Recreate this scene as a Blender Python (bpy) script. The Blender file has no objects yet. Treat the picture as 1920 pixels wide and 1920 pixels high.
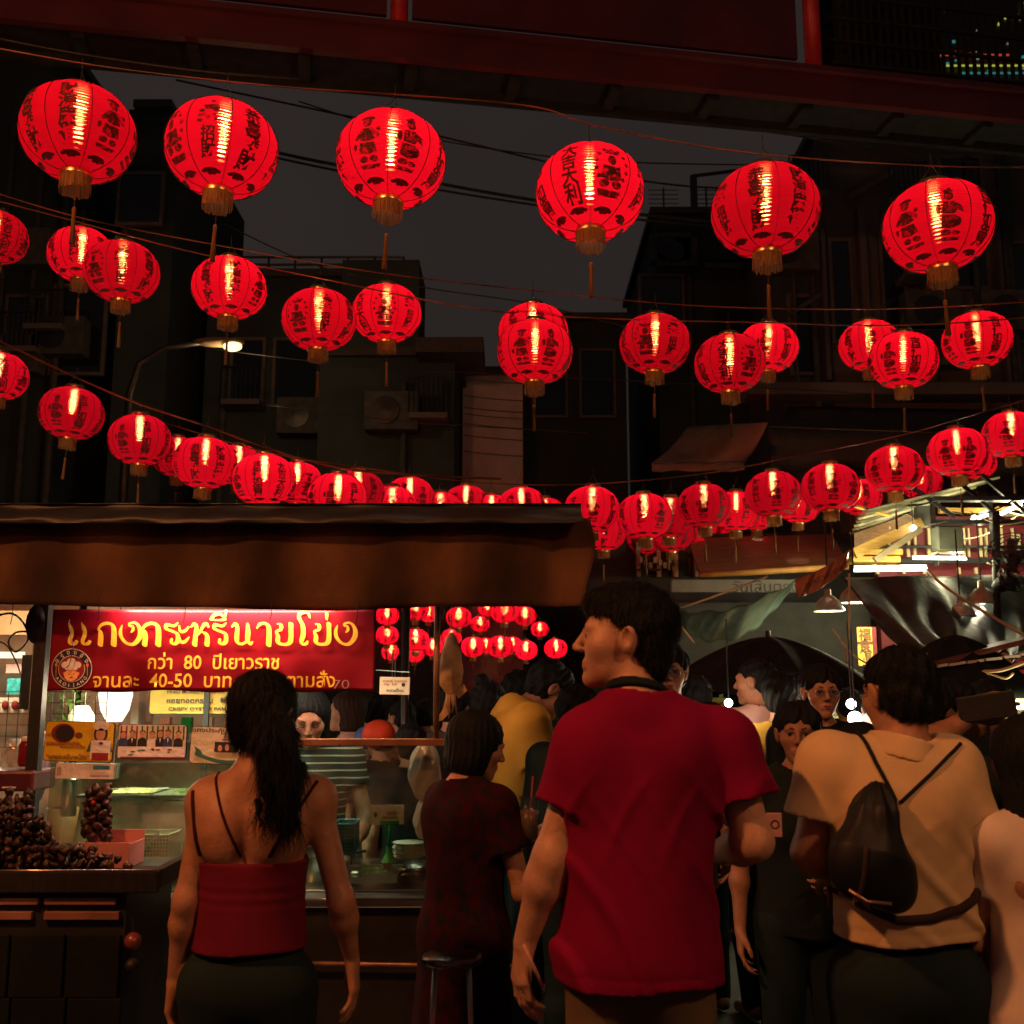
import bpy, math, random
import numpy as np
from mathutils import Vector, Matrix, Euler
R = math.radians
random.seed(7)
sc = bpy.context.scene
COL = sc.collection

# ---------------------------------------------------------------- camera
CAM = Vector((0, 0, 1.575)); F = 2000.0; HOR = 1290.0
PITCH = math.atan((HOR - 960) / F)
cam_d = bpy.data.cameras.new('camera'); cam = bpy.data.objects.new('camera', cam_d); COL.objects.link(cam)
cam.location = CAM; cam.rotation_euler = (R(90) + PITCH, 0, 0)
cam_d.sensor_width = 36; cam_d.lens = 36 * F / 1920; cam_d.clip_end = 500; cam_d.clip_start = .05
cam_d.dof.use_dof = True; cam_d.dof.focus_distance = 4.6; cam_d.dof.aperture_fstop = 5.6
sc.camera = cam

# ---------------------------------------------------------------- world: a light polluted night sky
w = bpy.data.worlds.new('World'); sc.world = w; w.use_nodes = True
nt = w.node_tree; bg = nt.nodes['Background']
sky = nt.nodes.new('ShaderNodeTexSky'); sky.sky_type = 'NISHITA'; sky.sun_disc = False
sky.sun_elevation = R(-4); sky.sun_rotation = R(160)
glow = nt.nodes.new('ShaderNodeMix'); glow.data_type = 'RGBA'; glow.inputs[0].default_value = .97
nt.links.new(sky.outputs[0], glow.inputs[6]); 
wtc = nt.nodes.new('ShaderNodeTexCoord'); wnz = nt.nodes.new('ShaderNodeTexNoise'); wnz.inputs['Scale'].default_value = 2.2; wnz.inputs['Detail'].default_value = 5
wmx = nt.nodes.new('ShaderNodeMix'); wmx.data_type = 'RGBA'; wmx.inputs[6].default_value = (.0145, .0125, .0122, 1); wmx.inputs[7].default_value = (.031, .0228, .0205, 1)
nt.links.new(wtc.outputs['Generated'], wnz.inputs['Vector']); nt.links.new(wnz.outputs[0], wmx.inputs[0]); nt.links.new(wmx.outputs[2], glow.inputs[7])
nt.links.new(glow.outputs[2], bg.inputs[0]); bg.inputs[1].default_value = 1.0

sc.view_settings.view_transform = 'Standard'; sc.view_settings.look = 'None'
sc.view_settings.exposure = 0; sc.view_settings.gamma = 1; sc.view_settings.use_curve_mapping = False
sc.render.engine = 'CYCLES'
cy = sc.cycles
cy.use_denoising = True; cy.max_bounces = 6; cy.diffuse_bounces = 2; cy.glossy_bounces = 3
cy.transmission_bounces = 5; cy.transparent_max_bounces = 16; cy.volume_bounces = 0
cy.use_light_tree = True; cy.sample_clamp_indirect = 3; cy.caustics_reflective = False; cy.caustics_refractive = False

# ---------------------------------------------------------------- pixel -> place
def ray(px, py):
    x = (px - 960) / F; u = (960 - py) / F
    return Vector((x, math.cos(PITCH) - u * math.sin(PITCH), math.sin(PITCH) + u * math.cos(PITCH)))
def at(px, py, Y):
    r = ray(px, py); return CAM + r * (Y / r.y)
def atz(px, py, z):
    r = ray(px, py); return CAM + r * ((z - CAM.z) / r.z)
def px_of(p):
    d = Vector(p) - CAM; f = d.y * math.cos(PITCH) + d.z * math.sin(PITCH); u = -d.y * math.sin(PITCH) + d.z * math.cos(PITCH)
    return 960 + F * d.x / f, 960 - F * u / f

# ---------------------------------------------------------------- objects and tags
def tag(o, label=None, cat=None, group=None, kind=None):
    if label: o['label'] = label
    if cat: o['category'] = cat
    if group: o['group'] = group
    if kind: o['kind'] = kind
    return o
def thing(name, label, cat, loc=(0, 0, 0), rz=0, group=None, kind=None):
    o = bpy.data.objects.new(name, None); COL.objects.link(o); o.empty_display_size = .1
    o.location = loc; o.rotation_euler = (0, 0, rz)
    return tag(o, label, cat, group, kind)
def link(name, me, parent=None, loc=None, rot=None):
    o = bpy.data.objects.new(name, me); COL.objects.link(o)
    if parent is not None: o.parent = parent
    if loc is not None: o.location = loc
    if rot is not None: o.rotation_euler = rot
    return o
def copy_tree(o, parent=None):
    c = o.copy(); COL.objects.link(c)
    if parent is not None: c.parent = parent
    for ch in o.children: copy_tree(ch, c)
    return c

# ---------------------------------------------------------------- mesh builder
class MB:
    def __init__(s, off=(0, 0, 0)): s.v = []; s.f = []; s.mi = []; s.m = 0; s.off = Vector(off)
    def add(s, vs, fs):
        n = len(s.v); s.v += [tuple(Vector(p) - s.off) for p in vs]
        s.f += [tuple(i + n for i in f) for f in fs]; s.mi += [s.m] * len(fs); return s
    def box(s, c, d, rot=None):
        c = Vector(c); h = Vector(d) / 2
        vs = [Vector((x * h.x, y * h.y, z * h.z)) for x in (-1, 1) for y in (-1, 1) for z in (-1, 1)]
        if rot is not None:
            m = Euler(rot).to_matrix() if not isinstance(rot, Matrix) else rot
            vs = [m @ v for v in vs]
        return s.add([v + c for v in vs], [(0, 1, 3, 2), (4, 6, 7, 5), (0, 4, 5, 1), (2, 3, 7, 6), (0, 2, 6, 4), (1, 5, 7, 3)])
    def bbox(s, lo, hi):
        lo = Vector(lo); hi = Vector(hi); return s.box((lo + hi) / 2, hi - lo)
    def beam(s, a, b, wd, ht, up=(0, 0, 1)):
        a = Vector(a); b = Vector(b); d = (b - a); L = d.length; d.normalize()
        x = d.cross(Vector(up)); x.normalize(); y = x.cross(d)
        m = Matrix((x, d, y)).transposed()
        return s.box((a + b) / 2, (wd, L, ht), m)
    def tube(s, pts, r, n=8, cap=True):
        pts = [Vector(p) for p in pts]; rr = r if isinstance(r, (list, tuple)) else [r] * len(pts)
        vs = []; fs = []
        t0 = (pts[1] - pts[0]).normalized(); a = t0.orthogonal().normalized()
        for i, p in enumerate(pts):
            t = (pts[min(i + 1, len(pts) - 1)] - pts[max(i - 1, 0)]).normalized()
            a = (a - t * a.dot(t)).normalized(); b = t.cross(a)
            for k in range(n):
                q = 2 * math.pi * k / n; vs.append(p + (a * math.cos(q) + b * math.sin(q)) * rr[i])
        for i in range(len(pts) - 1):
            for k in range(n):
                k2 = (k + 1) % n; fs.append((i * n + k, i * n + k2, (i + 1) * n + k2, (i + 1) * n + k))
        if cap: fs.append(tuple(range(n))[::-1]); fs.append(tuple((len(pts) - 1) * n + k for k in range(n)))
        return s.add(vs, fs)
    def lathe(s, prof, c=(0, 0, 0), n=24, sx=1, sy=1, closed=False):
        c = Vector(c); vs = []; fs = []
        for (r, z) in prof:
            for k in range(n):
                q = 2 * math.pi * k / n; vs.append(c + Vector((r * math.cos(q) * sx, r * math.sin(q) * sy, z)))
        for i in range(len(prof) - 1):
            for k in range(n):
                k2 = (k + 1) % n; fs.append((i * n + k, i * n + k2, (i + 1) * n + k2, (i + 1) * n + k))
        if prof[0][0] > 1e-4 and closed: fs.append(tuple(range(n))[::-1])
        if prof[-1][0] > 1e-4 and closed: fs.append(tuple((len(prof) - 1) * n + k for k in range(n)))
        return s.add(vs, fs)
    def ball(s, c, r, n=12, m=8):
        r = (r, r, r) if not isinstance(r, (tuple, list)) else r; c = Vector(c); vs = []; fs = []
        for i in range(m + 1):
            t = math.pi * i / m
            for k in range(n):
                q = 2 * math.pi * k / n
                vs.append(c + Vector((r[0] * math.sin(t) * math.cos(q), r[1] * math.sin(t) * math.sin(q), r[2] * math.cos(t))))
        for i in range(m):
            for k in range(n):
                k2 = (k + 1) % n; fs.append((i * n + k, (i + 1) * n + k, (i + 1) * n + k2, i * n + k2))
        return s.add(vs, fs)
    def prism(s, poly, o, ux, uy, th):
        """polygon in the plane (o, ux, uy), thickness th along ux x uy"""
        o = Vector(o); ux = Vector(ux); uy = Vector(uy); nn = ux.cross(uy).normalized() * th; k = len(poly)
        a = [o + ux * p[0] + uy * p[1] for p in poly]
        return s.add(a + [p + nn for p in a], [tuple(range(k))[::-1], tuple(range(k, 2 * k))] +
                     [(i, (i + 1) % k, k + (i + 1) % k, k + i) for i in range(k)])
    def sheet(s, fn, nu, nv):
        vs = [fn(i / nu, j / nv) for i in range(nu + 1) for j in range(nv + 1)]
        return s.add(vs, [(i * (nv + 1) + j, (i + 1) * (nv + 1) + j, (i + 1) * (nv + 1) + j + 1, i * (nv + 1) + j + 1)
                          for i in range(nu) for j in range(nv)])
    def build(s, name, mats, parent=None, smooth=False, loc=None, solid=0, bevel=0):
        me = bpy.data.meshes.new(name); me.from_pydata(s.v, [], s.f)
        for m in (mats if isinstance(mats, (list, tuple)) else [mats]): me.materials.append(m)
        if isinstance(mats, (list, tuple)): me.polygons.foreach_set('material_index', s.mi)
        if smooth: me.shade_smooth()
        o = link(name, me, parent, loc)
        if solid: md = o.modifiers.new('solid', 'SOLIDIFY'); md.thickness = solid; md.offset = 0
        if bevel: md = o.modifiers.new('bevel', 'BEVEL'); md.width = bevel; md.segments = 2; md.limit_method = 'ANGLE'
        return o

# ---------------------------------------------------------------- materials
_M = {}
def mat(name, col=(.5, .5, .5), rough=.6, metal=0, var=.25, scale=8, bump=.15, bscale=60, spec=.5, sheen=0, trans=0, coat=0,
        stretch=None, alpha=1, sss=0, col2=None):
    if name in _M: return _M[name]
    m = bpy.data.materials.new(name); m.use_nodes = True; n = m.node_tree.nodes; L = m.node_tree.links
    b = n['Principled BSDF']; out = n['Material Output']
    tc = n.new('ShaderNodeTexCoord'); mp = n.new('ShaderNodeMapping'); L.new(tc.outputs['Object'], mp.inputs[0])
    if stretch: mp.inputs['Scale'].default_value = stretch
    nz = n.new('ShaderNodeTexNoise'); nz.inputs['Scale'].default_value = scale; nz.inputs['Detail'].default_value = 6
    L.new(mp.outputs[0], nz.inputs['Vector'])
    cr = n.new('ShaderNodeMix'); cr.data_type = 'RGBA'
    c2 = col2 if col2 else tuple(c * (1 - var) for c in col); c1 = col if col2 else tuple(min(1, c * (1 + var * .6)) for c in col)
    cr.inputs[6].default_value = (*c2, 1); cr.inputs[7].default_value = (*c1, 1)
    st = n.new('ShaderNodeMapRange'); st.inputs[1].default_value = .32; st.inputs[2].default_value = .68
    L.new(nz.outputs[0], st.inputs[0]); L.new(st.outputs[0], cr.inputs[0]); L.new(cr.outputs[2], b.inputs['Base Color'])
    b.inputs['Roughness'].default_value = rough; b.inputs['Metallic'].default_value = metal
    b.inputs['Specular IOR Level'].default_value = spec
    if sheen: b.inputs['Sheen Weight'].default_value = sheen
    if coat: b.inputs['Coat Weight'].default_value = coat
    if sss: b.inputs['Subsurface Weight'].default_value = sss; b.inputs['Subsurface Radius'].default_value = (.02, .008, .004)
    if bump:
        n2 = n.new('ShaderNodeTexNoise'); n2.inputs['Scale'].default_value = bscale; n2.inputs['Detail'].default_value = 4
        L.new(mp.outputs[0], n2.inputs['Vector'])
        bp = n.new('ShaderNodeBump'); bp.inputs['Strength'].default_value = bump; bp.inputs['Distance'].default_value = .01
        L.new(n2.outputs[0], bp.inputs['Height']); L.new(bp.outputs[0], b.inputs['Normal'])
    if trans:   # cloth that lets light through
        t = n.new('ShaderNodeBsdfTranslucent'); L.new(cr.outputs[2], t.inputs[0]); mx = n.new('ShaderNodeMixShader')
        mx.inputs[0].default_value = trans; L.new(b.outputs[0], mx.inputs[1]); L.new(t.outputs[0], mx.inputs[2]); L.new(mx.outputs[0], out.inputs[0])
    if alpha < 1:
        t = n.new('ShaderNodeBsdfTransparent'); t.inputs[0].default_value = (*[min(1, .75 + .25 * c / max(max(col), .01)) for c in col], 1)
        mx = n.new('ShaderNodeMixShader'); mx.inputs[0].default_value = alpha
        L.new(t.outputs[0], mx.inputs[1]); L.new(b.outputs[0], mx.inputs[2]); L.new(mx.outputs[0], out.inputs[0])
    _M[name] = m; return m
def emit(name, col, s, sample=False, thru=False):
    if name in _M: return _M[name]
    m = bpy.data.materials.new(name); m.use_nodes = True; n = m.node_tree.nodes; L = m.node_tree.links
    n.remove(n['Principled BSDF']); e = n.new('ShaderNodeEmission'); e.inputs[0].default_value = (*col, 1); e.inputs[1].default_value = s
    L.new(e.outputs[0], n['Material Output'].inputs[0])
    if thru: t = n.new('ShaderNodeBsdfTransparent'); ad = n.new('ShaderNodeAddShader'); L.new(e.outputs[0], ad.inputs[0]); L.new(t.outputs[0], ad.inputs[1]); L.new(ad.outputs[0], n['Material Output'].inputs[0])
    if not sample: m.cycles.emission_sampling = 'NONE'
    _M[name] = m; return m
def glass(name, tint=(.8, .9, .85), refl=.12, grime=.15):
    if name in _M: return _M[name]
    m = bpy.data.materials.new(name); m.use_nodes = True; n = m.node_tree.nodes; L = m.node_tree.links; n.remove(n['Principled BSDF'])
    t = n.new('ShaderNodeBsdfTransparent'); t.inputs[0].default_value = (*tint, 1)
    g = n.new('ShaderNodeBsdfGlossy'); g.inputs['Roughness'].default_value = .08
    d = n.new('ShaderNodeBsdfDiffuse'); d.inputs[0].default_value = (.5, .5, .45, 1)
    nz = n.new('ShaderNodeTexNoise'); nz.inputs['Scale'].default_value = 5; nz.inputs['Detail'].default_value = 8
    mr = n.new('ShaderNodeMapRange'); mr.inputs[1].default_value = .45; mr.inputs[2].default_value = .75; mr.inputs[4].default_value = grime
    tc = n.new('ShaderNodeTexCoord'); L.new(tc.outputs['Object'], nz.inputs['Vector']); L.new(nz.outputs[0], mr.inputs[0])
    a = n.new('ShaderNodeMixShader'); a.inputs[0].default_value = refl; b = n.new('ShaderNodeMixShader')
    L.new(t.outputs[0], a.inputs[1]); L.new(g.outputs[0], a.inputs[2]); L.new(mr.outputs[0], b.inputs[0])
    L.new(a.outputs[0], b.inputs[1]); L.new(d.outputs[0], b.inputs[2]); L.new(b.outputs[0], n['Material Output'].inputs[0])
    _M[name] = m; return m
def lamp(name, kind, loc, col, e, parent=None, r=.03, rot=None, size=None, spot=None, spread=180):
    d = bpy.data.lights.new(name, kind); d.color = col; d.energy = e
    if kind == 'AREA': d.shape = 'RECTANGLE'; d.size, d.size_y = size; d.spread = R(spread)
    else: d.shadow_soft_size = r
    if spot: d.spot_size = R(spot); d.spot_blend = .6
    o = link(name, d, parent, loc, rot); return o

BLACK = mat('black paint', (.02, .022, .025), .55)
DARKMETAL = mat('dark metal', (.06, .06, .06), .4, .8)
STEEL = mat('worn steel', (.55, .55, .52), .28, 1, var=.3, scale=4, bump=.05)
CABLE = mat('cable rubber', (.03, .028, .027), .35, 0, spec=.6)
WOODDK = mat('dark wood', (.09, .05, .03), .6, stretch=(1, 1, 8))

# ---------------------------------------------------------------- flat lettering
def text_mesh(body, size=1, bold=0, res=3, spacing=1.0):
    c = bpy.data.curves.new('lettering', 'FONT'); c.body = body; c.size = size; c.resolution_u = res; c.offset = bold
    c.align_x = 'CENTER'; c.align_y = 'CENTER'; c.space_character = spacing
    o = bpy.data.objects.new('lettering', c); COL.objects.link(o)
    dg = bpy.context.evaluated_depsgraph_get(); me = bpy.data.meshes.new_from_object(o.evaluated_get(dg))
    bpy.data.objects.remove(o); bpy.data.curves.remove(c)
    return me
def lettering(name, body, size, m, parent, loc, rot=(R(90), 0, 0), bold=0, width=None, th=.0015, spacing=1.0):
    me = text_mesh(body, 1, bold, spacing=spacing)
    co = np.zeros(len(me.vertices) * 3, 'f'); me.vertices.foreach_get('co', co); co = co.reshape(-1, 3) * size
    if not len(co): return None
    c = (co.max(0) + co.min(0)) / 2; co -= c
    if width: co[:, 0] *= width / max(np.ptp(co[:, 0]), 1e-6)
    co[:, 2] = th; me.vertices.foreach_set('co', co.ravel()); me.materials.clear(); me.materials.append(m); me.name = name
    return link(name, me, parent, loc, rot)
# ================================================================ lanterns
LR, LH = .215, .172
def lsurf(u, v, off=0.0):
    """u angle, v height in -1..1 of the shade"""
    t = v * R(78); c = math.cos(t)
    r = LR * c ** .82 + off; z = LH * math.sin(t) / math.sin(R(78)) + off * math.sin(t)
    return Vector((r * math.sin(u), -r * math.cos(u), z))
def lproj(x, z, u0, off=.004):
    v = math.asin(max(-1, min(1, z / LH * math.sin(R(78))))) / R(78)
    t = v * R(78); r = LR * math.cos(t) ** .82
    return lsurf(u0 + x / max(r, .05), v, off)
def shade_mat():
    m = bpy.data.materials.new('red lantern cloth'); m.use_nodes = True; n = m.node_tree.nodes; L = m.node_tree.links
    n.remove(n['Principled BSDF'])
    tc = n.new('ShaderNodeTexCoord'); nz = n.new('ShaderNodeTexNoise'); nz.inputs['Scale'].default_value = 9; nz.inputs['Detail'].default_value = 4
    L.new(tc.outputs['Object'], nz.inputs['Vector'])
    mx = n.new('ShaderNodeMix'); mx.data_type = 'RGBA'; mx.inputs[6].default_value = (.80, .003, .030, 1); mx.inputs[7].default_value = (.95, .008, .042, 1)
    L.new(nz.outputs[0], mx.inputs[0])
    bp = n.new('ShaderNodeBump'); bp.inputs['Strength'].default_value = .25; bp.inputs['Distance'].default_value = .01; L.new(nz.outputs[0], bp.inputs['Height'])
    oi = n.new('ShaderNodeObjectInfo'); rg = n.new('ShaderNodeMapRange'); rg.inputs[3].default_value = .50; rg.inputs[4].default_value = 1.0; L.new(oi.outputs['Random'], rg.inputs[0])
    dm = n.new('ShaderNodeMix'); dm.data_type = 'RGBA'; dm.blend_type = 'MULTIPLY'; dm.inputs[0].default_value = 1; L.new(mx.outputs[2], dm.inputs[6]); L.new(rg.outputs[0], dm.inputs[7])
    tl = n.new('ShaderNodeBsdfTranslucent'); L.new(dm.outputs[2], tl.inputs[0]); L.new(bp.outputs[0], tl.inputs['Normal'])
    df = n.new('ShaderNodeBsdfDiffuse'); df.inputs[0].default_value = (.55, .01, .02, 1)
    tr = n.new('ShaderNodeBsdfTransparent'); tr.inputs[0].default_value = (1, .20, .10, 1)
    wv = n.new('ShaderNodeTexWave'); wv.wave_type = 'BANDS'; wv.bands_direction = 'Z'; wv.inputs['Scale'].default_value = 24; wv.inputs['Distortion'].default_value = .4
    L.new(tc.outputs['Object'], wv.inputs['Vector'])
    b2 = n.new('ShaderNodeBump'); b2.inputs['Strength'].default_value = 1; b2.inputs['Distance'].default_value = .0055; L.new(wv.outputs['Fac'], b2.inputs['Height'])
    L.new(bp.outputs[0], b2.inputs['Normal'])
    rf = n.new('ShaderNodeBsdfRefraction'); rf.inputs['IOR'].default_value = 1.3; rf.inputs['Roughness'].default_value = .25
    rf.inputs['Color'].default_value = (1, .30, .12, 1); L.new(b2.outputs[0], rf.inputs['Normal'])
    a = n.new('ShaderNodeMixShader'); a.inputs[0].default_value = .25; L.new(tl.outputs[0], a.inputs[1]); L.new(df.outputs[0], a.inputs[2])
    b = n.new('ShaderNodeMixShader'); b.inputs[0].default_value = .62; L.new(tr.outputs[0], b.inputs[1]); L.new(rf.outputs[0], b.inputs[2])
    c = n.new('ShaderNodeMixShader'); c.inputs[0].default_value = .20; L.new(a.outputs[0], c.inputs[1]); L.new(b.outputs[0], c.inputs[2])
    L.new(c.outputs[0], n['Material Output'].inputs[0]); return m
SHADE = shade_mat()
INK = mat('lantern print ink', (.055, .004, .007), .8, var=.3, alpha=.93)
def picture_ink():
    m = mat('lantern picture ink', (.085, .004, .008), .8, var=.4); n = m.node_tree.nodes; L = m.node_tree.links
    vz = n.new('ShaderNodeTexNoise'); vz.inputs['Scale'].default_value = 62; vz.inputs['Detail'].default_value = 3; vz.inputs['Distortion'].default_value = 1.2
    tc = n.new('ShaderNodeTexCoord'); L.new(tc.outputs['Object'], vz.inputs['Vector'])
    r_ = n.new('ShaderNodeMapRange'); r_.inputs[1].default_value = .53; r_.inputs[2].default_value = .57; r_.inputs[3].default_value = .95; r_.inputs[4].default_value = .42
    L.new(vz.outputs[0], r_.inputs[0]); t = n.new('ShaderNodeBsdfTransparent'); mx = n.new('ShaderNodeMixShader')
    L.new(r_.outputs[0], mx.inputs[0]); L.new(t.outputs[0], mx.inputs[1]); L.new(n['Principled BSDF'].outputs[0], mx.inputs[2]); L.new(mx.outputs[0], n['Material Output'].inputs[0]); return m
INK2 = picture_ink()
GOLD = mat('gold foil', (.75, .5, .2), .3, 1)
FRINGE = mat('yellow fringe', (.30, .14, .04), .7, trans=.3, stretch=(14, 14, .6), scale=14, var=.6, bump=.4)
PIN = mat('lantern ring plastic', (.45, .2, .25), .3)
BULB = emit('warm bulb', (1, .62, .36), 9, thru=True)
BULBH = emit('hot bulb', (1, .93, .85), 40)

def make_shade(lobes=8, ribs=26):
    b = MB(); nu, nv = 64, ribs * 3
    vs = []
    for j in range(nv + 1):
        v = -1 + 2 * j / nv
        for i in range(nu):
            u = 2 * math.pi * i / nu
            rib = -.0016 * (1 - abs(math.sin(math.pi * ribs * j / nv))) - .0022 * abs(math.cos(u * lobes / 2)) ** 8
            vs.append(lsurf(u, v, rib))
    fs = [(j * nu + i, j * nu + (i + 1) % nu, (j + 1) * nu + (i + 1) % nu, (j + 1) * nu + i) for j in range(nv) for i in range(nu)]
    b.add(vs, fs); me = bpy.data.meshes.new('shade'); me.from_pydata(b.v, [], b.f); me.materials.append(SHADE); me.shade_smooth(); return me

def ell2(cx, cy, rx, ry, n=12, a0=0, a1=360, rot=0):
    p = []
    for i in range(n if a1 - a0 >= 360 else n + 1):
        q = R(a0 + (a1 - a0) * i / n); x, y = rx * math.cos(q), ry * math.sin(q); c, s = math.cos(R(rot)), math.sin(R(rot))
        p.append((cx + x * c - y * s, cy + x * s + y * c))
    return p
# printed pictures as outlines in units of the panel half height
FIG_CHILD = [ell2(0, .62, .19, .2), ell2(0, .84, .24, .07), ell2(-.2, .8, .07, .07), ell2(.2, .8, .07, .07),
    [(-.2, .38), (.2, .38), (.32, -.05), (.1, -.12), (-.12, -.12), (-.32, -.05)], ell2(0, .2, .2, .12),
    [(-.24, .34), (-.5, .02), (-.4, -.1), (-.22, .12)], [(.24, .34), (.5, .12), (.46, -.02), (.22, .12)],
    [(-.3, -.16), (.3, -.16), (.36, -.5), (.06, -.56), (-.06, -.56), (-.36, -.5)], ell2(-.2, -.7, .17, .1), ell2(.2, -.7, .17, .1),
    [(-.42, -.84), (.42, -.84), (.32, -.96), (-.32, -.96)], ell2(.44, .34, .09, .1), ell2(-.5, -.28, .08, .12)]
FIG_CHILD2 = [ell2(0, .62, .18, .2), ell2(0, .83, .2, .09), ell2(.05, .95, .07, .05),
    [(-.26, .38), (.16, .4), (.3, .1), (.16, -.1), (-.28, -.06)], [(.18, .36), (.46, .2), (.5, -.06), (.32, .02)],
    [(-.3, -.1), (.2, -.14), (.36, -.5), (0, -.62), (-.34, -.52)], ell2(.22, -.36, .2, .16), ell2(-.16, -.72, .2, .09), ell2(.2, -.74, .16, .08),
    [(-.34, -.86), (.36, -.86), (.3, -.97), (-.3, -.97)], ell2(-.42, .12, .09, .2)]
FIG_ELDER = [ell2(0, .34, .2, .22), [(-.34, .62), (.34, .62), (.2, .8), (-.2, .8)], [(-.4, .1), (.4, .1), (.5, -.36), (0, -.46), (-.5, -.36)],
    ell2(-.3, -.55, .24, .13), ell2(.3, -.55, .24, .13), [(-.56, -.72), (.56, -.72), (.46, -.92), (-.46, -.92)], ell2(0, -.12, .16, .1)] + \
    [ell2(.74 * math.cos(R(q)), .14 + .72 * math.sin(R(q)), .1, .085, 7) for q in range(-40, 221, 26)]
FIG_SACK = [[(-.3, .55), (.36, .66), (.52, .36), (.4, .1), (.14, .3), (-.18, .28)], ell2(.28, -.02, .1, .07), ell2(.36, -.24, .09, .08), ell2(-.34, .2, .16, .1),
    ell2(.1, .84, .13, .09), [(-.5, 0), (-.2, .04), (-.14, -.1), (-.5, -.14)], ell2(-.02, -.16, .11, .12), ell2(-.4, -.34, .16, .1)]
CLOUD = [ell2(0, .12, .8, .42), ell2(-.72, -.25, .34, .38), ell2(.72, -.25, .34, .38), ell2(-.12, -.5, .3, .5), ell2(.3, -.6, .25, .35)]
PANELS = ['恭喜發財', '財源廣進', FIG_CHILD, FIG_CHILD2, '吉祥如意', '大吉大利', FIG_ELDER, ('招財', FIG_SACK)]
def make_prints():
    """the ink of one lantern: (characters, pictures), one flat sheet per stroke lying on the cloth"""
    inkc, inkp = MB(), MB(); cache = {}
    def put(poly, u0, cx, cz, sx, sz, tgt, off=.0035):
        # split each outline into a fan about its centre so that it follows the curve
        k = len(poly); mx = sum(p[0] for p in poly) / k; mz = sum(p[1] for p in poly) / k
        vs = [lproj(cx + mx * sx, cz + mz * sz, u0, off)] + [lproj(cx + p[0] * sx, cz + p[1] * sz, u0, off) for p in poly]
        tgt.add(vs, [(0, 1 + i, 1 + (i + 1) % k) for i in range(k)])
    def chars(s, u0, cx, top, size, step):
        for i, ch in enumerate(s):
            if ch not in cache:
                me = text_mesh(ch, 1, .030, 2); co = [v.co.copy() for v in me.vertices]; fs = [tuple(p.vertices) for p in me.polygons]
                mx = sum((max(c[a] for c in co) + min(c[a] for c in co)) / 2 * (1 if a == 0 else 0) for a in (0,)); my = (max(c.y for c in co) + min(c.y for c in co)) / 2
                cache[ch] = ([(c.x - mx, c.y - my) for c in co], fs)
            co, fs = cache[ch]
            inkc.add([lproj(cx + c[0] * size, top - i * step + c[1] * size, u0, .0045) for c in co], fs)
    for k, p in enumerate(PANELS):
        u0 = (k + .5) * math.pi / 4
        if isinstance(p, str): chars(p, u0, 0, .060, .066, .056)
        elif isinstance(p, tuple):
            for q in p[1]: put(q, u0, 0, .022, .075, .075, inkp)
            chars(p[0], u0, 0, -.048, .055, .050)
        else:
            for q in p: put(q, u0, 0, -.028, .085 if p is FIG_ELDER else .1, .1, inkp)
        for q in CLOUD:
            put(q, u0, 0, -.150, .034, .010, inkc); put(q, u0, 0, .158, .028, .007, inkc)
    out = []
    for b, nm, m in ((inkc, 'printed_characters', INK), (inkp, 'printed_pictures', INK2)):
        me = bpy.data.meshes.new(nm); me.from_pydata(b.v, [], b.f); me.materials.append(m); out.append(me)
    return out
def make_seams():
    b = MB()
    for k in range(8):
        u = k * math.pi / 4; b.tube([lsurf(u, -1 + 2 * j / 16, .001) for j in range(17)], .0016, 4, False)
    me = bpy.data.meshes.new('seam'); me.from_pydata(b.v, [], b.f); me.materials.append(INK); return me
def me_of(b, name, m, smooth=True):
    me = bpy.data.meshes.new(name); me.from_pydata(b.v, [], b.f); me.materials.append(m)
    if smooth: me.shade_smooth()
    return me
_sh = make_shade(); _pc, _pp = make_prints(); _se = make_seams()
zt, zb = LH, -LH; rn = lsurf(0, 1).length and abs(lsurf(0, 1).y)
_cap = me_of(MB().lathe([(rn * .97, zt - .004), (rn * 1.04, zt + .004), (rn * 1.02, zt + .022), (rn * .92, zt + .026)], n=20), 'cap', GOLD)
_ringb = me_of(MB().lathe([(rn * .97, zb + .004), (rn * 1.04, zb - .006), (rn * 1.0, zb - .018)], n=20), 'bottom_ring', GOLD)
_hang = me_of(MB().tube([(-rn, 0, zt + .02), (-rn * .3, 0, zt + .07), (0, 0, zt + .10), (rn * .3, 0, zt + .07), (rn, 0, zt + .02)], .0022, 5)
              .tube([(0, 0, zt + .1), (0, 0, zt + .155)], .002, 5), 'hanger', CABLE)
def fringe_mesh(n=44, L=.062):
    rnd = random.Random(3); b = MB()
    for k in range(n):
        q = 2 * math.pi * k / n; q2 = q + 2 * math.pi / n * 1.02; l = L * (1 + rnd.uniform(-.1, .12)); r = rn * .97; r2 = rn * (.97 + rnd.uniform(-.06, .06))
        b.add([(r * math.cos(q), r * math.sin(q), zb - .012), (r * math.cos(q2), r * math.sin(q2), zb - .012),
               (r2 * math.cos(q2), r2 * math.sin(q2), zb - .012 - l), (r2 * math.cos(q), r2 * math.sin(q), zb - .012 - l)], [(0, 1, 2, 3)])
    return me_of(b, 'fringe', FRINGE, False)
_fr = fringe_mesh()
_ta = me_of(MB().tube([(0, 0, zb - .02), (0, 0, zb - .14)], .0015, 4).tube([(0, 0, zb - .14), (0, 0, zb - .15), (0, 0, zb - .17), (0, 0, zb - .29)], [.004, .009, .007, .011], 7), 'tassel', FRINGE)
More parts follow.
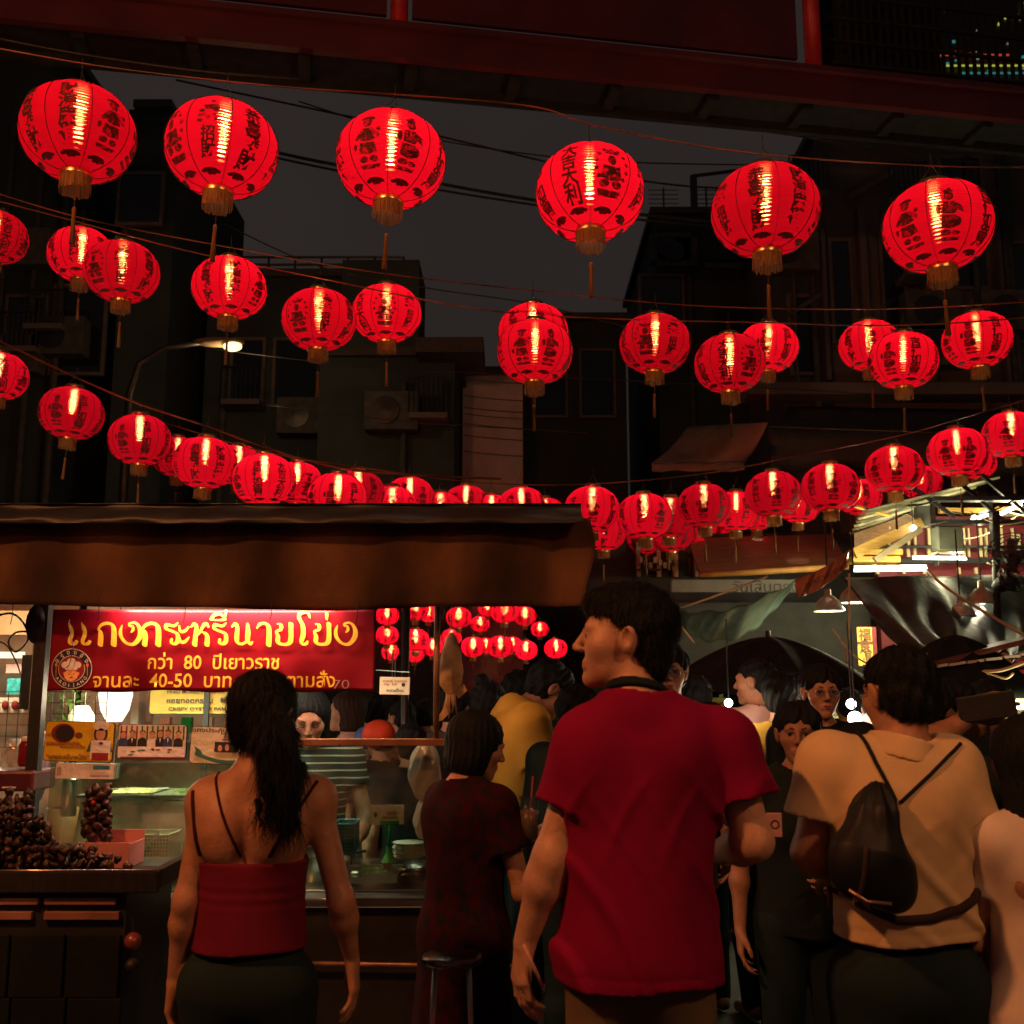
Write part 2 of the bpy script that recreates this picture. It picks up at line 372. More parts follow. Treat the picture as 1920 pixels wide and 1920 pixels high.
def bulb_mesh(kind):
    b = MB()
    if kind == 'long': b.tube([(0, 0, .118), (0, 0, .112), (0, 0, .01), (0, 0, 0)], [.006, .012, .012, .006], 10)
    else: b.ball((0, 0, .092), .020, 12, 8)
    return me_of(b, 'bulb', BULB if kind == 'long' else BULBH)
_bl, _br = bulb_mesh('long'), bulb_mesh('round')
_sock = me_of(MB().tube([(0, 0, zt + .03), (0, 0, .112)], .014, 8), 'socket', PIN)
LIT = {}
def light_data(e, col=(1, .74, .48)):
    k = (round(e, 2), col)
    if k not in LIT:
        d = bpy.data.lights.new('lantern_light', 'POINT'); d.color = col; d.energy = e; d.shadow_soft_size = .012; LIT[k] = d
    return LIT[k]
def lantern(px, py, dia, label, face=0, e=4.2, bulb='round', lean=0, group=None, tassel=True, tilt=0, scale=1):
    p = CAM + ray(px, py) * (2 * LR * F / dia * scale)
    t = thing('red_lantern', label, 'lantern', p, group=group)
    t.rotation_euler = (R(tilt), R(lean), R(face)); t.scale = (scale,) * 3
    for nm, me in (('shade', _sh), ('printed_characters', _pc), ('printed_pictures', _pp), ('seam', _se), ('cap', _cap), ('bottom_ring', _ringb),
                   ('hanger', _hang), ('fringe', _fr), ('bulb', _bl if bulb == 'long' else _br), ('socket', _sock)):
        link(nm, me, t)
    if tassel: link('tassel', _ta, t)
    o = link('lantern_light', light_data(e), t, (0, 0, .050 if bulb == 'long' else .066)); return t
# face: turn about the vertical, degrees; panel k is centred at (k+.5)*45 from the front
GA, GB, GC, GD = 'large lanterns on the nearest string', 'lanterns on the middle strings', 'lanterns on the low far strings', 'small lanterns seen far off under the stall awning'
def P(k, d=0): return -(k + .5) * 45 + d      # turn that brings panel k to the front
ROWA = [(147, 250, 215, P(1, 12), 2.6, -3, 'largest row, far corner lantern, dimmer red with a column of characters over its bulb'),
 (416, 280, 215, P(7, 2), 5.2, 2, 'second big lantern from the left, orange glow and sack picture left of its bulb'),
 (733, 300, 212, P(2, -18), 6.0, -3, 'big bright red lantern printed with two child figures side by side'),
 (1106, 362, 210, P(5, -26), 6.0, 8, 'big bright lantern hanging askew with four characters left of its seam'),
 (1435, 395, 208, P(0, -22), 4.2, 0, 'big lantern with two columns of characters beside a bright seam'),
 (1758, 425, 205, P(3, -10), 3.3, 2, 'last big lantern to the right, one child figure beside a yellow glow')]
for x, y, d, f, e, ln, lb in ROWA: lantern(x, y, d * .965, lb, f, e * .46, 'long', ln, GA)
ROWB = [(-8, 445, 116, P(4), 4, 'lantern cut by the left picture edge under the big dim one'),
 (152, 478, 120, P(1, 10), 4, 'lantern half behind another, below the big dim one at far left'),
 (229, 510, 136, P(6, -26), 4.6, 'lantern with a bearded figure in a flower frame, overlapping its left neighbour'),
 (430, 540, 138, P(0, -22), 4.6, 'lantern hanging right above the lit street lamp'),
 (598, 600, 138, P(7, 20), 4.4, 'lantern with sack picture and flower framed figure, touching the one to its right'),
 (725, 588, 130, P(6, 3), 4.6, 'lantern with centred flower framed figure and short tassel, behind its left neighbour'),
 (1000, 625, 133, P(2, 10), 4.4, 'lantern mostly hidden, peeping over the paler one below it'),
 (1003, 660, 142, P(2, -22), 5.4, 'pale glowing lantern in front of another, characters left and child figure centre'),
 (1228, 645, 133, P(7, 22), 4.2, 'lantern with orange upper half, between the pale pair and the overlapping pair'),
 (1368, 682, 132, P(6, 24), 4.6, 'lantern with amber top, front one of the overlapping pair under the fifth big lantern'),
 (1440, 652, 112, P(3, -20), 4, 'lantern hanging behind the amber topped one, child figure on its right half'),
 (1630, 648, 112, P(1, -15), 4, 'lantern behind the amber one below the last big lantern'),
 (1694, 676, 126, P(4, 0), 5.4, 'amber glowing lantern with a centred column of characters over its light'),
 (1832, 638, 126, P(4, 8), 3.8, 'lantern on its own near the right edge below the last big lantern')]
for x, y, d, f, e, lb in ROWB: lantern(x, y, d, lb, f, e * .44 * random.uniform(.8, 1.15), 'long', random.uniform(-3, 3), GB)
ROWC = [(-2, 705, 106, 4, 'low string lantern cut by the left picture edge'),
 (134, 775, 118, 3, 'low lantern hanging alone with short tassel, first whole one of the low left string'),
 (262, 825, 115, 3, 'low lantern with round white bulb, second whole one of the low left string'),
 (333, 857, 92, 1, 'lantern hidden behind the third one of the low left string'),
 (384, 868, 118, 0, 'third front lantern of the low left string, characters over its bulb'),
 (447, 872, 92, 1, 'lantern behind, between third and fourth of the low left string'),
 (495, 900, 118, 4, 'fourth front lantern of the low left string, just above the awning'),
 (557, 905, 96, 5, 'lantern behind the fourth front one of the low left string'),
 (632, 934, 112, 3, 'fifth front lantern of the low left string, half sunk behind the awning'),
 (670, 922, 100, 0, 'lantern behind the fifth front one, wire across its top'),
 (735, 952, 96, 6, 'awning hides its lower half, sixth along the low left string'),
 (768, 932, 92, 1, 'lantern behind the sixth of the low left string, its gold cap high'),
 (826, 960, 90, 5, 'upper third shows above the awning, left of the centre of the low string'),
 (874, 944, 84, 0, 'lantern near the low middle of the string with bright upright bulb'),
 (922, 962, 84, 2, 'thin slice of lantern above the awning at the low middle'),
 (978, 950, 90, 0, 'lantern above the awning with a wide bulb, right of the low middle'),
 (1022, 966, 80, 6, 'slice of lantern with print on top beside the awning end'),
 (1110, 955, 104, 3, 'lantern just beyond the awning end, bulb beside a figure'),
 (1208, 968, 104, 1, 'lantern with a tall narrow streak of light, second past the awning end'),
 (1256, 970, 92, 0, 'lantern tucked behind the second one past the awning end'),
 (1320, 948, 100, 3, 'third front lantern past the awning end, figure below its bulb'),
 (1380, 958, 90, 1, 'lantern joined to the third one past the awning end on its right'),
 (1450, 926, 104, 2, 'fourth front lantern past the awning end, figure right of the bulb'),
 (1497, 946, 84, 4, 'lantern behind the fourth one past the awning end'),
 (1557, 914, 108, 2, 'fifth front lantern past the awning end'),
 (1612, 932, 82, 0, 'lantern behind the fifth front one past the awning end, above the orange tarp'),
 (1677, 880, 106, 3, 'sixth front lantern past the awning end with round bulb above a figure'),
 (1728, 905, 76, 5, 'smaller lantern showing right of the sixth front one'),
 (1795, 848, 110, 3, 'seventh front lantern past the awning end above the market roof'),
 (1830, 868, 74, 0, 'lantern almost wholly behind the seventh front one'),
 (1896, 815, 104, 3, 'low string lantern cut by the right picture edge'),
 (1132, 998, 84, 0, 'lantern in the cluster under the first one past the awning end'),
 (1172, 1018, 66, 4, 'little lantern low in the cluster beside the awning corner'),
 (1128, 1052, 64, 0, 'lowest lantern in the cluster at the awning corner'),
 (1258, 1000, 84, 6, 'lantern hanging low behind the second one past the awning end'),
 (1212, 1008, 76, 2, 'lantern right below the second front one past the awning end'), (1292, 990, 78, 5, 'lantern peeping out low left of the third front one past the awning end'),
 (1345, 988, 70, 4, 'small lantern low between the third front one and its right neighbour'), (1418, 962, 78, 1, 'lantern low between the fourth front one past the awning end and its left neighbour'),
 (1150, 1032, 60, 2, 'tiny lantern at the bottom of the cluster, right of the lowest one'), (700, 940, 84, 4, 'slice of lantern above the awning, between fifth and sixth of the low left string')]
for x, y, d, k, lb in ROWC: lantern(x, y, d, lb, P(k, random.uniform(-16, 16)), 2.0 * random.uniform(.7, 1.15), 'round', random.uniform(-4, 4), GC, tassel=True)
ROWD = [(726, 1154, 44, 'upper far lantern beside the banner edge'), (779, 1143, 50, 'upper far lantern, second from the banner'), (803, 1150, 40, 'upper far lantern hard against the stall pole'),
 (860, 1158, 48, 'upper far lantern behind the top of the dried squid'), (914, 1140, 38, 'small upper far lantern cut by the awning edge'), (946, 1147, 52, 'upper far lantern, widest of the top far row'),
 (984, 1155, 44, 'last upper far lantern to the right'), (726, 1191, 43, 'lower far lantern beside the banner edge'), (733, 1223, 36, 'lowest far lantern above the hanging paper notice'),
 (779, 1200, 52, 'lower far lantern midway between banner and pole'), (777, 1226, 38, 'far lantern hanging under the one midway between banner and pole'), (811, 1214, 40, 'lower far lantern crossed by the stall pole'),
 (887, 1213, 46, 'lower far lantern right of the dried squid'), (911, 1211, 36, 'small lower far lantern between two larger ones'), (938, 1213, 50, 'lower far lantern under the wire cage, double'),
 (961, 1208, 34, 'tiny far lantern left of the second last one'), (986, 1219, 44, 'lower far lantern, second last to the right'), (846, 1196, 40, 'far lantern just left of the dried squid, behind the pole'), (1012, 1180, 34, 'small far lantern above and left of the lone one beside the man in red'),
 (900, 1170, 36, 'small far lantern between the upper and lower far rows, right of the squid'), (762, 1176, 32, 'little far lantern between the two rows near the banner'), (1042, 1216, 44, 'far lantern standing alone beside the man in red')]
for i, (x, y, d, lb) in enumerate(ROWD): lantern(x, y, d, lb, i * 67, 2.2, 'long', 0, GD, scale=.62)
# the strings go on overhead, behind the photographer: these light the people in front
for i, (x, y, z, e) in enumerate([(-3.3, .7, 3.05, 22), (-2.2, .3, 2.95, 18), (-1.1, .1, 2.9, 12), (0, -.2, 2.85, 9), (1.1, 0, 2.9, 9), (2.3, .3, 3.0, 9),
                                  (-4.0, 2.2, 2.9, 26), (-1.6, -1.6, 2.8, 6), (.6, -1.8, 2.8, 6)]):
    t = lantern(0, 0, 200, 'unseen lantern overhead, number of the strings behind the photographer', i * 50, e, 'round', 0, 'lanterns overhead behind the viewpoint'); t.location = (x, y, z)
    t['label'] = 'red lantern overhead behind the viewpoint, ' + ('first from the left of its string', 'second from the left of its string', 'third from the left of its string', 'fourth from the left of its string', 'fifth from the left of its string', 'last to the right of its string', 'apart at the left above the cart', 'left one of the hindmost pair', 'right one of the hindmost pair')[i]

# ---- strings and cables
def sag(a, b, s, n=16):
    a = Vector(a); b = Vector(b); return [a.lerp(b, i / n) - Vector((0, 0, s * 4 * (i / n) * (1 - i / n))) for i in range(n + 1)]
def cable(name, label, pts, r=.006, m=CABLE, cat='cable', n=6, group=None):
    o = MB().tube(pts, r, n).build(name, m, smooth=True); return tag(o, label, cat, group)
def pxs(lst, Y0, Y1):
    """smooth path through picture positions, its distance running from Y0 to Y1"""
    P_ = [at(x, y, Y0 + (Y1 - Y0) * i / (len(lst) - 1)) for i, (x, y) in enumerate(lst)]; out = []
    for i in range(len(P_) - 1):
        p0, p1, p2, p3 = P_[max(i - 1, 0)], P_[i], P_[i + 1], P_[min(i + 2, len(P_) - 1)]
        for k in range(6):
            t = k / 6; out.append(.5 * ((2 * p1) + (p2 - p0) * t + (2 * p0 - 5 * p1 + 4 * p2 - p3) * t * t + (3 * p1 - p0 - 3 * p2 + p3) * t ** 3))
    return out + [P_[-1]]
ORC = mat('red brown cable sheath', (.34, .11, .05), .4, spec=.5, col2=(.02, .012, .01), scale=3.2)
WIRES = [([(-60, 80), (150, 118), (330, 142), (560, 165), (760, 178), (1000, 200), (1120, 236), (1400, 286), (1760, 312), (1990, 312)], 3.72, 3.8, .003, ORC, 'orange lit lantern string carrying the big lanterns'),
 ([(-60, 345), (150, 408), (420, 462), (700, 510), (1000, 545), (1230, 568), (1430, 578), (1700, 578), (1990, 562)], 6.4, 6.6, .0042, ORC, 'upper string of the middle lanterns'),
 ([(-60, 362), (130, 412), (350, 470), (600, 522), (900, 580), (1150, 598), (1400, 604), (1700, 610), (1990, 590)], 6.0, 6.1, .0042, ORC, 'lower string of the middle lanterns'),
 ([(-60, 610), (134, 704), (262, 758), (390, 800), (500, 840), (640, 878), (800, 892), (940, 898)], 7.3, 7.4, .008, ORC, 'thick low string sloping down from the left to the centre'),
 ([(300, 790), (500, 848), (700, 880), (900, 905), (1100, 908), (1320, 888), (1460, 862), (1680, 818), (1800, 785), (1990, 730)], 7.9, 7.6, .005, ORC, 'low string rising to the right over the market'),
 ([(-60, 20), (300, 60), (700, 150), (1100, 196), (1500, 256), (1990, 330)], 10, 11, .010, CABLE, 'thin black overhead cable below the footbridge'),
 ([(330, 150), (520, 190), (800, 250), (1100, 320), (1300, 350), (1500, 352)], 13, 14, .014, CABLE, 'black cable crossing the grey sky, topmost'),
 ([(380, 250), (560, 295), (800, 340), (1000, 375), (1200, 402), (1460, 430)], 13, 14, .022, CABLE, 'thick black double cable in the middle of the grey sky'),
 ([(380, 262), (560, 305), (800, 352), (1000, 384), (1200, 412), (1460, 436)], 13, 14, .016, CABLE, 'thinner cable just under the thick one in the sky'),
 ([(560, 190), (760, 250), (1000, 290), (1200, 305), (1500, 310)], 13, 14, .010, CABLE, 'thin cable ending at the roof aerials'),
 ([(420, 420), (600, 500), (800, 540), (1000, 570), (1200, 620)], 12, 13, .008, CABLE, 'thin cable low over the grey sky'),
 ([(400, 655), (700, 690), (900, 700), (1300, 720), (1700, 742)], 13, 13, .006, CABLE, 'faint cable level with the street lamp'),
 ([(500, 760), (760, 790), (900, 800), (1100, 812)], 13, 13, .006, CABLE, 'faint cable over the low dark roofs'),
 ([(-60, 60), (120, 96), (350, 130), (560, 148)], 7, 7.5, .008, CABLE, 'loose black cable under the left end of the footbridge')]
for pts, a, b, r, m, lb in WIRES: cable('overhead_cable', lb, pxs(pts, a, b), r, m, group='overhead cables')
# a strip of sky-lit wires between the low roofs
for i, y in enumerate((716, 748, 770, 782, 800, 822, 852)):
    cable('overhead_cable', ['first', 'second', 'third', 'fourth', 'fifth', 'sixth', 'lowest'][i] + ' wire from the top in the bright gap between the roofs', pxs([(870, y - 6), (925, y), (985, y + 4)], 14.2, 14.2), .007, CABLE, group='wires in the gap between the roofs')
# ================================================================ setting
ASPH = mat('asphalt', (.05, .048, .047), .55, var=.5, scale=3, bump=.5, bscale=150)
tag(MB().sheet(lambda u, v: Vector((-60 + 120 * u, -20 + 100 * v, 0)), 8, 8).build('road', ASPH), kind='structure')
PAVE = mat('paving', (.16, .15, .14), .7, var=.3)
pv = tag(MB().bbox((-12, 3.4, -.05), (-.35, 6.4, .12)).build('pavement', mat('concrete kerb', (.25, .24, .22), .7, var=.3), bevel=.01), kind='structure')
for i in range(-20, -1):
    for j in range(2): MB().bbox((i * .5 + .006, 3.42 + j * .5, .118), (i * .5 + .494, 3.91 + j * .5, .135)).build('paving_slab', PAVE, pv)

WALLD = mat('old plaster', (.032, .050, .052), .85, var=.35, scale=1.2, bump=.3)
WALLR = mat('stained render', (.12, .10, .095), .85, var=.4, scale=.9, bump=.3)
ROOFD = mat('roof sheet', (.05, .045, .045), .6)
WINDK = mat('dark window glass', (.01, .012, .015), .12, spec=.8, bump=0)
FRAMED = mat('window frame paint', (.12, .10, .09), .6)
def building(label, x0, x1, top, Y, depth=4, m=WALLD, wins=(), group=None):
    """x0, x1, top in picture pixels of the front at distance Y"""
    k_ = (Y + depth) / Y                     # the far corner, not the near one, makes the outline on the side turned to the middle
    if x1 < 960: x1 = 960 - (960 - x1) * k_
    if x0 > 960: x0 = 960 + (x0 - 960) * k_
    a = at(x0, top, Y); b = at(x1, top, Y)
    t = thing('building', label, 'building', ((a.x + b.x) / 2, Y, 0), group=group)
    def L(p): return Vector(p) - t.location
    w_ = MB().bbox(L((a.x, Y, 0)), L((b.x, Y + depth, a.z))).build('wall', m, t)
    MB().bbox(L((a.x - .1, Y - .12, a.z - .02)), L((b.x + .1, Y + depth, a.z + .1))).build('roof_slab', ROOFD, t)
    for (wx0, wy0, wx1, wy1) in wins:
        p = at(wx0, wy0, Y); q = at(wx1, wy1, Y); z0, z1 = min(p.z, q.z), max(p.z, q.z)
        fr = MB(); e = .05
        fr.bbox(L((p.x - e, Y - .06, z0 - e)), L((p.x, Y - .002, z1 + e))).bbox(L((q.x, Y - .06, z0 - e)), L((q.x + e, Y - .002, z1 + e)))
        fr.bbox(L((p.x, Y - .06, z1)), L((q.x, Y - .002, z1 + e))).bbox(L((p.x, Y - .08, z0 - e)), L((q.x, Y - .002, z0)))
        f = fr.build('window', FRAMED, t)
        n = max(1, round((q.x - p.x) / .7))
        for i in range(n):
            MB().bbox(L((p.x + (q.x - p.x) * i / n + .015, Y - .03, z0 + .005)), L((p.x + (q.x - p.x) * (i + 1) / n - .015, Y - .015, z1 - .005))).build('pane', WINDK, f)
    return t
ACM = mat('air conditioner casing', (.085, .09, .088), .8, var=.3, spec=.1)
def dress(t, px0, px1, py0, py1, Y, seed, n=5):
    """shutters, air conditioners, drain pipes and a few cables on a facade"""
    rr = random.Random(seed)
    for i in range(n):
        x = rr.uniform(px0, px1); y = rr.uniform(py0, py1); p = at(x, y, Y) - t.location
        a = MB().bbox((p.x - .38, -.34, p.z - .28), (p.x + .38, -.06, p.z + .28)).build('air_conditioner', ACM, t, bevel=.01)
        MB().lathe([(.0, 0), (.2, 0), (.2, .02), (.0, .03)], n=16).build('fan_grille', DARKMETAL, a).matrix_local = Matrix.Translation((p.x - .08, -.35, p.z)) @ Matrix.Rotation(R(90), 4, 'X')
        q = at(rr.uniform(px0, px1), py0, Y) - t.location; MB().tube([(q.x, -.08, q.z), (q.x, -.08, 0)], .05, 8).build('drain_pipe', ACM, t, True)
    for i in range(n // 2 + 1):
        x = rr.uniform(px0, px1 - 40); y = rr.uniform(py0, py1); p = at(x, y, Y) - t.location; q = at(x + 70, y, Y) - t.location
        MB().bbox((p.x, -.5, p.z - .08), (q.x, -.002, p.z)).build('balcony_slab', WALLR, t)
        for k in range(9): MB().tube([(lerp_(p.x, q.x, k / 8), -.48, p.z), (lerp_(p.x, q.x, k / 8), -.48, p.z + .5)], .012, 5).build('baluster', DARKMETAL, t)
        MB().tube([(p.x, -.48, p.z + .5), (q.x, -.48, p.z + .5)], .016, 5).build('handrail', DARKMETAL, t)
lerp_ = lambda a, b, u: a + (b - a) * u
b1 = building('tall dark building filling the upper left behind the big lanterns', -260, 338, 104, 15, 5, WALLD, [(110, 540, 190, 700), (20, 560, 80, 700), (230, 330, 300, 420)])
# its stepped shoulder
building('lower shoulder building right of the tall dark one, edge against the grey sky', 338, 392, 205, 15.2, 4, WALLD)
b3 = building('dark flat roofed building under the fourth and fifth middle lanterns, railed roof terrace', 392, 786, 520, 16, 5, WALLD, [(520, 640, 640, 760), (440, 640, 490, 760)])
def railing(parent, pts, posts, h, r=.02, m=CABLE):
    for i, p in enumerate(posts): MB().tube([p, Vector(p) + Vector((0, 0, h))], r, 6).build('railing_post', m, parent)
    for k in (1, .55): MB().tube([Vector(p) + Vector((0, 0, h * k)) for p in pts], r, 6).build('handrail', m, parent)
zr = at(600, 518, 16).z
xs = [at(x, 518, 16).x - b3.location.x for x in (450, 500, 550, 600, 650, 700, 755)]
railing(b3, [(xs[0], .1, zr + .08), (xs[-1], .1, zr + .08)], [(x, .1, zr + .08) for x in xs], .28)
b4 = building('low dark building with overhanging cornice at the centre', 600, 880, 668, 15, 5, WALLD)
za = at(700, 660, 15).z; c = MB(off=b4.location)
c.bbox((at(785, 660, 15).x, 14.5, za - .16), (at(908, 660, 15).x, 15.5, za + .06)).build('cornice', ROOFD, b4)
MB(off=b4.location).bbox((at(640, 655, 15).x, 14.9, za), (at(785, 655, 15).x, 16, at(700, 492, 15).z)).build('stair_tower', WALLD, b4)
GAPW = mat('pale gable wall', (.62, .55, .52), .85, var=.2, scale=2)
building('pale wall glimpsed in the gap between the low roofs, crossed by wires', 868, 980, 702, 16.6, 2, GAPW)
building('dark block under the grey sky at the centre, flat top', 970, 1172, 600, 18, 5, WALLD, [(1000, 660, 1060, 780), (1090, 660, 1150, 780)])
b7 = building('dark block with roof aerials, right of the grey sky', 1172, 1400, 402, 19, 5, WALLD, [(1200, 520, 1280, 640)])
zt7 = at(1250, 402, 19).z; k = MB(off=b7.location)
px7 = at(1302, 400, 19).x
k.tube([(px7, 19, zt7), (px7, 19, at(0, 330, 19).z)], .07, 8); k.beam((px7, 19, at(0, 330, 19).z), (at(1380, 322, 19).x, 19, at(0, 320, 19).z), .05, .05); k.build('chimney_pipe', CABLE, b7)
for x in (1245, 1325, 1345):
    k = MB(off=b7.location); xa = at(x, 400, 19).x; zz = at(0, 352, 19).z
    k.tube([(xa, 19, zt7), (xa, 19, zz)], .018, 5)
    for q in range(4): k.beam((xa - .28, 19, zz - .05 - .09 * q), (xa + .28, 19, zz - .05 - .09 * q), .012, .012)
    k.build('aerial', CABLE, b7)
# right: old shophouse with pilasters, lit faintly by the lanterns
b8 = building('old plastered shophouse with tall pilasters behind the right hand lanterns', 1386, 2150, 236, 14, 5, WALLR,
              [(1556, 455, 1598, 640), (1650, 440, 1700, 640), (1480, 560, 1530, 700), (1760, 300, 1850, 540), (1880, 460, 2000, 640)])
for x0, x1, y0, y1 in ((1530, 1552, 440, 720), (1600, 1630, 400, 720), (1716, 1748, 400, 740), (1478, 1492, 480, 740), (1860, 1880, 400, 740)):
    p = at(x0, y0, 14); q = at(x1, y1, 14); MB(off=b8.location).bbox((p.x, 13.8, q.z), (q.x, 13.998, p.z)).build('pilaster', WALLR, b8)
zl = at(1500, 745, 14).z
MB(off=b8.location).bbox((at(1390, 740, 14).x, 13.55, zl - .08), (at(2150, 740, 14).x, 13.996, zl + .08)).build('ledge', WALLR, b8)
MB(off=b8.location).beam(at(1590, 372, 13.9), at(1680, 320, 13.9), .06, .08).build('brace', WALLR, b8)
MB(off=b8.location).beam(at(1480, 590, 13.9), at(1540, 552, 13.9), .06, .06).build('brace', WALLR, b8)
AWR = mat('faded awning cloth', (.32, .20, .16), .8, var=.4, scale=2, trans=.2)
AWD = mat('grey tarpaulin sheet', (.20, .17, .16), .6, var=.4, scale=2, trans=.1)
def canopy(label, cat, quad, drop, m, parts=None, wav=.05, n=14):
    """cloth sheet over four corners with hanging front lip"""
    A, B, C_, D_ = [Vector(q) for q in quad]   # A-B front, D-C back
    t = thing('canopy' if cat == 'awning' else cat.replace(' ', '_'), label, cat, (A + B) / 2)
    def fn(u, v):
        p = A.lerp(B, u).lerp(D_.lerp(C_, u), v); return p + Vector((0, 0, -.25 * wav * math.sin(math.pi * v) * 4 + wav * .4 * math.sin(u * 19) * math.sin(v * math.pi)))
    MB(off=t.location).sheet(fn, n, 8).build('cloth', m, t, True, solid=.006)
    MB(off=t.location).sheet(lambda u, v: A.lerp(B, u) + Vector((0, .02 * math.sin(u * 23) * v, -drop * v * (1 + .1 * math.sin(u * 17)))), n * 2, 3).build('front_lip', m, t, True, solid=.006)
    MB(off=t.location).tube([A, B], .014, 6).build('front_rail', DARKMETAL, t); return t
canopy('ragged tarpaulin awning jutting from the old shophouse, under the middle lanterns at right', 'awning',
       [at(1222, 868, 12.5), at(1395, 868, 12.5), at(1440, 792, 11.6), at(1290, 800, 13.9)], .1, AWR)
canopy('dark shop awning above the middle of the low lantern string', 'awning',
       [at(1440, 800, 13.2), at(1950, 818, 12.6), at(1950, 770, 13.7), at(1480, 762, 13.8)], .5, ROOFD)

dress(b1, 20, 180, 200, 760, 15, 1, 3); dress(b3, 420, 580, 580, 800, 16, 2, 1); dress(b4, 700, 860, 720, 830, 15, 3, 1); dress(b7, 1230, 1380, 460, 700, 19, 4, 2); dress(b8, 1460, 1900, 300, 700, 14, 5, 4)
# ---- footbridge overhead
RED = mat('maroon painted steel', (.085, .014, .019), .45, var=.35, scale=1.5, coat=.2)
SOFF = mat('sooty soffit', (.025, .028, .030), .85, spec=.1)
zb_ = 6.6
pa, pb = atz(-200, 22, zb_), atz(2100, 250, zb_)
br = thing('footbridge', 'dark footbridge crossing the top of the view, maroon lit fascia and posts', 'footbridge', (pa + pb) / 2)
d_ = (pb - pa).normalized(); nrm = Vector((-d_.y, d_.x, 0))
def BR(s, o, z): return pa.lerp(pb, s) + nrm * o + Vector((0, 0, z)) - br.location
def brbox(nm, s0, s1, o0, o1, z0, z1, m, bevel=0):
    b = MB(); v = [BR(s, o, z) for s in (s0, s1) for o in (o0, o1) for z in (z0, z1)]
    b.add(v, [(0, 1, 3, 2), (4, 6, 7, 5), (0, 4, 5, 1), (2, 3, 7, 6), (0, 2, 6, 4), (1, 5, 7, 3)]); return b.build(nm, m, br, bevel=bevel)
brbox('soffit', 0, 1, .02, .40, .03, .15, SOFF)
brbox('fascia', 0, 1, -.06, .0195, .0, .33, RED)
brbox('drip_rail', 0, 1, -.12, -.062, .24, .29, RED)
brbox('far_fascia', 0, 1, 0.40, 0.46, -.05, .33, SOFF)
for i in range(12): brbox('cross_beam', (i + .45) / 12, (i + .56) / 12, 0.05, .38, -.03, .028, SOFF)
for i, s in enumerate((.09, .365, .717, .99)):
    MB().tube([BR(s, .08, .33), BR(s, .08, 2.6)], .075, 12).build('post', mat('bright red post paint', (.55, .03, .05), .4), br, True)
brbox('signboard', .10, .355, .02, .06, .42, 1.9, RED); brbox('signboard', .375, .70, .02, .06, .42, 1.9, RED); brbox('signboard', .0, .08, .02, .06, .42, 1.9, SOFF); brbox('signboard', .725, .85, .3, .34, .35, 2.6, SOFF)
for s0, s1 in ((.10, .355), (.375, .6)): brbox('handrail', s0, s1, .0, .06, 1.12, 1.16, SOFF)
nb = 34
for i in range(nb):
    s = .74 + .25 * i / nb; brbox('baluster', s, s + .0022, .03, .06, .33, 1.25, SOFF)
for z in (.40, .62, .84, 1.06, 1.25): brbox('handrail', .73, 1, .0, .03, z, z + .025, SOFF)
# neon-lit city glimpsed through the lattice
sg = at(1780, 60, 30)
tw = thing('office_tower', 'distant tower with lit cyan, red and yellow window lights behind the footbridge lattice', 'tower', (sg.x, 30, 0))
MB(off=tw.location).bbox((at(1700, 60, 30).x, 30, 0), (at(2000, 60, 30).x, 36, at(0, -80, 30).z)).build('wall', mat('night tower', (.03, .035, .04), .5), tw)
LC = [emit('cyan light', (.1, .75, .75), .22), emit('red neon', (1, .10, .06), .45), emit('yellow neon', (.75, .85, .12), .5), emit('white window', (.7, .8, .7), .2)]
rnd = random.Random(11)
for i in range(95):
    x = rnd.uniform(1710, 1925); y = rnd.choice([rnd.uniform(0, 130), rnd.uniform(92, 135)])
    c_ = LC[2] if (x > 1870 and y < 55) else LC[1] if abs(x - 1810) < 14 else rnd.choice([LC[0], LC[0], LC[3], LC[1]])
    if rnd.random() < .55 and c_ is not LC[2]: continue
    p = at(x, y, 29.9); hw = rnd.uniform(.03, .09); hh = rnd.uniform(.012, .035)
    if c_ is LC[2]: hw, hh = .05, .035
    MB(off=tw.location).bbox((p.x - hw, 29.93, p.z - hh), (p.x + hw, 29.99, p.z + hh)).build('lit_window', c_, tw)
for i, y in enumerate((100, 116, 126)):
    p = at(1820 + i * 30, y + i * 4, 29.8); MB(off=tw.location).bbox((p.x - 1.2, 29.85, p.z - .012), (p.x + 1.3, 29.92, p.z + .012)).build('lit_strip', LC[(i + 1) % 3], tw)

# ---- street lamp
sp = at(432, 652, 12.5)
sl = thing('street_lamp', 'lit street lamp with small yellow lens under the lantern, dark arm and pole', 'street lamp', (sp.x - 1.2, 12.5, 0))
k = MB(off=sl.location); k.tube([(sp.x - 1.2, 12.5, 0), (sp.x - 1.2, 12.5, sp.z - .6), (sp.x - 1.1, 12.5, sp.z - .2), (sp.x - .8, 12.5, sp.z), (sp.x - .35, 12.5, sp.z + .06)], [.07, .05, .04, .035, .03], 10)
k.build('pole', DARKMETAL, sl, True)
MB(off=sl.location).ball((sp.x - .14, 12.5, sp.z + .07), (.32, .12, .055), 16, 8).build('housing', mat('lamp housing', (.25, .18, .12), .5), sl, True)
MB(off=sl.location).ball((sp.x + .03, 12.48, sp.z + .01), (.115, .08, .06), 16, 8).build('lens', emit('street lamp lens', (1, .72, .22), 4.0), sl, True)
lamp('street_light', 'POINT', (sp.x + .03 - sl.location.x, 0, sp.z - .1), (1, .65, .3), 25, sl, .05)
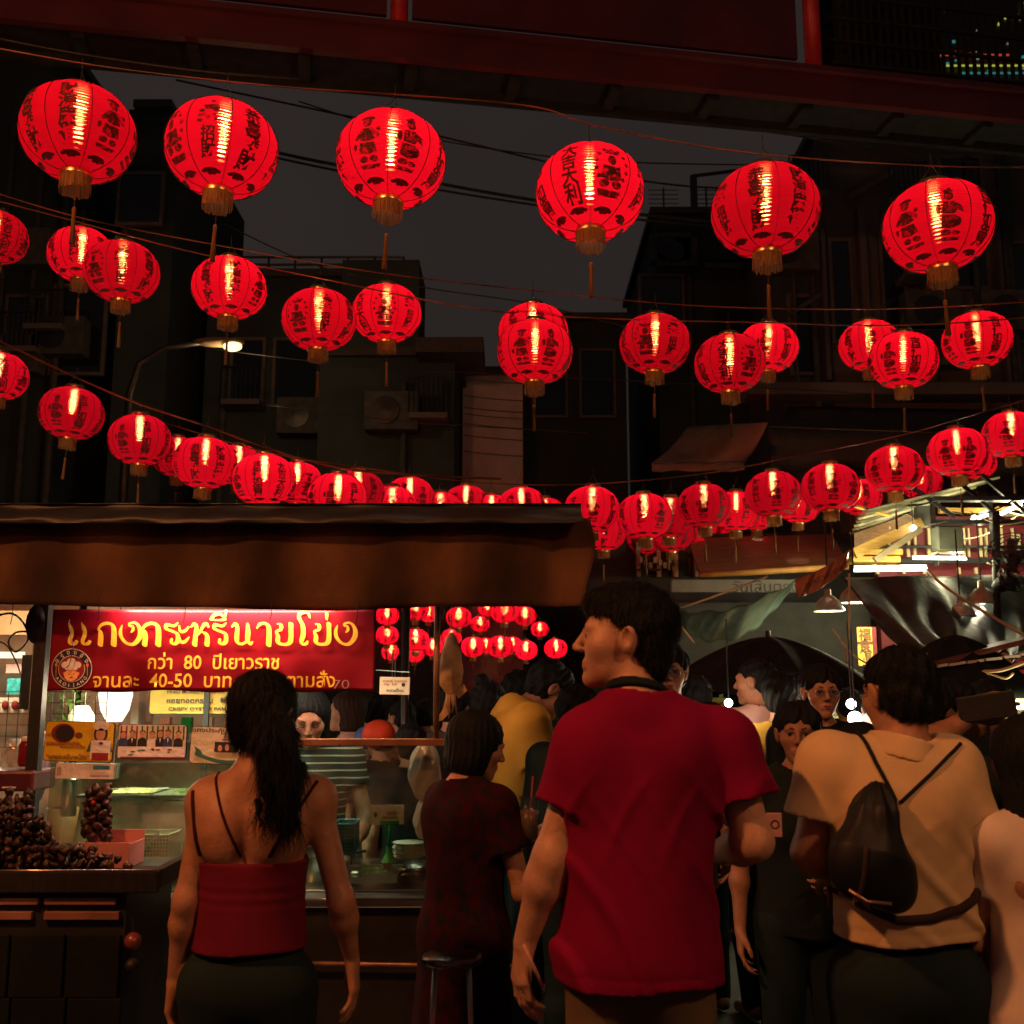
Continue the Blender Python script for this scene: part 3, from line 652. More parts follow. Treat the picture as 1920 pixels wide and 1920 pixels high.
# unseen copies of the lamp, added near the viewpoint to light the people
s2 = copy_tree(sl); s2.scale = (.66,) * 3; s2.location = (-3.5, .8, .95); s2['label'] = 'unseen street lamp added left of the viewpoint to light the people'
for ch in s2.children:
    if ch.type == 'LIGHT': ch.data = ch.data.copy(); ch.data.energy = 430; ch.data.color = (1, .31, .085); ch.data.shadow_soft_size = .12

s3 = copy_tree(s2); s3.scale = (.66,) * 3; s3.rotation_euler = (0, 0, R(180)); s3.location = (3.2, -.3, .5); s3['label'] = 'unseen street lamp added behind the viewpoint at right to light the crowd'
for ch in s3.children:
    if ch.type == 'LIGHT': ch.data = ch.data.copy(); ch.data.energy = 170; ch.data.color = (1, .40, .14)
# ================================================================ the curry stall on the left
YS = 4.0                                        # front plane of the stall
CLOTH = mat('brown awning cloth', (.21, .105, .055), .85, scale=2.2, trans=.42, stretch=(2.2, 1, 1.2), bump=.6, bscale=7, col2=(.075, .042, .027))
_n = CLOTH.node_tree.nodes; _L = CLOTH.node_tree.links      # fine horizontal weave over the creases
_w = _n.new('ShaderNodeTexNoise'); _w.inputs['Scale'].default_value = 40; _m2 = _n.new('ShaderNodeMapping'); _m2.inputs['Scale'].default_value = (.6, 1, 9); _t = _n.new('ShaderNodeTexCoord')
_L.new(_t.outputs['Object'], _m2.inputs[0]); _L.new(_m2.outputs[0], _w.inputs['Vector']); _b = _n.new('ShaderNodeBump'); _b.inputs['Strength'].default_value = .5; _b.inputs['Distance'].default_value = .004
_L.new(_w.outputs[0], _b.inputs['Height']); _pb = _n['Principled BSDF']; _L.new(_pb.inputs['Normal'].links[0].from_socket, _b.inputs['Normal']); _L.new(_b.outputs[0], _pb.inputs['Normal'])
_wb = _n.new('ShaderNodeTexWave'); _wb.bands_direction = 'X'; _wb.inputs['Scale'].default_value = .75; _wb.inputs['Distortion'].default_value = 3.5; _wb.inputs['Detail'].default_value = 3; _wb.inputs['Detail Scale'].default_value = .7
_L.new(_t.outputs['Object'], _wb.inputs['Vector']); _mr = _n.new('ShaderNodeMapRange'); _mr.inputs[3].default_value = .45; _mr.inputs[4].default_value = 1.3; _L.new(_wb.outputs['Fac'], _mr.inputs[0])      # broad light and shadow bands painted into the cloth colour
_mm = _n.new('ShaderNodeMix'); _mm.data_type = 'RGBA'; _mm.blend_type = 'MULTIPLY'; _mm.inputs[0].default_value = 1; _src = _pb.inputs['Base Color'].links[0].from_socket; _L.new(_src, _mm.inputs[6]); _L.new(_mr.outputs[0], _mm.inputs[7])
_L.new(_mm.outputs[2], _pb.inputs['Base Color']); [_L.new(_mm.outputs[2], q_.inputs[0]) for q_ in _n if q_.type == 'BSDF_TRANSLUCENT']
TARP = mat('black roof tarpaulin', (.014, .016, .016), .5, var=.3, bump=.3, bscale=12)
def lerp(a, b, t): return a + (b - a) * t
stall_x0, stall_x1 = at(-160, 1300, YS).x, at(836, 1300, YS).x
st = thing('food_stall', 'curry stall with black roof edge, steel counter, glass front and posts', 'food stall', (at(450, 1300, YS).x, YS, .12))
def SL(b): b.off = st.location; return b
YA = YS - .15
ztop = at(500, 941, YA).z; zlip = at(500, 986, YA).z; zval = at(500, 1137, YA).z
xr = at(1106, 1000, YA).x
# dark wrapped roof edge with a few glossy wrinkles
def edge(u, v):
    x = lerp(stall_x0 - .3, xr - .03, u); a = v * math.pi * 1.2 - .3
    zz = lerp(ztop, zlip, v) + .003 * math.sin(u * 60 + v * 3) * math.sin(v * 3.1)
    return Vector((x, YS - .17 + .05 * math.cos(a) + .004 * math.sin(u * 41 + v * 9) + .002 * math.sin(u * 97 - v * 14), zz))
SL(MB()).sheet(edge, 120, 8).build('roof_edge', TARP, st, True)
SL(MB()).sheet(lambda u, v: Vector((lerp(stall_x0 - .3, xr - .03, u), lerp(YS - .13, YS + 2.0, v), ztop - .004 - .16 * v - .05 * math.sin(v * math.pi) * abs(math.sin(u * 12)))), 40, 8).build('roof_sheet', TARP, st, True)
# hanging brown valance
def val(u, v):
    x = lerp(stall_x0 - .3, xr, u)
    f = .012 * math.sin(x * 9 + v * 1.5) + .018 * math.sin(x * 3.7 - v * 2.2 + 1) * v + .008 * math.sin(x * 23 + v * 4)
    f *= .25 + .75 * v
    f += .005 * max(0, math.sin(x * 2.1 + v * 2.6)) ** 6 * math.sin(v * 6) + .0035 * math.exp(-(((x + 10) % .62 - .31) / .008) ** 2)
    f += .03 * math.exp(-((x - xr + .14) / .05) ** 2) * math.sin(v * 3)
    x2 = x + (.02 * math.sin(v * 5) if u > .97 else 0)
    return Vector((x2, YS - .14 + f, lerp(zlip + .03, zval + .010 * math.sin(x * 2.3) - .012 * math.sin(x * 7) * .3, v)))
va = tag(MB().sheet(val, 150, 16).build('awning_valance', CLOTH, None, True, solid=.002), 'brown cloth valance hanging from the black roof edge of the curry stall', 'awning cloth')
SL(MB()).beam((stall_x0 - .3, YS - .10, zval + .020), (xr, YS - .10, zval + .020), .02, .02).build('lower_rail', BLACK, st)
def pole(px, y0, y1, Y, r, m, nm='post', dx=0):
    a = at(px, y0, Y); b = at(px + dx, y1, Y); return SL(MB()).tube([a, b], r, 10).build(nm, m, st, True)
RUSTY = mat('rusty painted steel', (.33, .17, .09), .5, .5, var=.5, scale=12)
a = at(84, 1140, YS); SL(MB()).bbox((a.x - .022, YS - .02, .9), (a.x + .022, YS + .02, zval + .05)).build('post', BLACK, st)
a = at(70, 1180, YS); SL(MB()).ball((a.x, YS - .01, at(0, 1170, YS).z), (.04, .03, .075), 12, 8).build('cable_box', BLACK, st, True)
a = at(820, 1140, YS); SL(MB()).tube([(a.x, YS, at(0, 1392, YS).z), (a.x, YS, zval + .05)], .0115, 10).build('post', RUSTY, st, True)
for x in (stall_x0, stall_x1 - .3): SL(MB()).tube([(x, YS + 1.5, .12), (x, YS + 1.5, ztop - .12)], .02, 8).build('post', DARKMETAL, st, True)
SL(MB()).tube([(stall_x0, YS, .12), (stall_x0, YS, ztop)], .02, 8).build('post', DARKMETAL, st, True)
# counter body, steel edges
zc = at(600, 1672, YS).z; x0c = at(265, 1672, YS).x; x1c = at(832, 1672, YS).x
SL(MB()).bbox((stall_x0, YS + .02, .14), (x1c, YS + .9, zc - .06)).build('cabinet', mat('stall cabinet', (.05, .05, .048), .35, .4, var=.3), st)
SL(MB()).bbox((stall_x0, YS - .01, zc - .055), (x1c, YS + .9, zc - .02)).build('counter_top', STEEL, st, bevel=.006)
for k, y in enumerate((1668, 1683)):
    z = at(600, y, YS).z; SL(MB()).tube([(x0c - .25, YS - .03, z), (x1c, YS - .03, z)], .005, 8).build('edge_rail', STEEL, st, True)
SL(MB()).tube([(at(560, 1800, YS).x, YS - .02, at(0, 1803, YS).z), (at(980, 1800, YS).x, YS - .02, at(0, 1810, YS).z)], .008, 8).build('foot_rail', RUSTY, st, True)
# rail over the right hand glass, glass panes
zg = at(700, 1392, YS).z; xa = at(556, 1392, YS).x
SL(MB()).bbox((xa, YS - .015, zg - .012), (x1c - .005, YS + .015, zg + .014)).build('glass_rail', mat('brass rail', (.52, .26, .15), .38, .7, var=.3), st, bevel=.003)
for px in (638, 716): p = at(px, 1397, YS); SL(MB()).ball((p.x, YS - .016, p.z), .004, 8, 6).build('rivet', DARKMETAL, st, True)
SL(MB()).bbox((xa + .005, YS - .003, zc + .0), (x1c - .02, YS + .003, zg - .0125)).build('glass_pane', glass('stall glass'), st)
xl = at(98, 1400, YS).x; zl1 = at(0, 1430, YS).z
SL(MB()).bbox((xl, YS - .003, zc + .0), (xa - .03, YS + .003, zl1)).build('glass_pane', glass('smeared stall glass', (.80, .88, .74), .16, .5), st)
SL(MB()).beam((xa - .02, YS, zc - .02), (xa - .02, YS, at(0, 1300, YS).z), .02, .02).build('glass_post', STEEL, st)
SL(MB()).beam((xl - .01, YS - .02, zc), (xl - .01, YS - .02, at(0, 1430, YS).z), .008, .008).build('glass_post', STEEL, st)
SL(MB()).bbox((xl, YS + .25, at(0, 1510, YS).z), (xa, YS + .55, at(0, 1504, YS).z)).build('shelf', STEEL, st)
SL(MB()).bbox((stall_x0, YS + 1.62, .14), (at(500, 1400, YS + 1.6).x, YS + 1.64, 1.30)).build('back_panel', mat('greasy back panel', (.42, .40, .28), .6, var=.6, scale=4), st)

for k in range(9):                       # seams and ties of the valance
    x = stall_x0 + .1 + k * .31; y_ = YS - .155
    MB(off=(0, 0, 0)).tube([(x, y_, zval + .03), (x + .004, y_ - .004, zval - .02 - .01 * (k % 3)), (x - .003, y_, zval - .05 - .015 * (k % 2))], .0016, 5).build('tie', CABLE, va)
# ---- banner
BN = mat('red vinyl banner', (.20, .003, .014), .45, var=.12, scale=1.5, bump=.2, bscale=6, spec=.3)
YEL = mat('yellow banner print', (.92, .72, .07), .5, var=.05)
Yb = YS - .045
pz0, pz1 = at(400, 1143, Yb).z, at(400, 1296, Yb).z; bx0, bx1 = at(97, 1200, Yb).x, at(704, 1200, Yb).x
bn = thing('shop_banner', 'red vinyl shop banner with big yellow Thai lettering hanging under the valance', 'banner', ((bx0 + bx1) / 2, Yb, pz1))
def wav(x, z):
    lo = max(0, 1 - (z - pz1) / .12)
    return .006 * math.sin(x * 5) + .010 * lo * math.sin(x * 14 + 2) * math.sin(x * 3.1) + .004 * math.sin(x * 31) * lo
MB(off=bn.location).sheet(lambda u, v: Vector((lerp(bx0, bx1, u), Yb + wav(lerp(bx0, bx1, u), lerp(pz1, pz0, v)), lerp(pz1, pz0, v) + (0 if v > .02 else .004 * math.sin(u * 22)))), 160, 24).build('vinyl_sheet', BN, bn, True, solid=.001)
def on_banner(name, body, size, px, py, width_px, m, bold=0, spacing=1, off=.006):
    p = at(px, py, Yb); me = text_mesh(body, 1, bold, spacing=spacing)
    co = np.zeros(len(me.vertices) * 3, 'f'); me.vertices.foreach_get('co', co); co = co.reshape(-1, 3); c = (co.max(0) + co.min(0)) / 2; co -= c
    s = (width_px / F * Yb) / np.ptp(co[:, 0]); sy = (size / F * Yb) / np.ptp(co[:, 1])
    out = np.zeros_like(co); out[:, 0] = p.x + co[:, 0] * s; out[:, 2] = p.z + co[:, 1] * sy
    for i in range(len(out)): out[i, 1] = Yb + wav(out[i, 0], out[i, 2]) - off
    out -= np.array(bn.location, 'f'); me.vertices.foreach_set('co', out.ravel()); me.materials.clear(); me.materials.append(m)
    return link(name, me, bn)
# brush-drawn Thai headline: every glyph a set of pen strokes (x, y, pen width) in a 1 x 1 box
def stroke(pts, n=10):
    P_ = [np.array(p, float) for p in pts]; out = []
    for i in range(len(P_) - 1):
        p0, p1, p2, p3 = P_[max(i - 1, 0)], P_[i], P_[i + 1], P_[min(i + 2, len(P_) - 1)]
        for k in range(n):
            t = k / n; out.append(.5 * ((2 * p1) + (p2 - p0) * t + (2 * p0 - 5 * p1 + 4 * p2 - p3) * t * t + (3 * p1 - p0 - 3 * p2 + p3) * t ** 3))
    return out + [P_[-1]]
W_ = .19
GL = {
 'e': [[(.02, 1.04, .02), (.12, .8, .16), (.17, .5, .15), (.08, .2, .14), (.10, .04, .13), (.30, .04, .14), (.40, .16, .12)]],
 'ko': [[(.10, .0, .20), (.13, .4, .19), (.10, .62, .15), (.02, .72, .08), (.16, .92, .12), (.42, 1.0, .14), (.66, .9, .17), (.72, .55, .2), (.70, .0, .22)]],
 'ngo': [[(.50, .58, .05), (.58, .70, .10), (.56, .86, .10), (.42, .88, .08), (.46, 1.0, .08), (.72, 1.0, .12), (.90, .72, .17), (.88, .35, .18), (.62, .03, .14), (.30, .08, .15), (.08, .34, .15), (.04, .64, .12), (.12, .92, .03)]],
 'ro': [[(.62, 1.02, .05), (.44, .88, .11), (.16, .94, .14), (.10, .76, .13), (.40, .62, .13), (.60, .5, .15), (.62, .2, .16), (.50, .04, .13), (.34, .10, .13), (.36, .26, .10)]],
 'a': [[(.08, .9, .05), (.14, .62, .12), (.34, .66, .11), (.50, .84, .05)], [(.08, .44, .05), (.14, .14, .13), (.34, .16, .12), (.52, .36, .05)]],
 'ho': [[(.02, .84, .06), (.18, .98, .13), (.26, .84, .14), (.22, .4, .17), (.18, .0, .19)], [(.22, .34, .05), (.42, .62, .10), (.60, .94, .12), (.72, .98, .12), (.78, .84, .08)], [(.46, .6, .05), (.68, .52, .14), (.74, .3, .17), (.72, .0, .19)]],
 'i': [[(.0, 1.18, .09), (.16, 1.4, .12), (.44, 1.42, .12), (.62, 1.2, .10), (.3, 1.16, .08), (.0, 1.18, .08)], [(.60, 1.2, .08), (.68, 1.6, .09)]],
 'no': [[(.02, .84, .06), (.18, .98, .13), (.26, .84, .14), (.24, .4, .17), (.26, .12, .15), (.46, .04, .12), (.66, .14, .10)], [(.72, .98, .10), (.74, .6, .18), (.72, .22, .17), (.84, .04, .13), (.94, .14, .06)]],
 'aa': [[(.02, .78, .05), (.14, .96, .11), (.38, 1.0, .13), (.54, .84, .16), (.56, .4, .19), (.54, .0, .20)]],
 'yo': [[(.12, .98, .06), (.28, .92, .13), (.26, .72, .12), (.08, .62, .10), (.14, .40, .16), (.14, .12, .17), (.36, .02, .14), (.62, .06, .15), (.72, .3, .18), (.72, .98, .17)]],
 'o': [[(.62, 1.28, .06), (.50, 1.5, .12), (.20, 1.48, .13), (.14, 1.26, .14), (.30, .9, .17), (.32, .5, .18), (.24, .16, .15), (.30, .02, .12), (.46, .06, .12), (.52, .16, .08)]],
 'mai': [[(.0, 1.20, .09), (.0, 1.46, .12)]],
 'sara_i_top': []}
def glyphs(seq, x, H, base_py, sc_x):
    """lay strokes onto the banner; x in picture px, H glyph height px"""
    b = MB(off=bn.location); lay = 0
    for g, adv, dx in seq:
        for st_ in GL[g]:
            pts = stroke(st_); lay += 1; vs = []; fs = []
            W3 = []
            for (gx, gy, wd) in pts: W3.append((x + (gx + dx) * sc_x, base_py - gy * H, max(wd, .035) * H * .70))
            m = 10
            for i, (qx, qy, r) in enumerate(W3):       # pen nib: a turned ellipse swept along the stroke
                n0 = len(vs)
                for k in range(m):
                    q = 2 * math.pi * k / m; ex, ey = r * 1.0 * math.cos(q), r * .62 * math.sin(q); c, s = math.cos(.5), math.sin(.5)
                    vs.append((qx + ex * c - ey * s, qy + ex * s + ey * c))
                fs.append(tuple(range(n0, n0 + m)))
            V = []
            for idx, (qx, qy) in enumerate(vs):
                p = at(qx, qy, Yb); V.append((p.x, Yb + wav(p.x, p.z) - .006 - .00002 * (idx // m) - .0001 * (lay % 5), p.z))
            b.add(V, fs)
        x += adv * .905
    return b.build('headline_lettering', YEL, bn)
HL = [('e', 27, 0), ('e', 35, 0), ('ko', 45, 0), ('ngo', 46, 0), ('ko', 44, 0), ('ro', 28, 0), ('a', 27, 0), ('ho', 44, 0), ('i', 0, -.05), ('ro', 40, 0), ('no', 52, 0), ('aa', 38, 0), ('yo', 44, 0),
      ('o', 35, 0), ('yo', 0, 0), ('mai', 46, .62), ('ngo', 40, 0)]
glyphs(HL, 130, 40, 1209, 42)
on_banner('second_line_lettering', 'กว่า  80  ปีเยาวราช', 31, 401, 1239, 243, YEL, .012)
on_banner('third_line_lettering', 'จานละ  40-50  บาท  พิเศษตามสั่ง', 31, 403, 1273, 446, YEL, .012)
GREYL = mat('grey line print', (.45, .38, .36), .6)
on_banner('added_price_lettering', '70', 16, 640, 1283, 30, GREYL, -.012)
# round emblem: rings, chef's head and hat, spoons, lettering round the rim
def LP(px, py, d=.007): p = at(px, py, Yb); return Vector((p.x, Yb + wav(p.x, p.z) - d, p.z)) - bn.location
em = thing  # (parts below hang on the banner)
ec, er = (137.5, 1254), 38
def disc(cx, cy, rx, ry, d, m, name, n=36, poly=None):
    b = MB(); pts = poly or ell2(cx, cy, rx, ry, n); b.add([LP(x, y, d) for x, y in pts], [tuple(range(len(pts)))]); return b.build(name, m, bn)
NAVY = mat('navy print', (.012, .015, .03), .5); CRE = mat('cream print', (.78, .74, .66), .5); MAR = mat('maroon print', (.22, .012, .02), .5); SKN = mat('peach print', (.85, .42, .16), .5); ORG = mat('orange print', (.85, .22, .08), .5)
emb = disc(*ec, er, er, .0065, CRE, 'emblem')
disc(*ec, er - 1.6, er - 1.6, .0070, NAVY, 'emblem_disc'); disc(*ec, 25, 25, .0075, CRE, 'emblem_ring'); disc(*ec, 23.8, 23.8, .0080, MAR, 'emblem_field')
disc(137, 1266, 12.5, 11, .0085, SKN, 'emblem_face'); disc(125.5, 1263, 2.6, 3, .0085, SKN, 'emblem_ear'); disc(149.5, 1263, 2.6, 3, .0085, SKN, 'emblem_ear')
for x, y, r in ((126, 1247, 7.5), (148, 1247, 7.5), (137, 1241, 8.5), (137, 1249, 9)): disc(x, y, r, r * .85, .0088, CRE, 'emblem_hat', 16)
disc(0, 0, 0, 0, .0089, CRE, 'emblem_hat', poly=[(126, 1256), (148, 1256), (149, 1248), (125, 1248)])
for x in (133, 142): disc(x, 1264, 1.1, .8, .0092, NAVY, 'emblem_eye', 8)
disc(137.5, 1270, 3, .7, .0092, NAVY, 'emblem_mouth', 8)
for x in (109, 167):
    disc(x, 1247, 2.6, 3.6, .0086, ORG, 'emblem_spoon', 12); disc(0, 0, 0, 0, .0086, ORG, 'emblem_spoon_handle', poly=[(x - .6, 1250), (x + .6, 1250), (x + .6, 1268), (x - .6, 1268)])
def arc_text(s, a0, a1, rad, size, flip):
    for i, ch in enumerate(s):
        a = R(a0 + (a1 - a0) * i / (len(s) - 1)); cx, cy = ec[0] + rad * math.cos(a), ec[1] - rad * math.sin(a); rot = a - math.pi / 2 if not flip else a + math.pi / 2
        me = text_mesh(ch, 1, .015); co = [v.co.copy() for v in me.vertices]; mx = (max(c.x for c in co) + min(c.x for c in co)) / 2; my = (max(c.y for c in co) + min(c.y for c in co)) / 2
        c, s_ = math.cos(rot), math.sin(rot)
        for v, q in zip(me.vertices, co):
            X, Y_ = (q.x - mx) * size, (q.y - my) * size; v.co = LP(cx + X * c - Y_ * s_, cy - (X * s_ + Y_ * c), .0078)
        me.materials.clear(); me.materials.append(CRE); link('emblem_lettering', me, bn)
arc_text(['อ', 'ร่', 'อ', 'ย', 'จั', 'ง'], 152, 28, 31, 12, False)
arc_text('AROIJANG', 215, 325, 31, 8.5, True)
# the tube lamp clipped behind the valance that lights the banner
zt_ = zval + .04
tl = thing('tube_lamp', 'tube lamp tucked behind the valance above the banner', 'lamp', (at(430, 1140, YS).x, YS - .075, zt_))
MB().tube([(-.5, 0, 0), (.5, 0, 0)], .010, 10).build('tube', emit('tube glow', (1, .93, .8), 6), tl, True)
lamp('banner_light', 'AREA', (0, -.005, -.013), (1, .42, .26), 17, tl, rot=(R(24), 0, 0), size=(.75, .02))

# ---- boards on the glass
def board(label, px0, py0, px1, py1, m, Y=YS - .03, r=.012, cat='sign', name='menu_board', tilt=0, edge=None):
    a = at(px0, py1, Y); b = at(px1, py0, Y); t = thing(name, label, cat, ((a.x + b.x) / 2, Y, (a.z + b.z) / 2)); t.rotation_euler = (0, R(tilt), 0)
    w_, h = (b.x - a.x) / 2, (b.z - a.z) / 2
    poly = []
    for sx, sz, a0 in ((1, 1, 0), (-1, 1, 90), (-1, -1, 180), (1, -1, 270)): poly += [(sx * (w_ - r) + r * math.cos(R(a0 + q)), sz * (h - r) + r * math.sin(R(a0 + q))) for q in (0, 30, 60, 90)]
    MB().prism([(x * 1.02, z * 1.035) for x, z in poly], (0, .012, 0), (1, 0, 0), (0, 0, 1), -.012 if False else .010).build('backing', edge or BLACK, t)
    MB().prism(poly, (0, 0, 0), (1, 0, 0), (0, 0, 1), .001).build('printed_face', m, t); return t, w_, h
def flat(t, poly, m, d=.003, name='print'):
    return MB().add([(x, -d, z) for x, z in poly], [tuple(range(len(poly)))]).build(name, m, t)
def rect(x0, z0, x1, z1): return [(x0, z0), (x1, z0), (x1, z1), (x0, z1)]
YB_ = mat('yellow board print', (.80, .58, .03), .45, var=.1); CRM = mat('cream board print', (.72, .72, .50), .45, var=.12); SKIN2 = mat('printed skin', (.62, .36, .22), .6)
REDP = mat('dark red print', (.30, .02, .03), .6); BRN = mat('brown print', (.20, .08, .03), .6); GRN = mat('green print', (.03, .16, .12), .6); WHT = mat('white print', (.80, .80, .76), .6); BLK = mat('black print', (.02, .02, .025), .6); TEAL = mat('teal print', (.03, .22, .24), .6); BLU = mat('blue print', (.04, .07, .20), .6)
t, w_, h = board('yellow rounded board with a black oval, Thai words and a cook holding a certificate', 82, 1354, 214, 1427, YB_, tilt=1.5)
U = 1 / F * YS
def tx(t, s, cx, cz, wd, m, size=.02, bold=.01, d=.004): return lettering('board_lettering', s, size, m, t, (cx, -d, cz), bold=bold, width=wd)
flat(t, ell2(-.06 * 1, h * .42, .043, .034, 20), REDP, .0025); flat(t, ell2(-.055, h * .40, .034, .030, 20), BLK, .003); flat(t, ell2(-.002, h * .32, .014, .011, 14), BRN, .003)
tx(t, 'นายโย่ง', -.105, h * .35, .045, BRN, .016); tx(t, 'สุดยอดอร่อยต้นตำรับ', -.055, -h * .12, .125, REDP, .019, .02); tx(t, 'อาหารจานเด็ด', -.02, -h * .26, .09, BRN, .014, .02)
tx(t, '“แกงกะหรี่นายโย่ง”', -.035, -h * .78, .155, BRN, .022, .02)
flat(t, rect(.045, -h * .9, .118, h * .1), WHT, .0035); flat(t, ell2(.078, h * .42, .025, .030, 18), BLK, .0028); flat(t, ell2(.078, h * .40, .018, .022, 16), SKIN2, .0034)
flat(t, ell2(.078, h * .84, .030, .018, 16), WHT, .0034); flat(t, [(.03, -h * .5), (.045, h * .12), (.115, h * .12), (.125, -h * .5)], GRN, .0026); flat(t, rect(.052, -h * .92, .112, -h * .55), REDP, .004); flat(t, ell2(.082, -h * .06, .008, .005, 12), BLU, .004)
t, w_, h = board('rounded board with a printed photo of seven people behind a white dining table', 220, 1359, 350, 1422, WHT, tilt=.5)
flat(t, rect(-w_ * .98, -h * .35, w_ * .98, h * .95), CRM, .002)
for i in range(14): flat(t, rect(-w_ * .95 + i * .019, h * .1, -w_ * .95 + i * .019 + .006, h * .93), REDP if i < 4 else GRN, .0024)
for i, (x, s, c_) in enumerate(((-.105, .8, BLU), (-.072, .95, BLK), (-.035, .95, BLK), (.0, .85, WHT), (.03, 1.05, BLK), (.058, 1.1, BLU), (.096, .9, BLK))):
    flat(t, ell2(x, h * (.30 + .34 * (s - .6)), .010, .012, 12), SKIN2, .0036); flat(t, ell2(x, h * (.42 + .34 * (s - .6)), .011, .008, 12), BLK, .0034)
    flat(t, [(x - .017, -h * .3), (x - .017, h * .08), (x - .006, h * .24 * s), (x + .006, h * .24 * s), (x + .017, h * .08), (x + .017, -h * .3)], c_, .003 + .0001 * i)
    if i in (1, 4, 5): flat(t, [(x - .003, h * .2), (x + .003, h * .2), (x, -h * .1)], WHT, .0042)
flat(t, rect(-w_ * .98, -h * .96, w_ * .98, -h * .3), WHT, .0044)
for i in range(9): flat(t, ell2(random.uniform(-.11, .11), h * random.uniform(-.8, -.4), random.uniform(.004, .011), .003, 10), random.choice([BRN, GRN, TEAL]), .0046)
flat(t, rect(-w_ * .9, -h * .99, w_ * .98, -h * .90), REDP, .0047)
t, w_, h = board('pale yellow rounded board with a green ribbon and small dark picture behind the ponytailed woman', 356, 1364, 470, 1432, CRM, tilt=2)
tx(t, 'แกงประกันดาวร์', -.01, h * .84, .19, BLK, .02, .02); flat(t, rect(-.02, -h * .35, .062, h * .2), BLK, .003); flat(t, ell2(.0, -h * .15, .008, .012, 10), SKIN2, .0034); flat(t, ell2(.026, -h * .10, .008, .012, 10), SKIN2, .0034)
for z, x in ((.62, .02), (.5, .03), (.4, .03), (.3, .025)): flat(t, rect(x - .02, h * z, x + .03, h * z + .004), BRN, .003)
rb = [(-.09 + .2 * u, -h * (.35 + .45 * math.sin(u * 2.6))) for u in [i / 12 for i in range(13)]]
flat(t, rb + [(x, z - .014) for x, z in rb[::-1]], GRN, .0026); flat(t, [(-.095, -h * .05), (-.07, -h * .3), (-.06, -h * .5), (-.085, -h * .4)], GRN, .0027)
t, w_, h = board('white card taped to the glass below the yellow board', 104, 1432, 214, 1460, WHT, r=.002, tilt=1, edge=WHT, name='paper_card', cat='card')
flat(t, rect(-.1, -h * .6, -.085, h * .5), GREYL); flat(t, rect(.02, -h * .7, .09, -h * .5), GREYL); flat(t, rect(.03, h * .3, .09, h * .8), TEAL)

# menu seen behind, hanging inside
t, w_, h = board('mustard menu board with dark English and Chinese lettering inside the stall', 280, 1290, 500, 1338, mat('mustard board', (.42, .27, .05), .6, var=.2), Y=YS + 1.0, name='menu_board')
tx(t, 'FRIED MUSSEL PANCAKE (SHRIMP,CLAM)', .03, h * .68, .44, BLK, .02, .02); tx(t, 'หอยทอดกรอบ   蚵仔煎:蠔煎', .03, h * .05, .44, BLK, .03, .02); tx(t, 'CRISPY OYSTER PANCAKE', -.01, -h * .62, .34, BLK, .02, .02)
MB().bbox((-.012, -.03, -h - .35), (.012, -.012, h + .05)).build('stand', BLACK, t)

# ---- things in and on the stall
def item(name, label, cat, px, py, Y, z=None, rz=0, group=None):
    p = at(px, py, Y); return thing(name, label, cat, (p.x, Y, p.z if z is None else z), rz, group)
zcnt = zc - .018
# glowing paper shade hanging inside
t = item('paper_lamp', 'glowing white egg shaped lamp below the banner, small brown spot on it', 'lamp', 217, 1303, YS + .35)
MB().lathe([(.001, -.115), (.03, -.105), (.055, -.06), (.066, 0), (.06, .05), (.04, .09), (.02, .11)], n=24).build('shade', emit('white lamp shade', (1, .86, .68), 1.9), t, True)
MB().ball((-.028, -.058, .03), (.009, .01, .014), 10, 6).build('spot', BRN, t, True)
MB().tube([(0, 0, .11), (0, 0, .5)], .003, 6).build('flex', CABLE, t)
MB().lathe([(.032, -.105), (.026, -.14), (.012, -.18), (.01, -.3)], n=14).build('holder', mat('brown holder', (.25, .12, .07), .5), t, True)
lamp('paper_lamp_light', 'POINT', (0, -.14, 0), (1, .78, .5), 5, t, .05)
# ceiling tubes of the stall
for i, (px, yy, e, lb) in enumerate(((300, YS + .6, 24, 'left'), (640, YS + .20, 1.5, 'right'))):
    t = item('tube_lamp', f'fluorescent tube under the stall roof, over the {lb} part of the counter', 'lamp', px, 1100, yy, zval + .10)
    MB().tube([(-.3, 0, 0), (.3, 0, 0)], .012, 10).build('tube', emit('tube glow', (1, .93, .8), 6), t, True); MB().bbox((-.32, -.02, .016), (.32, .02, .04)).build('batten', BLACK, t)
    lamp('tube_light', 'AREA', (0, 0, -.016), (.93, 1, .62), e, t, size=(.6, .03), spread=105)
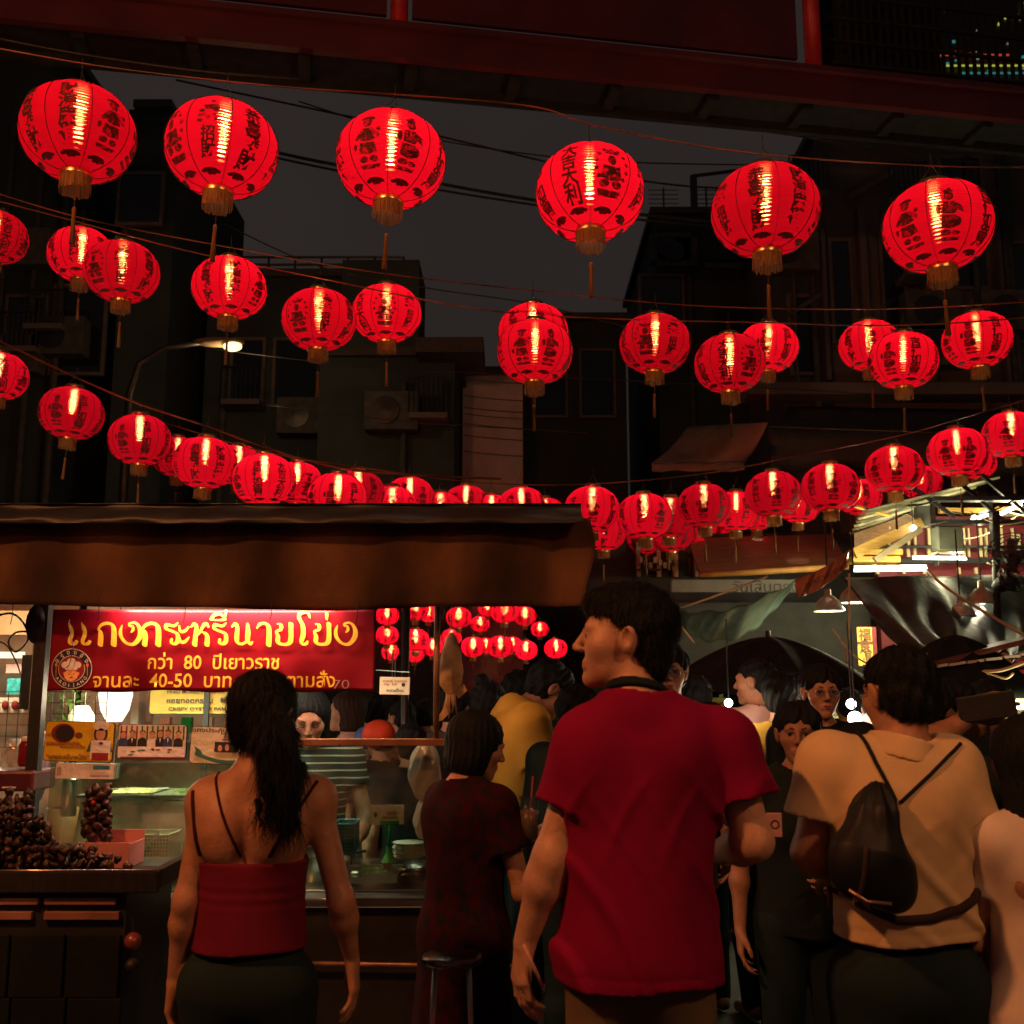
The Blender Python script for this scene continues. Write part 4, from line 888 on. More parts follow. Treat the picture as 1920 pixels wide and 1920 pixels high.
# wire rack with things hanging on the left
t = item('wire_rack', 'black wire grid rack standing left of the stall post', 'rack', 40, 1345, YS + .1)
wx0, wx1, wz0, wz1 = -.22, .32, -.11, .095
for i in range(14): x = wx0 + (wx1 - wx0) * i / 13; MB().tube([(x, 0, wz0), (x, 0, wz1)], .0016, 4, False).build('wire', DARKMETAL, t)
for i in range(6): z = wz0 + (wz1 - wz0) * i / 5; MB().tube([(wx0, -.003, z), (wx1, -.003, z)], .0016, 4, False).build('wire', DARKMETAL, t)
PLB = mat('clear plastic bag', (.62, .58, .52), .15, spec=.9, var=.3, scale=14, bump=.9, bscale=22, alpha=.62)
def bag(label, px0, py0, px1, py1, Y, m=PLB, cat='plastic bag', seed=1):
    a = at(px0, py1, Y); b = at(px1, py0, Y); t = thing('plastic_bag', label, cat, ((a.x + b.x) / 2, Y, a.z)); w_, h = (b.x - a.x) / 2, b.z - a.z; rn_ = random.Random(seed); ph = [rn_.uniform(0, 6) for _ in range(4)]
    def f(u, v):
        q = u * 2 * math.pi; k = (math.sin(math.pi * min(v * .9 + .06, 1)) ** .35); r = 1 + .10 * math.sin(3 * q + ph[0] + v * 5) + .07 * math.sin(7 * q + ph[1] - v * 9)
        return Vector((w_ * .9 * k * r * math.cos(q), .045 * k * r * math.sin(q), h * v))
    MB().sheet(f, 28, 18).build('film', m, t, True); return t
PINKB = mat('pinkish plastic', (.78, .55, .52), .2, spec=.8, var=.2, scale=9, bump=.8, bscale=18, alpha=.9)
bag('upper crumpled plastic bag hanging at the right end of the glass', 764, 1398, 830, 1498, YS + .12, PINKB, seed=4)
bag('lower plastic bag hanging under the crumpled one at the right end of the glass', 774, 1496, 826, 1572, YS + .14, PINKB, seed=9)
bag('clear bag of food under the wire rack at far left', 0, 1384, 60, 1450, YS + .15, PLB, seed=12)
PURP = mat('mauve bag', (.28, .15, .19), .5, var=.2)
bag('mauve bag hanging beside the left stall post', 54, 1370, 92, 1500, YS + .12, PURP, seed=5)
t = item('jar', 'clear jar of dark red sauce with pale lid behind the wire rack', 'jar', 50, 1436, YS + .05)
MB().lathe([(.028, 0), (.032, .01), (.032, .075), (.024, .09)], n=20, closed=True).build('glass', mat('red sauce glass', (.25, .01, .015), .1, spec=.9), t, True); MB().lathe([(.026, .09), (.026, .105), (.001, .106)], n=18).build('lid', CRE, t, True)
t = item('pos_box', 'dark maroon box with a pale slot at the far left of the stall', 'box', 20, 1475, YS - .05)
MB().bbox((-.14, 0, -.02), (.08, .2, .055)).build('body', mat('maroon box', (.09, .02, .03), .4), t, bevel=.01); MB().bbox((-.03, -.003, -.005), (.02, -.001, .0)).build('slot', WHT, t)
# white perforated basket
def basket(label, px0, py0, px1, py1, Y, m, dpt=.15, hole=BLK):
    a = at(px0, py1, Y); b = at(px1, py0, Y); t = thing('basket', label, 'basket', ((a.x + b.x) / 2, Y, a.z)); w_, h = (b.x - a.x) / 2, b.z - a.z
    for (p, q) in (((-w_, 0, 0), (w_, .004, h)), ((-w_, dpt, 0), (w_, dpt + .004, h)), ((-w_, .0045, 0), (-w_ + .004, dpt - .0005, h)), ((w_ - .004, .0045, 0), (w_, dpt - .0005, h)), ((-w_, 0, -.004), (w_, dpt, -.0005))): MB().bbox(p, q).build('wall', m, t)
    nx = int(w_ * 2 / .011); nz = int(h / .013)
    for i in range(nx):
        for j in range(nz): MB().bbox((-w_ + .006 + i * .011, -.0012, .006 + j * .013), (-w_ + .013 + i * .011, -.0004, .014 + j * .013)).build('hole', hole, t)
    MB().tube([(-w_, 0, h), (w_, 0, h), (w_, dpt, h), (-w_, dpt, h), (-w_, 0, h)], .004, 6).build('rim', m, t, True); return t
basket('white perforated plastic basket with tongs lying over it, beside the pink box', 244, 1566, 316, 1622, YS + .06, mat('white plastic', (.62, .64, .54), .4))
basket('teal perforated plastic basket behind the glass below the striped vendor', 622, 1546, 664, 1600, YS + .2, mat('teal plastic', (.03, .20, .26), .4))
t = item('tongs', 'steel tongs leaning across the white basket', 'tongs', 275, 1592, YS + .03)
MB().beam((-.055, 0, -.04), (.045, 0, .055), .006, .006).build('arm', STEEL, t); MB().beam((-.06, .012, -.035), (.04, .012, .06), .006, .006).build('arm', STEEL, t)
t = item('box', 'open pink cardboard box behind the heap of dark snacks', 'box', 195, 1625, 3.62)
PK = mat('pink card', (.58, .26, .25), .8, var=.15); B_ = MB
B_().bbox((-.09, 0, 0), (.08, .004, .075)).build('side', PK, t); B_().bbox((-.09, .14, 0), (.08, .144, .10)).build('side', PK, t); B_().bbox((-.09, .0045, 0), (-.086, .139, .07)).build('side', PK, t); B_().bbox((.076, .0045, 0), (.08, .139, .07)).build('side', PK, t); B_().bbox((-.09, 0, -.004), (.08, .144, -.0005)).build('bottom', PK, t)
# food mounds behind the glass
FOOD = mat('stir-fried food', (.40, .30, .12), .35, var=.7, scale=22, bump=.9, bscale=60, spec=.7, col2=(.10, .09, .03)); GRNF = mat('green curry', (.12, .16, .05), .25, var=.6, scale=18, spec=.8)
rnf = random.Random(5)
def tray(label, px, py, wpx, Y, m=FOOD, hh=.03, d=.22):
    t = item('food_tray', label, 'tray', px, py, Y, rz=rnf.uniform(-.05, .05)); w_ = wpx / 2 / F * Y
    MB().lathe([(.001, 0), (1, 0), (1.06, .035), (1.1, .037)], n=4, sx=w_ * 1.2, sy=d / 2 * 1.2).build('pan', STEEL, t).rotation_euler = (0, 0, R(45))
    def f(u, v):
        x, y = (u - .5) * 2, (v - .5) * 2; z = hh * max(0, (1 - x * x)) ** .5 * max(0, (1 - y * y)) ** .5
        return Vector((x * w_ * .85, y * d * .42, .012 + z + .012 * math.sin(x * 17 + y * 9 + px) * math.cos(y * 13 - x * 5) * (z > .001)))
    MB().sheet(f, 26, 16).build('food', m, t, True); return t
tray('steel tray of brown stir-fry on the shelf behind the smeared glass', 250, 1500, 110, YS + .38); tray('steel tray of curry beside the stir-fry behind the smeared glass', 355, 1503, 90, YS + .38, GRNF)
tray('steel tray of food on the counter, left behind the glass', 270, 1665, 130, YS + .3, FOOD, .05); tray('steel tray on the counter right of the teal basket', 700, 1648, 110, YS + .25, GRNF, .02)
for i, (px, py, h_, r_, c_, lb) in enumerate(((590, 1655, .1, .05, STEEL, 'steel stock pot behind the ponytailed woman\'s right arm'), (440, 1560, .12, .055, GRNF, 'green pot behind the glass left of the ponytailed woman'), (128, 1530, .14, .03, STEEL, 'tall steel canister behind the smeared glass at left'))):
    t = item('pot', lb, 'pot', px, py, YS + .35); MB().lathe([(r_ * .9, 0), (r_, .01), (r_, h_), (r_ * 1.06, h_), (r_ * .95, h_ * .98), (r_ * .9, .02)], n=24).build('body', c_, t, True); MB().lathe([(r_, h_ + .002), (r_ * .5, h_ + .02), (.008, h_ + .025), (.01, h_ + .04), (.001, h_ + .045)], n=20).build('lid', STEEL, t, True)
# stack of white plates
t = item('plate_stack', 'fanned stack of white plates behind the glass right of the green stand', 'plate stack', 768, 1610, YS + .22)
PW = mat('white melamine', (.72, .72, .6), .3, var=.05)
for k in range(9): MB().lathe([(.001, .001), (.03, 0), (.062, .010), (.064, .012), (.03, .003), (.001, .003)], c=(.004 * math.sin(k * 2.1), 0, .0062 * k), n=28).build('plate', PW, t, True)
# green stand with a card
GP = mat('bright green plastic', (.01, .42, .06), .35)
t, w_, h = board('small white card with a red pepper picture on the bright green stand', 694, 1510, 757, 1546, WHT, Y=YS + .1, r=.003, edge=PINKB, name='menu_card', cat='card', tilt=-1)
tx(t, 'สูตรเด็ด', .018, .008, .036, REDP, .014, .02); tx(t, 'เอร็ดอร่อยที่สุด', .01, -.008, .06, REDP, .013, .02)
for q in (30, 100, 160): flat(t, [(-.042, .0), (-.042 + .014 * math.cos(R(q)), .004 + .014 * math.sin(R(q))), (-.036, .004)], BLK)
flat(t, ell2(-.042, 0, .006, .008, 10), BLK)
t = item('card_stand', 'bright green plastic stand holding the small white card', 'stand', 729, 1600, YS + .1)
MB().bbox((-.035, -.006, .105), (.035, .01, .118)).build('clip', GP, t, bevel=.002); MB().tube([(0, 0, .02), (0, 0, .107)], .006, 10).build('stem', GP, t, True); MB().lathe([(.03, -.03), (.012, 0), (.01, .03)], n=16).build('foot', GP, t, True)
MB().beam((-.02, 0, .1), (0, 0, .075), .005, .005).build('brace', GP, t); MB().beam((.02, 0, .1), (0, 0, .075), .005, .005).build('brace', GP, t)
t = item('bottle', 'small sauce bottle with orange red cap on the counter', 'bottle', 634, 1660, YS + .1)
MB().lathe([(.016, 0), (.018, .01), (.018, .05), (.009, .062)], n=16, closed=True).build('body', mat('bottle plastic', (.5, .35, .3), .3, alpha=.8), t, True); MB().lathe([(.0125, .062), (.0125, .078), (.001, .079)], n=14).build('cap', mat('orange red cap', (.75, .07, .02), .4), t, True)
# pans
def pan(label, px, py, r_, Y):
    t = item('wok', label, 'wok', px, py, Y); MB().lathe([(.001, 0), (r_ * .5, .012), (r_ * .85, .04), (r_, .07), (r_ * 1.03, .07), (r_ * .86, .034), (r_ * .5, .006), (.001, -.006)], n=32).build('bowl', mat('dark wok iron', (.10, .10, .10), .25, .9), t, True)
    MB().tube([(r_, 0, .065), (r_ + .05, 0, .085), (r_ + .10, 0, .09)], .006, 8).build('handle', DARKMETAL, t, True); return t
pan('dark shiny wok on the counter under the plate stack', 770, 1655, .105, YS + .3); pan('smaller wok behind the sauce bottle', 600, 1640, .08, YS + .4)
t = item('ladle', 'steel ladle lying over the counter behind the sauce bottle', 'ladle', 650, 1620, YS + .05); MB().beam((-.06, 0, .03), (.03, 0, -.03), .008, .004).build('handle', STEEL, t); MB().ball((.035, 0, -.034), (.022, .018, .012), 12, 8).build('bowl', STEEL, t, True)
# dried squid hanging from the roof
SQ = mat('dried squid', (.72, .50, .30), .5, var=.4, scale=25, trans=.3)
t = item('dried_squid', 'dried squid hanging beside the rusty stall pole, arms drooping', 'dried squid', 845, 1300, YS + .1)
MB().lathe([(.006, .23), (.020, .21), (.038, .15), (.048, .08), (.042, .03), (.018, .0)], n=18, sy=.30).build('mantle', SQ, t, True)
MB().tube([(0, 0, .23), (0, 0, .42)], .002, 5).build('string', CABLE, t)
for i in range(6): x = -.012 + .005 * i; MB().tube([(x, 0, .03), (x * 1.3 + .004 * math.sin(i * 5), .005, -.03), (x * 1.5 + .010 * math.sin(i * 3), 0, -.05 - .022 * (i % 3))], [.006, .004, .001], 6).build('arm', SQ, t, True)
MB().prism([(.0, .02), (.05, .035), (.062, .01), (.03, -.02)], (0, .01, 0), (1, 0, 0), (0, 0, 1), .004).build('fin', SQ, t); MB().prism([(-.01, .02), (-.03, -.06), (-.06, -.11), (-.03, -.10), (0, -.07)], (0, .01, 0), (1, 0, 0), (0, 0, 1), .004).build('fin', SQ, t)
# paper notice on a hanging rail
t, w_, h = board('cream paper notice hanging from a rail right of the banner', 712, 1270, 768, 1302, CRM, Y=YS + .5, r=.001, edge=CRM, name='paper_notice', cat='notice', tilt=1)
tx(t, 'แกงกะหรี่  ข้าวราดแกง', -.0, h * .6, .10, BRN, .014); tx(t, 'หมู  ไก่', -.02, h * .2, .05, BRN, .012); tx(t, 'รสเด็ด', 0, -h * .5, .07, GRN, .014, .02); flat(t, ell2(.036, h * .15, .008, .008, 12), BLK)
for x in (-.012, .0): MB().tube([(x, 0, h), (x, 0, h + .11)], .0018, 5).build('hanger', STEEL, t)
MB().tube([(-.08, 0, h + .028), (.06, 0, h + .022)], .002, 5).build('rail', STEEL, t)
# second counter: cart at far left with the heap of dark snacks
YC = 3.35
t = thing('snack_cart', 'dark wooden cart at the lower left with slatted front and panelled cupboard', 'cart', (at(60, 1640, YC).x, YC, 0))
b = lambda: MB(off=t.location)
cx0, cx1 = at(-200, 1640, YC).x, at(296, 1640, YC).x; z1, z2 = at(0, 1634, YC).z, at(0, 1675, YC).z
CARTM = mat('cart wood', (.026, .026, .023), .75, spec=.15, var=.3, stretch=(6, 1, 1)); PINKW = mat('pale cart slat', (.34, .17, .13), .6, var=.3)
b().bbox((cx0, YC, z2), (cx1, YC + .03, z1)).build('tray_front', CARTM, t, bevel=.004); b().bbox((cx0, YC + .031, z2 + .01), (cx1, YC + .5, z2 + .03)).build('tray_bottom', CARTM, t); b().bbox((cx1 - .03, YC + .031, z2 + .031), (cx1, YC + .5, z1)).build('tray_side', CARTM, t)
b().tube([(cx0, YC + .004, z1 + .002), (cx1, YC + .004, z1 + .002)], .0035, 6).build('tray_edge', STEEL, t, True)
xe = at(228, 1700, YC).x
b().bbox((cx0, YC + .04, .1), (xe, YC + .48, z2 - .002)).build('cupboard', BLACK, t)
for y0, y1, xs_ in ((1683, 1696, ((-200, 72), (85, 218))), (1709, 1724, ((-200, 60), (84, 224)))):
    for xa_, xb_ in xs_: p = at(xa_, y0, YC + .03); q = at(xb_, y1, YC + .03); b().bbox((p.x, YC + .022, q.z), (q.x, YC + .038, p.z)).build('slat', PINKW, t, bevel=.002)
for i in range(3):
    for j in range(2):
        p = at(-90 + i * 105, 1750 + j * 120, YC); b().bbox((p.x, YC + .025, p.z - .19), (p.x + .16, YC + .039, p.z - .01)).build('panel', mat('cupboard panel', (.014, .020, .020), .8, spec=.1), t, bevel=.004)
for xw in (at(-150, 1640, YC).x, at(200, 1640, YC).x): b().tube([(xw, YC + .1, .11), (xw, YC + .14, .11)], .11, 20).build('wheel', DARKMETAL, t, True)
# the snack heap: grilled dark chestnuts / crabs, each a lump
NUT = mat('glazed dark snack', (.040, .018, .012), .38, spec=.6, var=.6, scale=30, bump=.6, bscale=80)
nutm = []
for k in range(5):
    rr = random.Random(k); q = MB().ball((0, 0, 0), (.017, .014, .012), 10, 7)
    q.v = [tuple(Vector(v) * (1 + rr.uniform(-.30, .28))) for v in q.v]
    nutm.append(me_of(q, 'chestnut', NUT))
gr = 'dark roasted chestnuts heaped on the cart'
rn2 = random.Random(21)
def hill(x):                              # top of the heap in picture px for a picture x
    for a_, b_, y0, y1 in ((-60, 20, 1500, 1485), (20, 60, 1485, 1480), (60, 100, 1490, 1560), (100, 150, 1560, 1570), (150, 240, 1575, 1618), (240, 262, 1618, 1632)):
        if a_ <= x < b_: return y0 + (y1 - y0) * (x - a_) / (b_ - a_)
    return 1630
cnt = 0
for layer in range(5):
    Yl = YC + .07 + layer * .028
    x = -50
    while x < 246:
        top = hill(x) + (4 - layer) * 7
        y = 1626 - rn2.uniform(0, 6)
        while y > top and cnt < 285:
            if rn2.random() < .62:
                p = at(x + rn2.uniform(-4, 4), y, Yl); o = link('chestnut', nutm[cnt % 5], None, p, (rn2.uniform(0, 6), rn2.uniform(0, 6), rn2.uniform(0, 6))); o.scale = (rn2.uniform(.6, 1.5), rn2.uniform(.6, 1.1), rn2.uniform(.5, 1.2))
                tag(o, 'dark glazed chestnut in the heap on the cart', 'chestnut', gr); cnt += 1
            y -= 15
        x += 17
# tall skewer-like pile standing in the pink box
t = item('snack_tower', 'dark glossy cluster of snacks standing up in the pink box', 'food', 180, 1572, 3.7)
for k in range(38):
    a_ = k * 2.4; z = .17 * (k / 38); r_ = .036 * (1 - .25 * (k / 38)); link('snack', nutm[k % 5], t, (r_ * math.cos(a_), r_ * math.sin(a_), z), (a_, k, 0)).scale = (1.1, 1.1, 1.1)
MB().ball((0, -.045, .12), (.008, .006, .008), 8, 6).build('red_berry', mat('red berry', (.7, .03, .01), .3), t, True)
# a hanging string of round things at the cart corner
t = item('hanging_gourd', 'pair of round maroon gourds hanging at the cart corner', 'gourd', 250, 1745, YC + .05)
MB().ball((0, 0, -.03), .026, 16, 10).build('upper_bulb', mat('maroon gourd', (.22, .05, .05), .3, spec=.8), t, True); MB().ball((.002, 0, -.10), .021, 16, 10).build('lower_bulb', BLACK, t, True); MB().tube([(0, 0, 0), (-.01, 0, .07)], .003, 6).build('string', CABLE, t)
# crate on the ground behind the woman
basket('grey plastic crate low behind the ponytailed woman\'s left hand', 262, 1800, 362, 1850, YS - .12, mat('grey crate', (.14, .12, .12), .6), .25)
# leaves and pictures beyond the left end of the stall
t = item('potted_plant', 'lit green leafy plant behind the stall under the banner corner', 'plant', 128, 1365, YS + .9, .9)
LEAF = mat('lit leaf', (.12, .22, .03), .5, var=.4, trans=.4); rl = random.Random(8)
for k in range(90):
    a_ = rl.uniform(0, 6.28); z = rl.uniform(.42, .72); r_ = rl.uniform(0, .10); c = Vector((r_ * math.cos(a_), r_ * math.sin(a_), z)); d1 = Vector((rl.uniform(-1, 1), rl.uniform(-1, 1), rl.uniform(-1, 1))).normalized() * .02; d2 = d1.orthogonal().normalized() * .008
    MB().add([c - d1, c + d2, c + d1, c - d2], [(0, 1, 2, 3)]).build('leaf', LEAF, t)
MB().tube([(0, 0, .15), (0, 0, .6)], .008, 6).build('stem', WOODDK, t); MB().lathe([(.05, 0), (.07, .15), (.06, .15)], n=16).build('pot', BRN, t, True)
t = item('vase', 'big cream jar behind the wire grid under the banner corner', 'jar', 152, 1350, YS + .7, None)
MB().lathe([(.04, -.1), (.06, -.04), (.055, .02), (.03, .055), (.028, .06)], n=22, closed=True).build('body', mat('cream glaze', (.75, .66, .45), .4), t, True)
# lit shop interior beyond, left edge: what shows past the stall end
t = thing('shop', 'lit shop interior behind the stall at far left with shelves, pillars and a teal picture', 'shop', (at(20, 1300, 6).x, 6, .12))
s_ = lambda: MB(off=t.location)
def pr(nm, x0, y0, x1, y1, Y, m, d=.03): p = at(x0, y0, Y); q = at(x1, y1, Y); return s_().bbox((p.x, Y, q.z), (q.x, Y + d, p.z)).build(nm, m, t)
pr('back_wall', -400, 1000, 560, 1700, 6.9, mat('shop wall', (.45, .34, .24), .8, var=.3))
pr('ceiling_panel', -300, 1145, 62, 1190, 6.2, mat('shop board', (.45, .27, .13), .7)); pr('pillar', 66, 1150, 84, 1460, 5.4, mat('cream pillar', (.62, .58, .42), .6), .15); pr('pillar', 176, 1290, 190, 1400, 5.2, mat('cream pillar', (.62, .58, .42), .6), .1)
pr('pillar', 248, 1290, 256, 1400, 5.2, mat('cream pillar', (.62, .58, .42), .6), .1); pr('dark_panel', 42, 1228, 66, 1330, 5.6, BLACK); pr('curtain', 258, 1300, 280, 1378, 5.6, mat('cream curtain', (.7, .55, .4), .7), .05)
pr('light_box', -200, 1222, 42, 1234, 6.0, emit('shop light box', (1, .9, .65), 1.3)); pr('picture', 14, 1272, 42, 1302, 5.9, mat('teal picture', (.04, .42, .42), .4, col2=(.02, .12, .16), scale=40, var=.6))
pr('sign_panel', -60, 1308, 56, 1336, 5.8, mat('white shop sign', (.75, .75, .6), .5))
for i in range(4): p = at(-8 + i * 18, 1322, 5.79); s_().ball((p.x, 5.79, p.z), (.02, .008, .026), 10, 6).build('sign_mark', REDP, t)
pr('umbrella_cloth', 12, 1245, 44, 1262, 6.1, mat('pink cloth', (.7, .35, .33), .7))
lt = lamp('shop_light', 'POINT', (0, -.3, 1.75), (1, .85, .55), 26, t, .1)
for k in range(5): MB(off=t.location).bbox((at(300 + k * 40, 1345, 5.9).x, 5.9, at(0, 1375, 5.9).z), (at(318 + k * 40, 1345, 5.9).x, 5.95, at(0, 1345, 5.9).z)).build('goods', [mat('peach goods', (.75, .4, .25), .6), GP, CRM][k % 3], t)
# coiled cables
p0 = [(-20, 1160), (20, 1150), (45, 1170), (52, 1200), (30, 1222), (16, 1205), (30, 1186), (60, 1185), (80, 1190)]
cable('hanging_flex', 'looped black flex hanging at the left stall post', pxs(p0, YS - .02, YS), .004, CABLE)
cable('hanging_flex', 'black flex drooping from the loop to the left post', pxs([(-20, 1200), (10, 1208), (30, 1240), (38, 1262)], YS, YS), .003, CABLE)
cable('hanging_flex', 'thin black flex hanging across the round emblem', pxs([(130, 1160), (132, 1190), (137, 1215), (130, 1245), (124, 1252)], YS - .08, YS - .08), .0016, CABLE)
# stool
t = thing('bar_stool', 'round steel stool with thin legs between the two nearest people', 'stool', (at(848, 1790, 2.98).x, 2.98, 0))
zs = at(848, 1796, 2.98).z
MB().lathe([(.001, zs + .010), (.070, zs + .010), (.080, zs + .005), (.082, zs - .004), (.075, zs - .012), (.001, zs - .010)], n=32).build('seat', mat('dark chrome', (.16, .16, .16), .22, 1), t, True)
for k in range(4):
    a_ = R(45 + 90 * k); MB().tube([(.062 * math.cos(a_), .062 * math.sin(a_), zs - .010), (.115 * math.cos(a_), .115 * math.sin(a_), 0)], .0048, 8).build('leg', STEEL, t, True)
for z in (.42, .2):
    r_ = .062 + .053 * (1 - z / zs); MB().tube([(r_ * math.cos(R(q)), r_ * math.sin(R(q)), z) for q in range(0, 361, 15)], .0045, 6).build('foot_ring', STEEL, t, True)
# ================================================================ the lit market on the right
YM = 9.5
GRND = mat('dark red wall panel', (.20, .02, .03), .6, var=.3); CREAM = mat('cream lattice slat', (.80, .68, .38), .55, var=.1); OCH = mat('ochre planks', (.60, .36, .08), .6, var=.3, stretch=(1, 1, 9), scale=10)
OLV = mat('olive painted steel', (.24, .22, .12), .45, var=.3); BWD = mat('brown roof boards', (.26, .13, .06), .6, var=.4, stretch=(1, 4, 14), scale=6)
mh = thing('market_hall', 'lit market hall with dark red walls, cream slats and steel roof frame at the right', 'market hall', (at(1800, 1300, YM).x, YM, 0))
m_ = lambda: MB(off=mh.location)
def pm(nm, x0, y0, x1, y1, Y, m, d=.04, bev=0): p = at(x0, y0, Y); q = at(x1, y1, Y); return m_().bbox((p.x, Y, q.z), (q.x, Y + d, p.z)).build(nm, m, mh, bevel=bev)
pm('wall', 1640, 968, 2150, 1300, 10.0, GRND, .1)
pm('wall', 1250, 1130, 1640, 1300, 10.3, mat('dim back wall', (.025, .024, .018), .7, var=.4), .1)
for i, (x, wd) in enumerate(((1651, 6), (1664, 6), (1700, 7), (1713, 6), (1739, 7), (1751, 6), (1804, 7), (1815, 5), (1836, 7), (1847, 6), (1876, 6), (1897, 6), (1908, 6), (1935, 7), (1950, 6))):
    pm('slat', x, 990 if 1680 < x < 1900 else 1000, x + wd, 1022, 9.96, CREAM, .03); pm('slat', x, 1028, x + wd, 1044, 9.96, CREAM, .03)
    if i % 2 == 0: pm('slat', x - 8, 1064, x - 2, 1076, 9.96, CREAM, .03)
pm('cross_rail', 1640, 1023, 2150, 1027, 9.9, BLACK, .05); pm('cross_rail', 1640, 1047, 2150, 1056, 9.9, BLACK, .05)
pm('roof_beam', 1740, 974, 2150, 982, 9.2, BLACK, .12); pm('roof_beam', 1752, 930, 2150, 938, 9.0, BLACK, .1)
pm('roof_beam', 1762, 952, 1860, 962, 9.6, OCH, .05); pm('roof_beam', 1870, 950, 2100, 956, 9.6, OCH, .05); pm('roof_beam', 1880, 964, 2100, 968, 9.7, OLV, .05)
for x in (1752, 1862): pm('roof_post', x, 930, x + 8, 1060, 9.1, BLACK, .1)
m_().tube([at(1868, 960, 8.2), at(1868, 1075, 8.2), at(1872, 1300, 8.2)], .028, 10).build('post', BLACK, mh, True)
for a, c in (((1700, 905), (1790, 970)), ((1760, 870), (1880, 975)), ((1840, 890), (1950, 985))): m_().beam(at(*a, 9.1), at(*c, 9.1), .03, .03).build('brace', BLACK, mh)
for k in range(7):                                    # corrugated roof edge going up to the right
    m_().beam(at(1598 + k * 4, 1000 - k * 7, 9.2 - k * .12), at(1738 + k * 22, 950 - k * 9, 9.8), .05, .02).build('roof_strip', OLV if k % 2 else mat('pale roof strip', (.65, .62, .42), .5), mh)
pm('plank_box', 1602, 1028, 1694, 1040, 9.3, OCH, .2, .01); pm('plank_box', 1598, 1042, 1690, 1054, 9.25, OCH, .2, .01)
m_().beam(at(1602, 1038, 9.0), at(1728, 980, 9.0), .05, .09).build('rafter', OCH, mh); m_().beam(at(1640, 1050, 8.9), at(1726, 992, 8.9), .06, .05).build('rafter', mat('worn plank', (.36, .30, .18), .6), mh)
m_().add([at(1602, 1000, 9.1), at(1728, 955, 9.5), at(1728, 982, 9.5), at(1602, 1030, 9.1)], [(0, 1, 2, 3)]).build('board', BWD, mh)
pm('column', 1721, 948, 1745, 986, 9.0, mat('grey column', (.10, .11, .10), .7), .1)
# brown lean-to roof and signboard in the middle distance
lr = thing('closed_shop', 'closed shop front with brown lean-to roof above a grey Thai signboard', 'shop', (at(1400, 1300, 10).x, 10, 0))
l_ = lambda: MB(off=lr.location)
l_().add([at(1290, 1012, 11), at(1560, 1004, 11), at(1590, 1062, 9.9), at(1312, 1076, 9.9)], [(0, 1, 2, 3)]).build('lean_to_roof', BWD, lr, solid=.03)
l_().tube([at(1312, 1079, 9.86), at(1590, 1062, 9.86)], .03, 8).build('gutter', mat('orange lit gutter', (.62, .30, .07), .5), lr, True)
l_().bbox((at(1100, 1000, 11.2).x, 11.2, 0), (at(1640, 1000, 11.2).x, 11.4, at(0, 1000, 11.2).z)).build('wall', mat('shop wall dark', (.04, .036, .032), .8), lr)
for x in (1192, 1230, 1262, 1300): p = at(x, 1010, 11.1); l_().bbox((p.x, 11.05, at(0, 1082, 11.1).z), (p.x + .04, 11.15, p.z)).build('post', mat('pale post', (.50, .38, .26), .6), lr)
for i in range(7): p = at(1198 + i * 9, 1056 + (i % 3) * 5, 11); l_().bbox((p.x, 10.95, p.z), (p.x + .035, 11.0, p.z + .06)).build('goods', mat('pale goods', (.5, .45, .36), .6), lr)
l_().bbox((at(1195, 1050, 10.9).x, 10.9, at(0, 1070, 10.9).z), (at(1238, 1050, 10.9).x, 10.93, at(0, 1066, 10.9).z)).build('balcony_rail', BLACK, lr)
t, w_, h = board('grey signboard with dark Thai lettering under the brown lean-to roof', 1260, 1087, 1500, 1110, mat('grey signboard face', (.13, .11, .09), .6, var=.15), Y=9.8, r=.01, edge=DARKMETAL, name='signboard')
lettering('board_lettering', 'วันเส้นตรง', .14, BLK, t, (w_ * .45, -.006, 0), bold=-.005, width=.60)
# tarps and banner
GTARP = mat('pale green tarpaulin', (.17, .25, .20), .22, var=.25, trans=.35, spec=.9, bump=.4, bscale=10); DTARP = mat('dark green tarpaulin', (.018, .032, .027), .42, var=.4, spec=.35, bump=.9, bscale=7)
A_, B_2, C_2, D_2 = at(1256, 1145, 7.6), at(1492, 1088, 7.8), at(1480, 1112, 8.4), at(1300, 1196, 7.9)
tg = MB().sheet(lambda u, v: A_.lerp(B_2, u).lerp(D_2.lerp(C_2, u), v) + Vector((0, .05 * math.sin(u * 9) * v, -.16 * math.sin(math.pi * u) * (.55 + .45 * v) + .012 * math.sin(u * 26 + v * 7))), 40, 12).build('hanging_tarpaulin', GTARP, None, True, solid=.003)
tag(tg, 'pale green plastic tarpaulin slung like a hammock above the dark umbrella', 'tarpaulin')
T0, T1, T2, T3 = at(1578, 1082, 7.6), at(1935, 1078, 9.2), at(1935, 1238, 7.4), at(1745, 1232, 6.6)
def dt(u, v):
    p = T0.lerp(T1, u).lerp(T0.lerp(T3, 1).lerp(T2, u), v); an = u; return p + Vector((0, .10 * math.sin(an * 38 + v * 3) * (1 - u) * v + .05 * math.sin(u * 15 - v * 6), -.10 * math.sin(math.pi * v) + .03 * math.sin(u * 30) * v))
tag(MB().sheet(dt, 60, 40).build('hanging_tarpaulin', DTARP, None, True, solid=.003), 'big dark green shiny tarpaulin sloping down behind the metal pendant lamps', 'tarpaulin')
OB = mat('orange vinyl strip', (.55, .20, .10), .3, var=.3, spec=.8, trans=.3)
a0, a1, a2, a3 = at(1490, 1085, 7.4), at(1592, 1030, 7.4), at(1590, 1062, 7.4), at(1496, 1122, 7.4)
ob = thing('vinyl_banner', 'crumpled orange banner with small dark lettering slung from the tarpaulin corner', 'banner', a0)
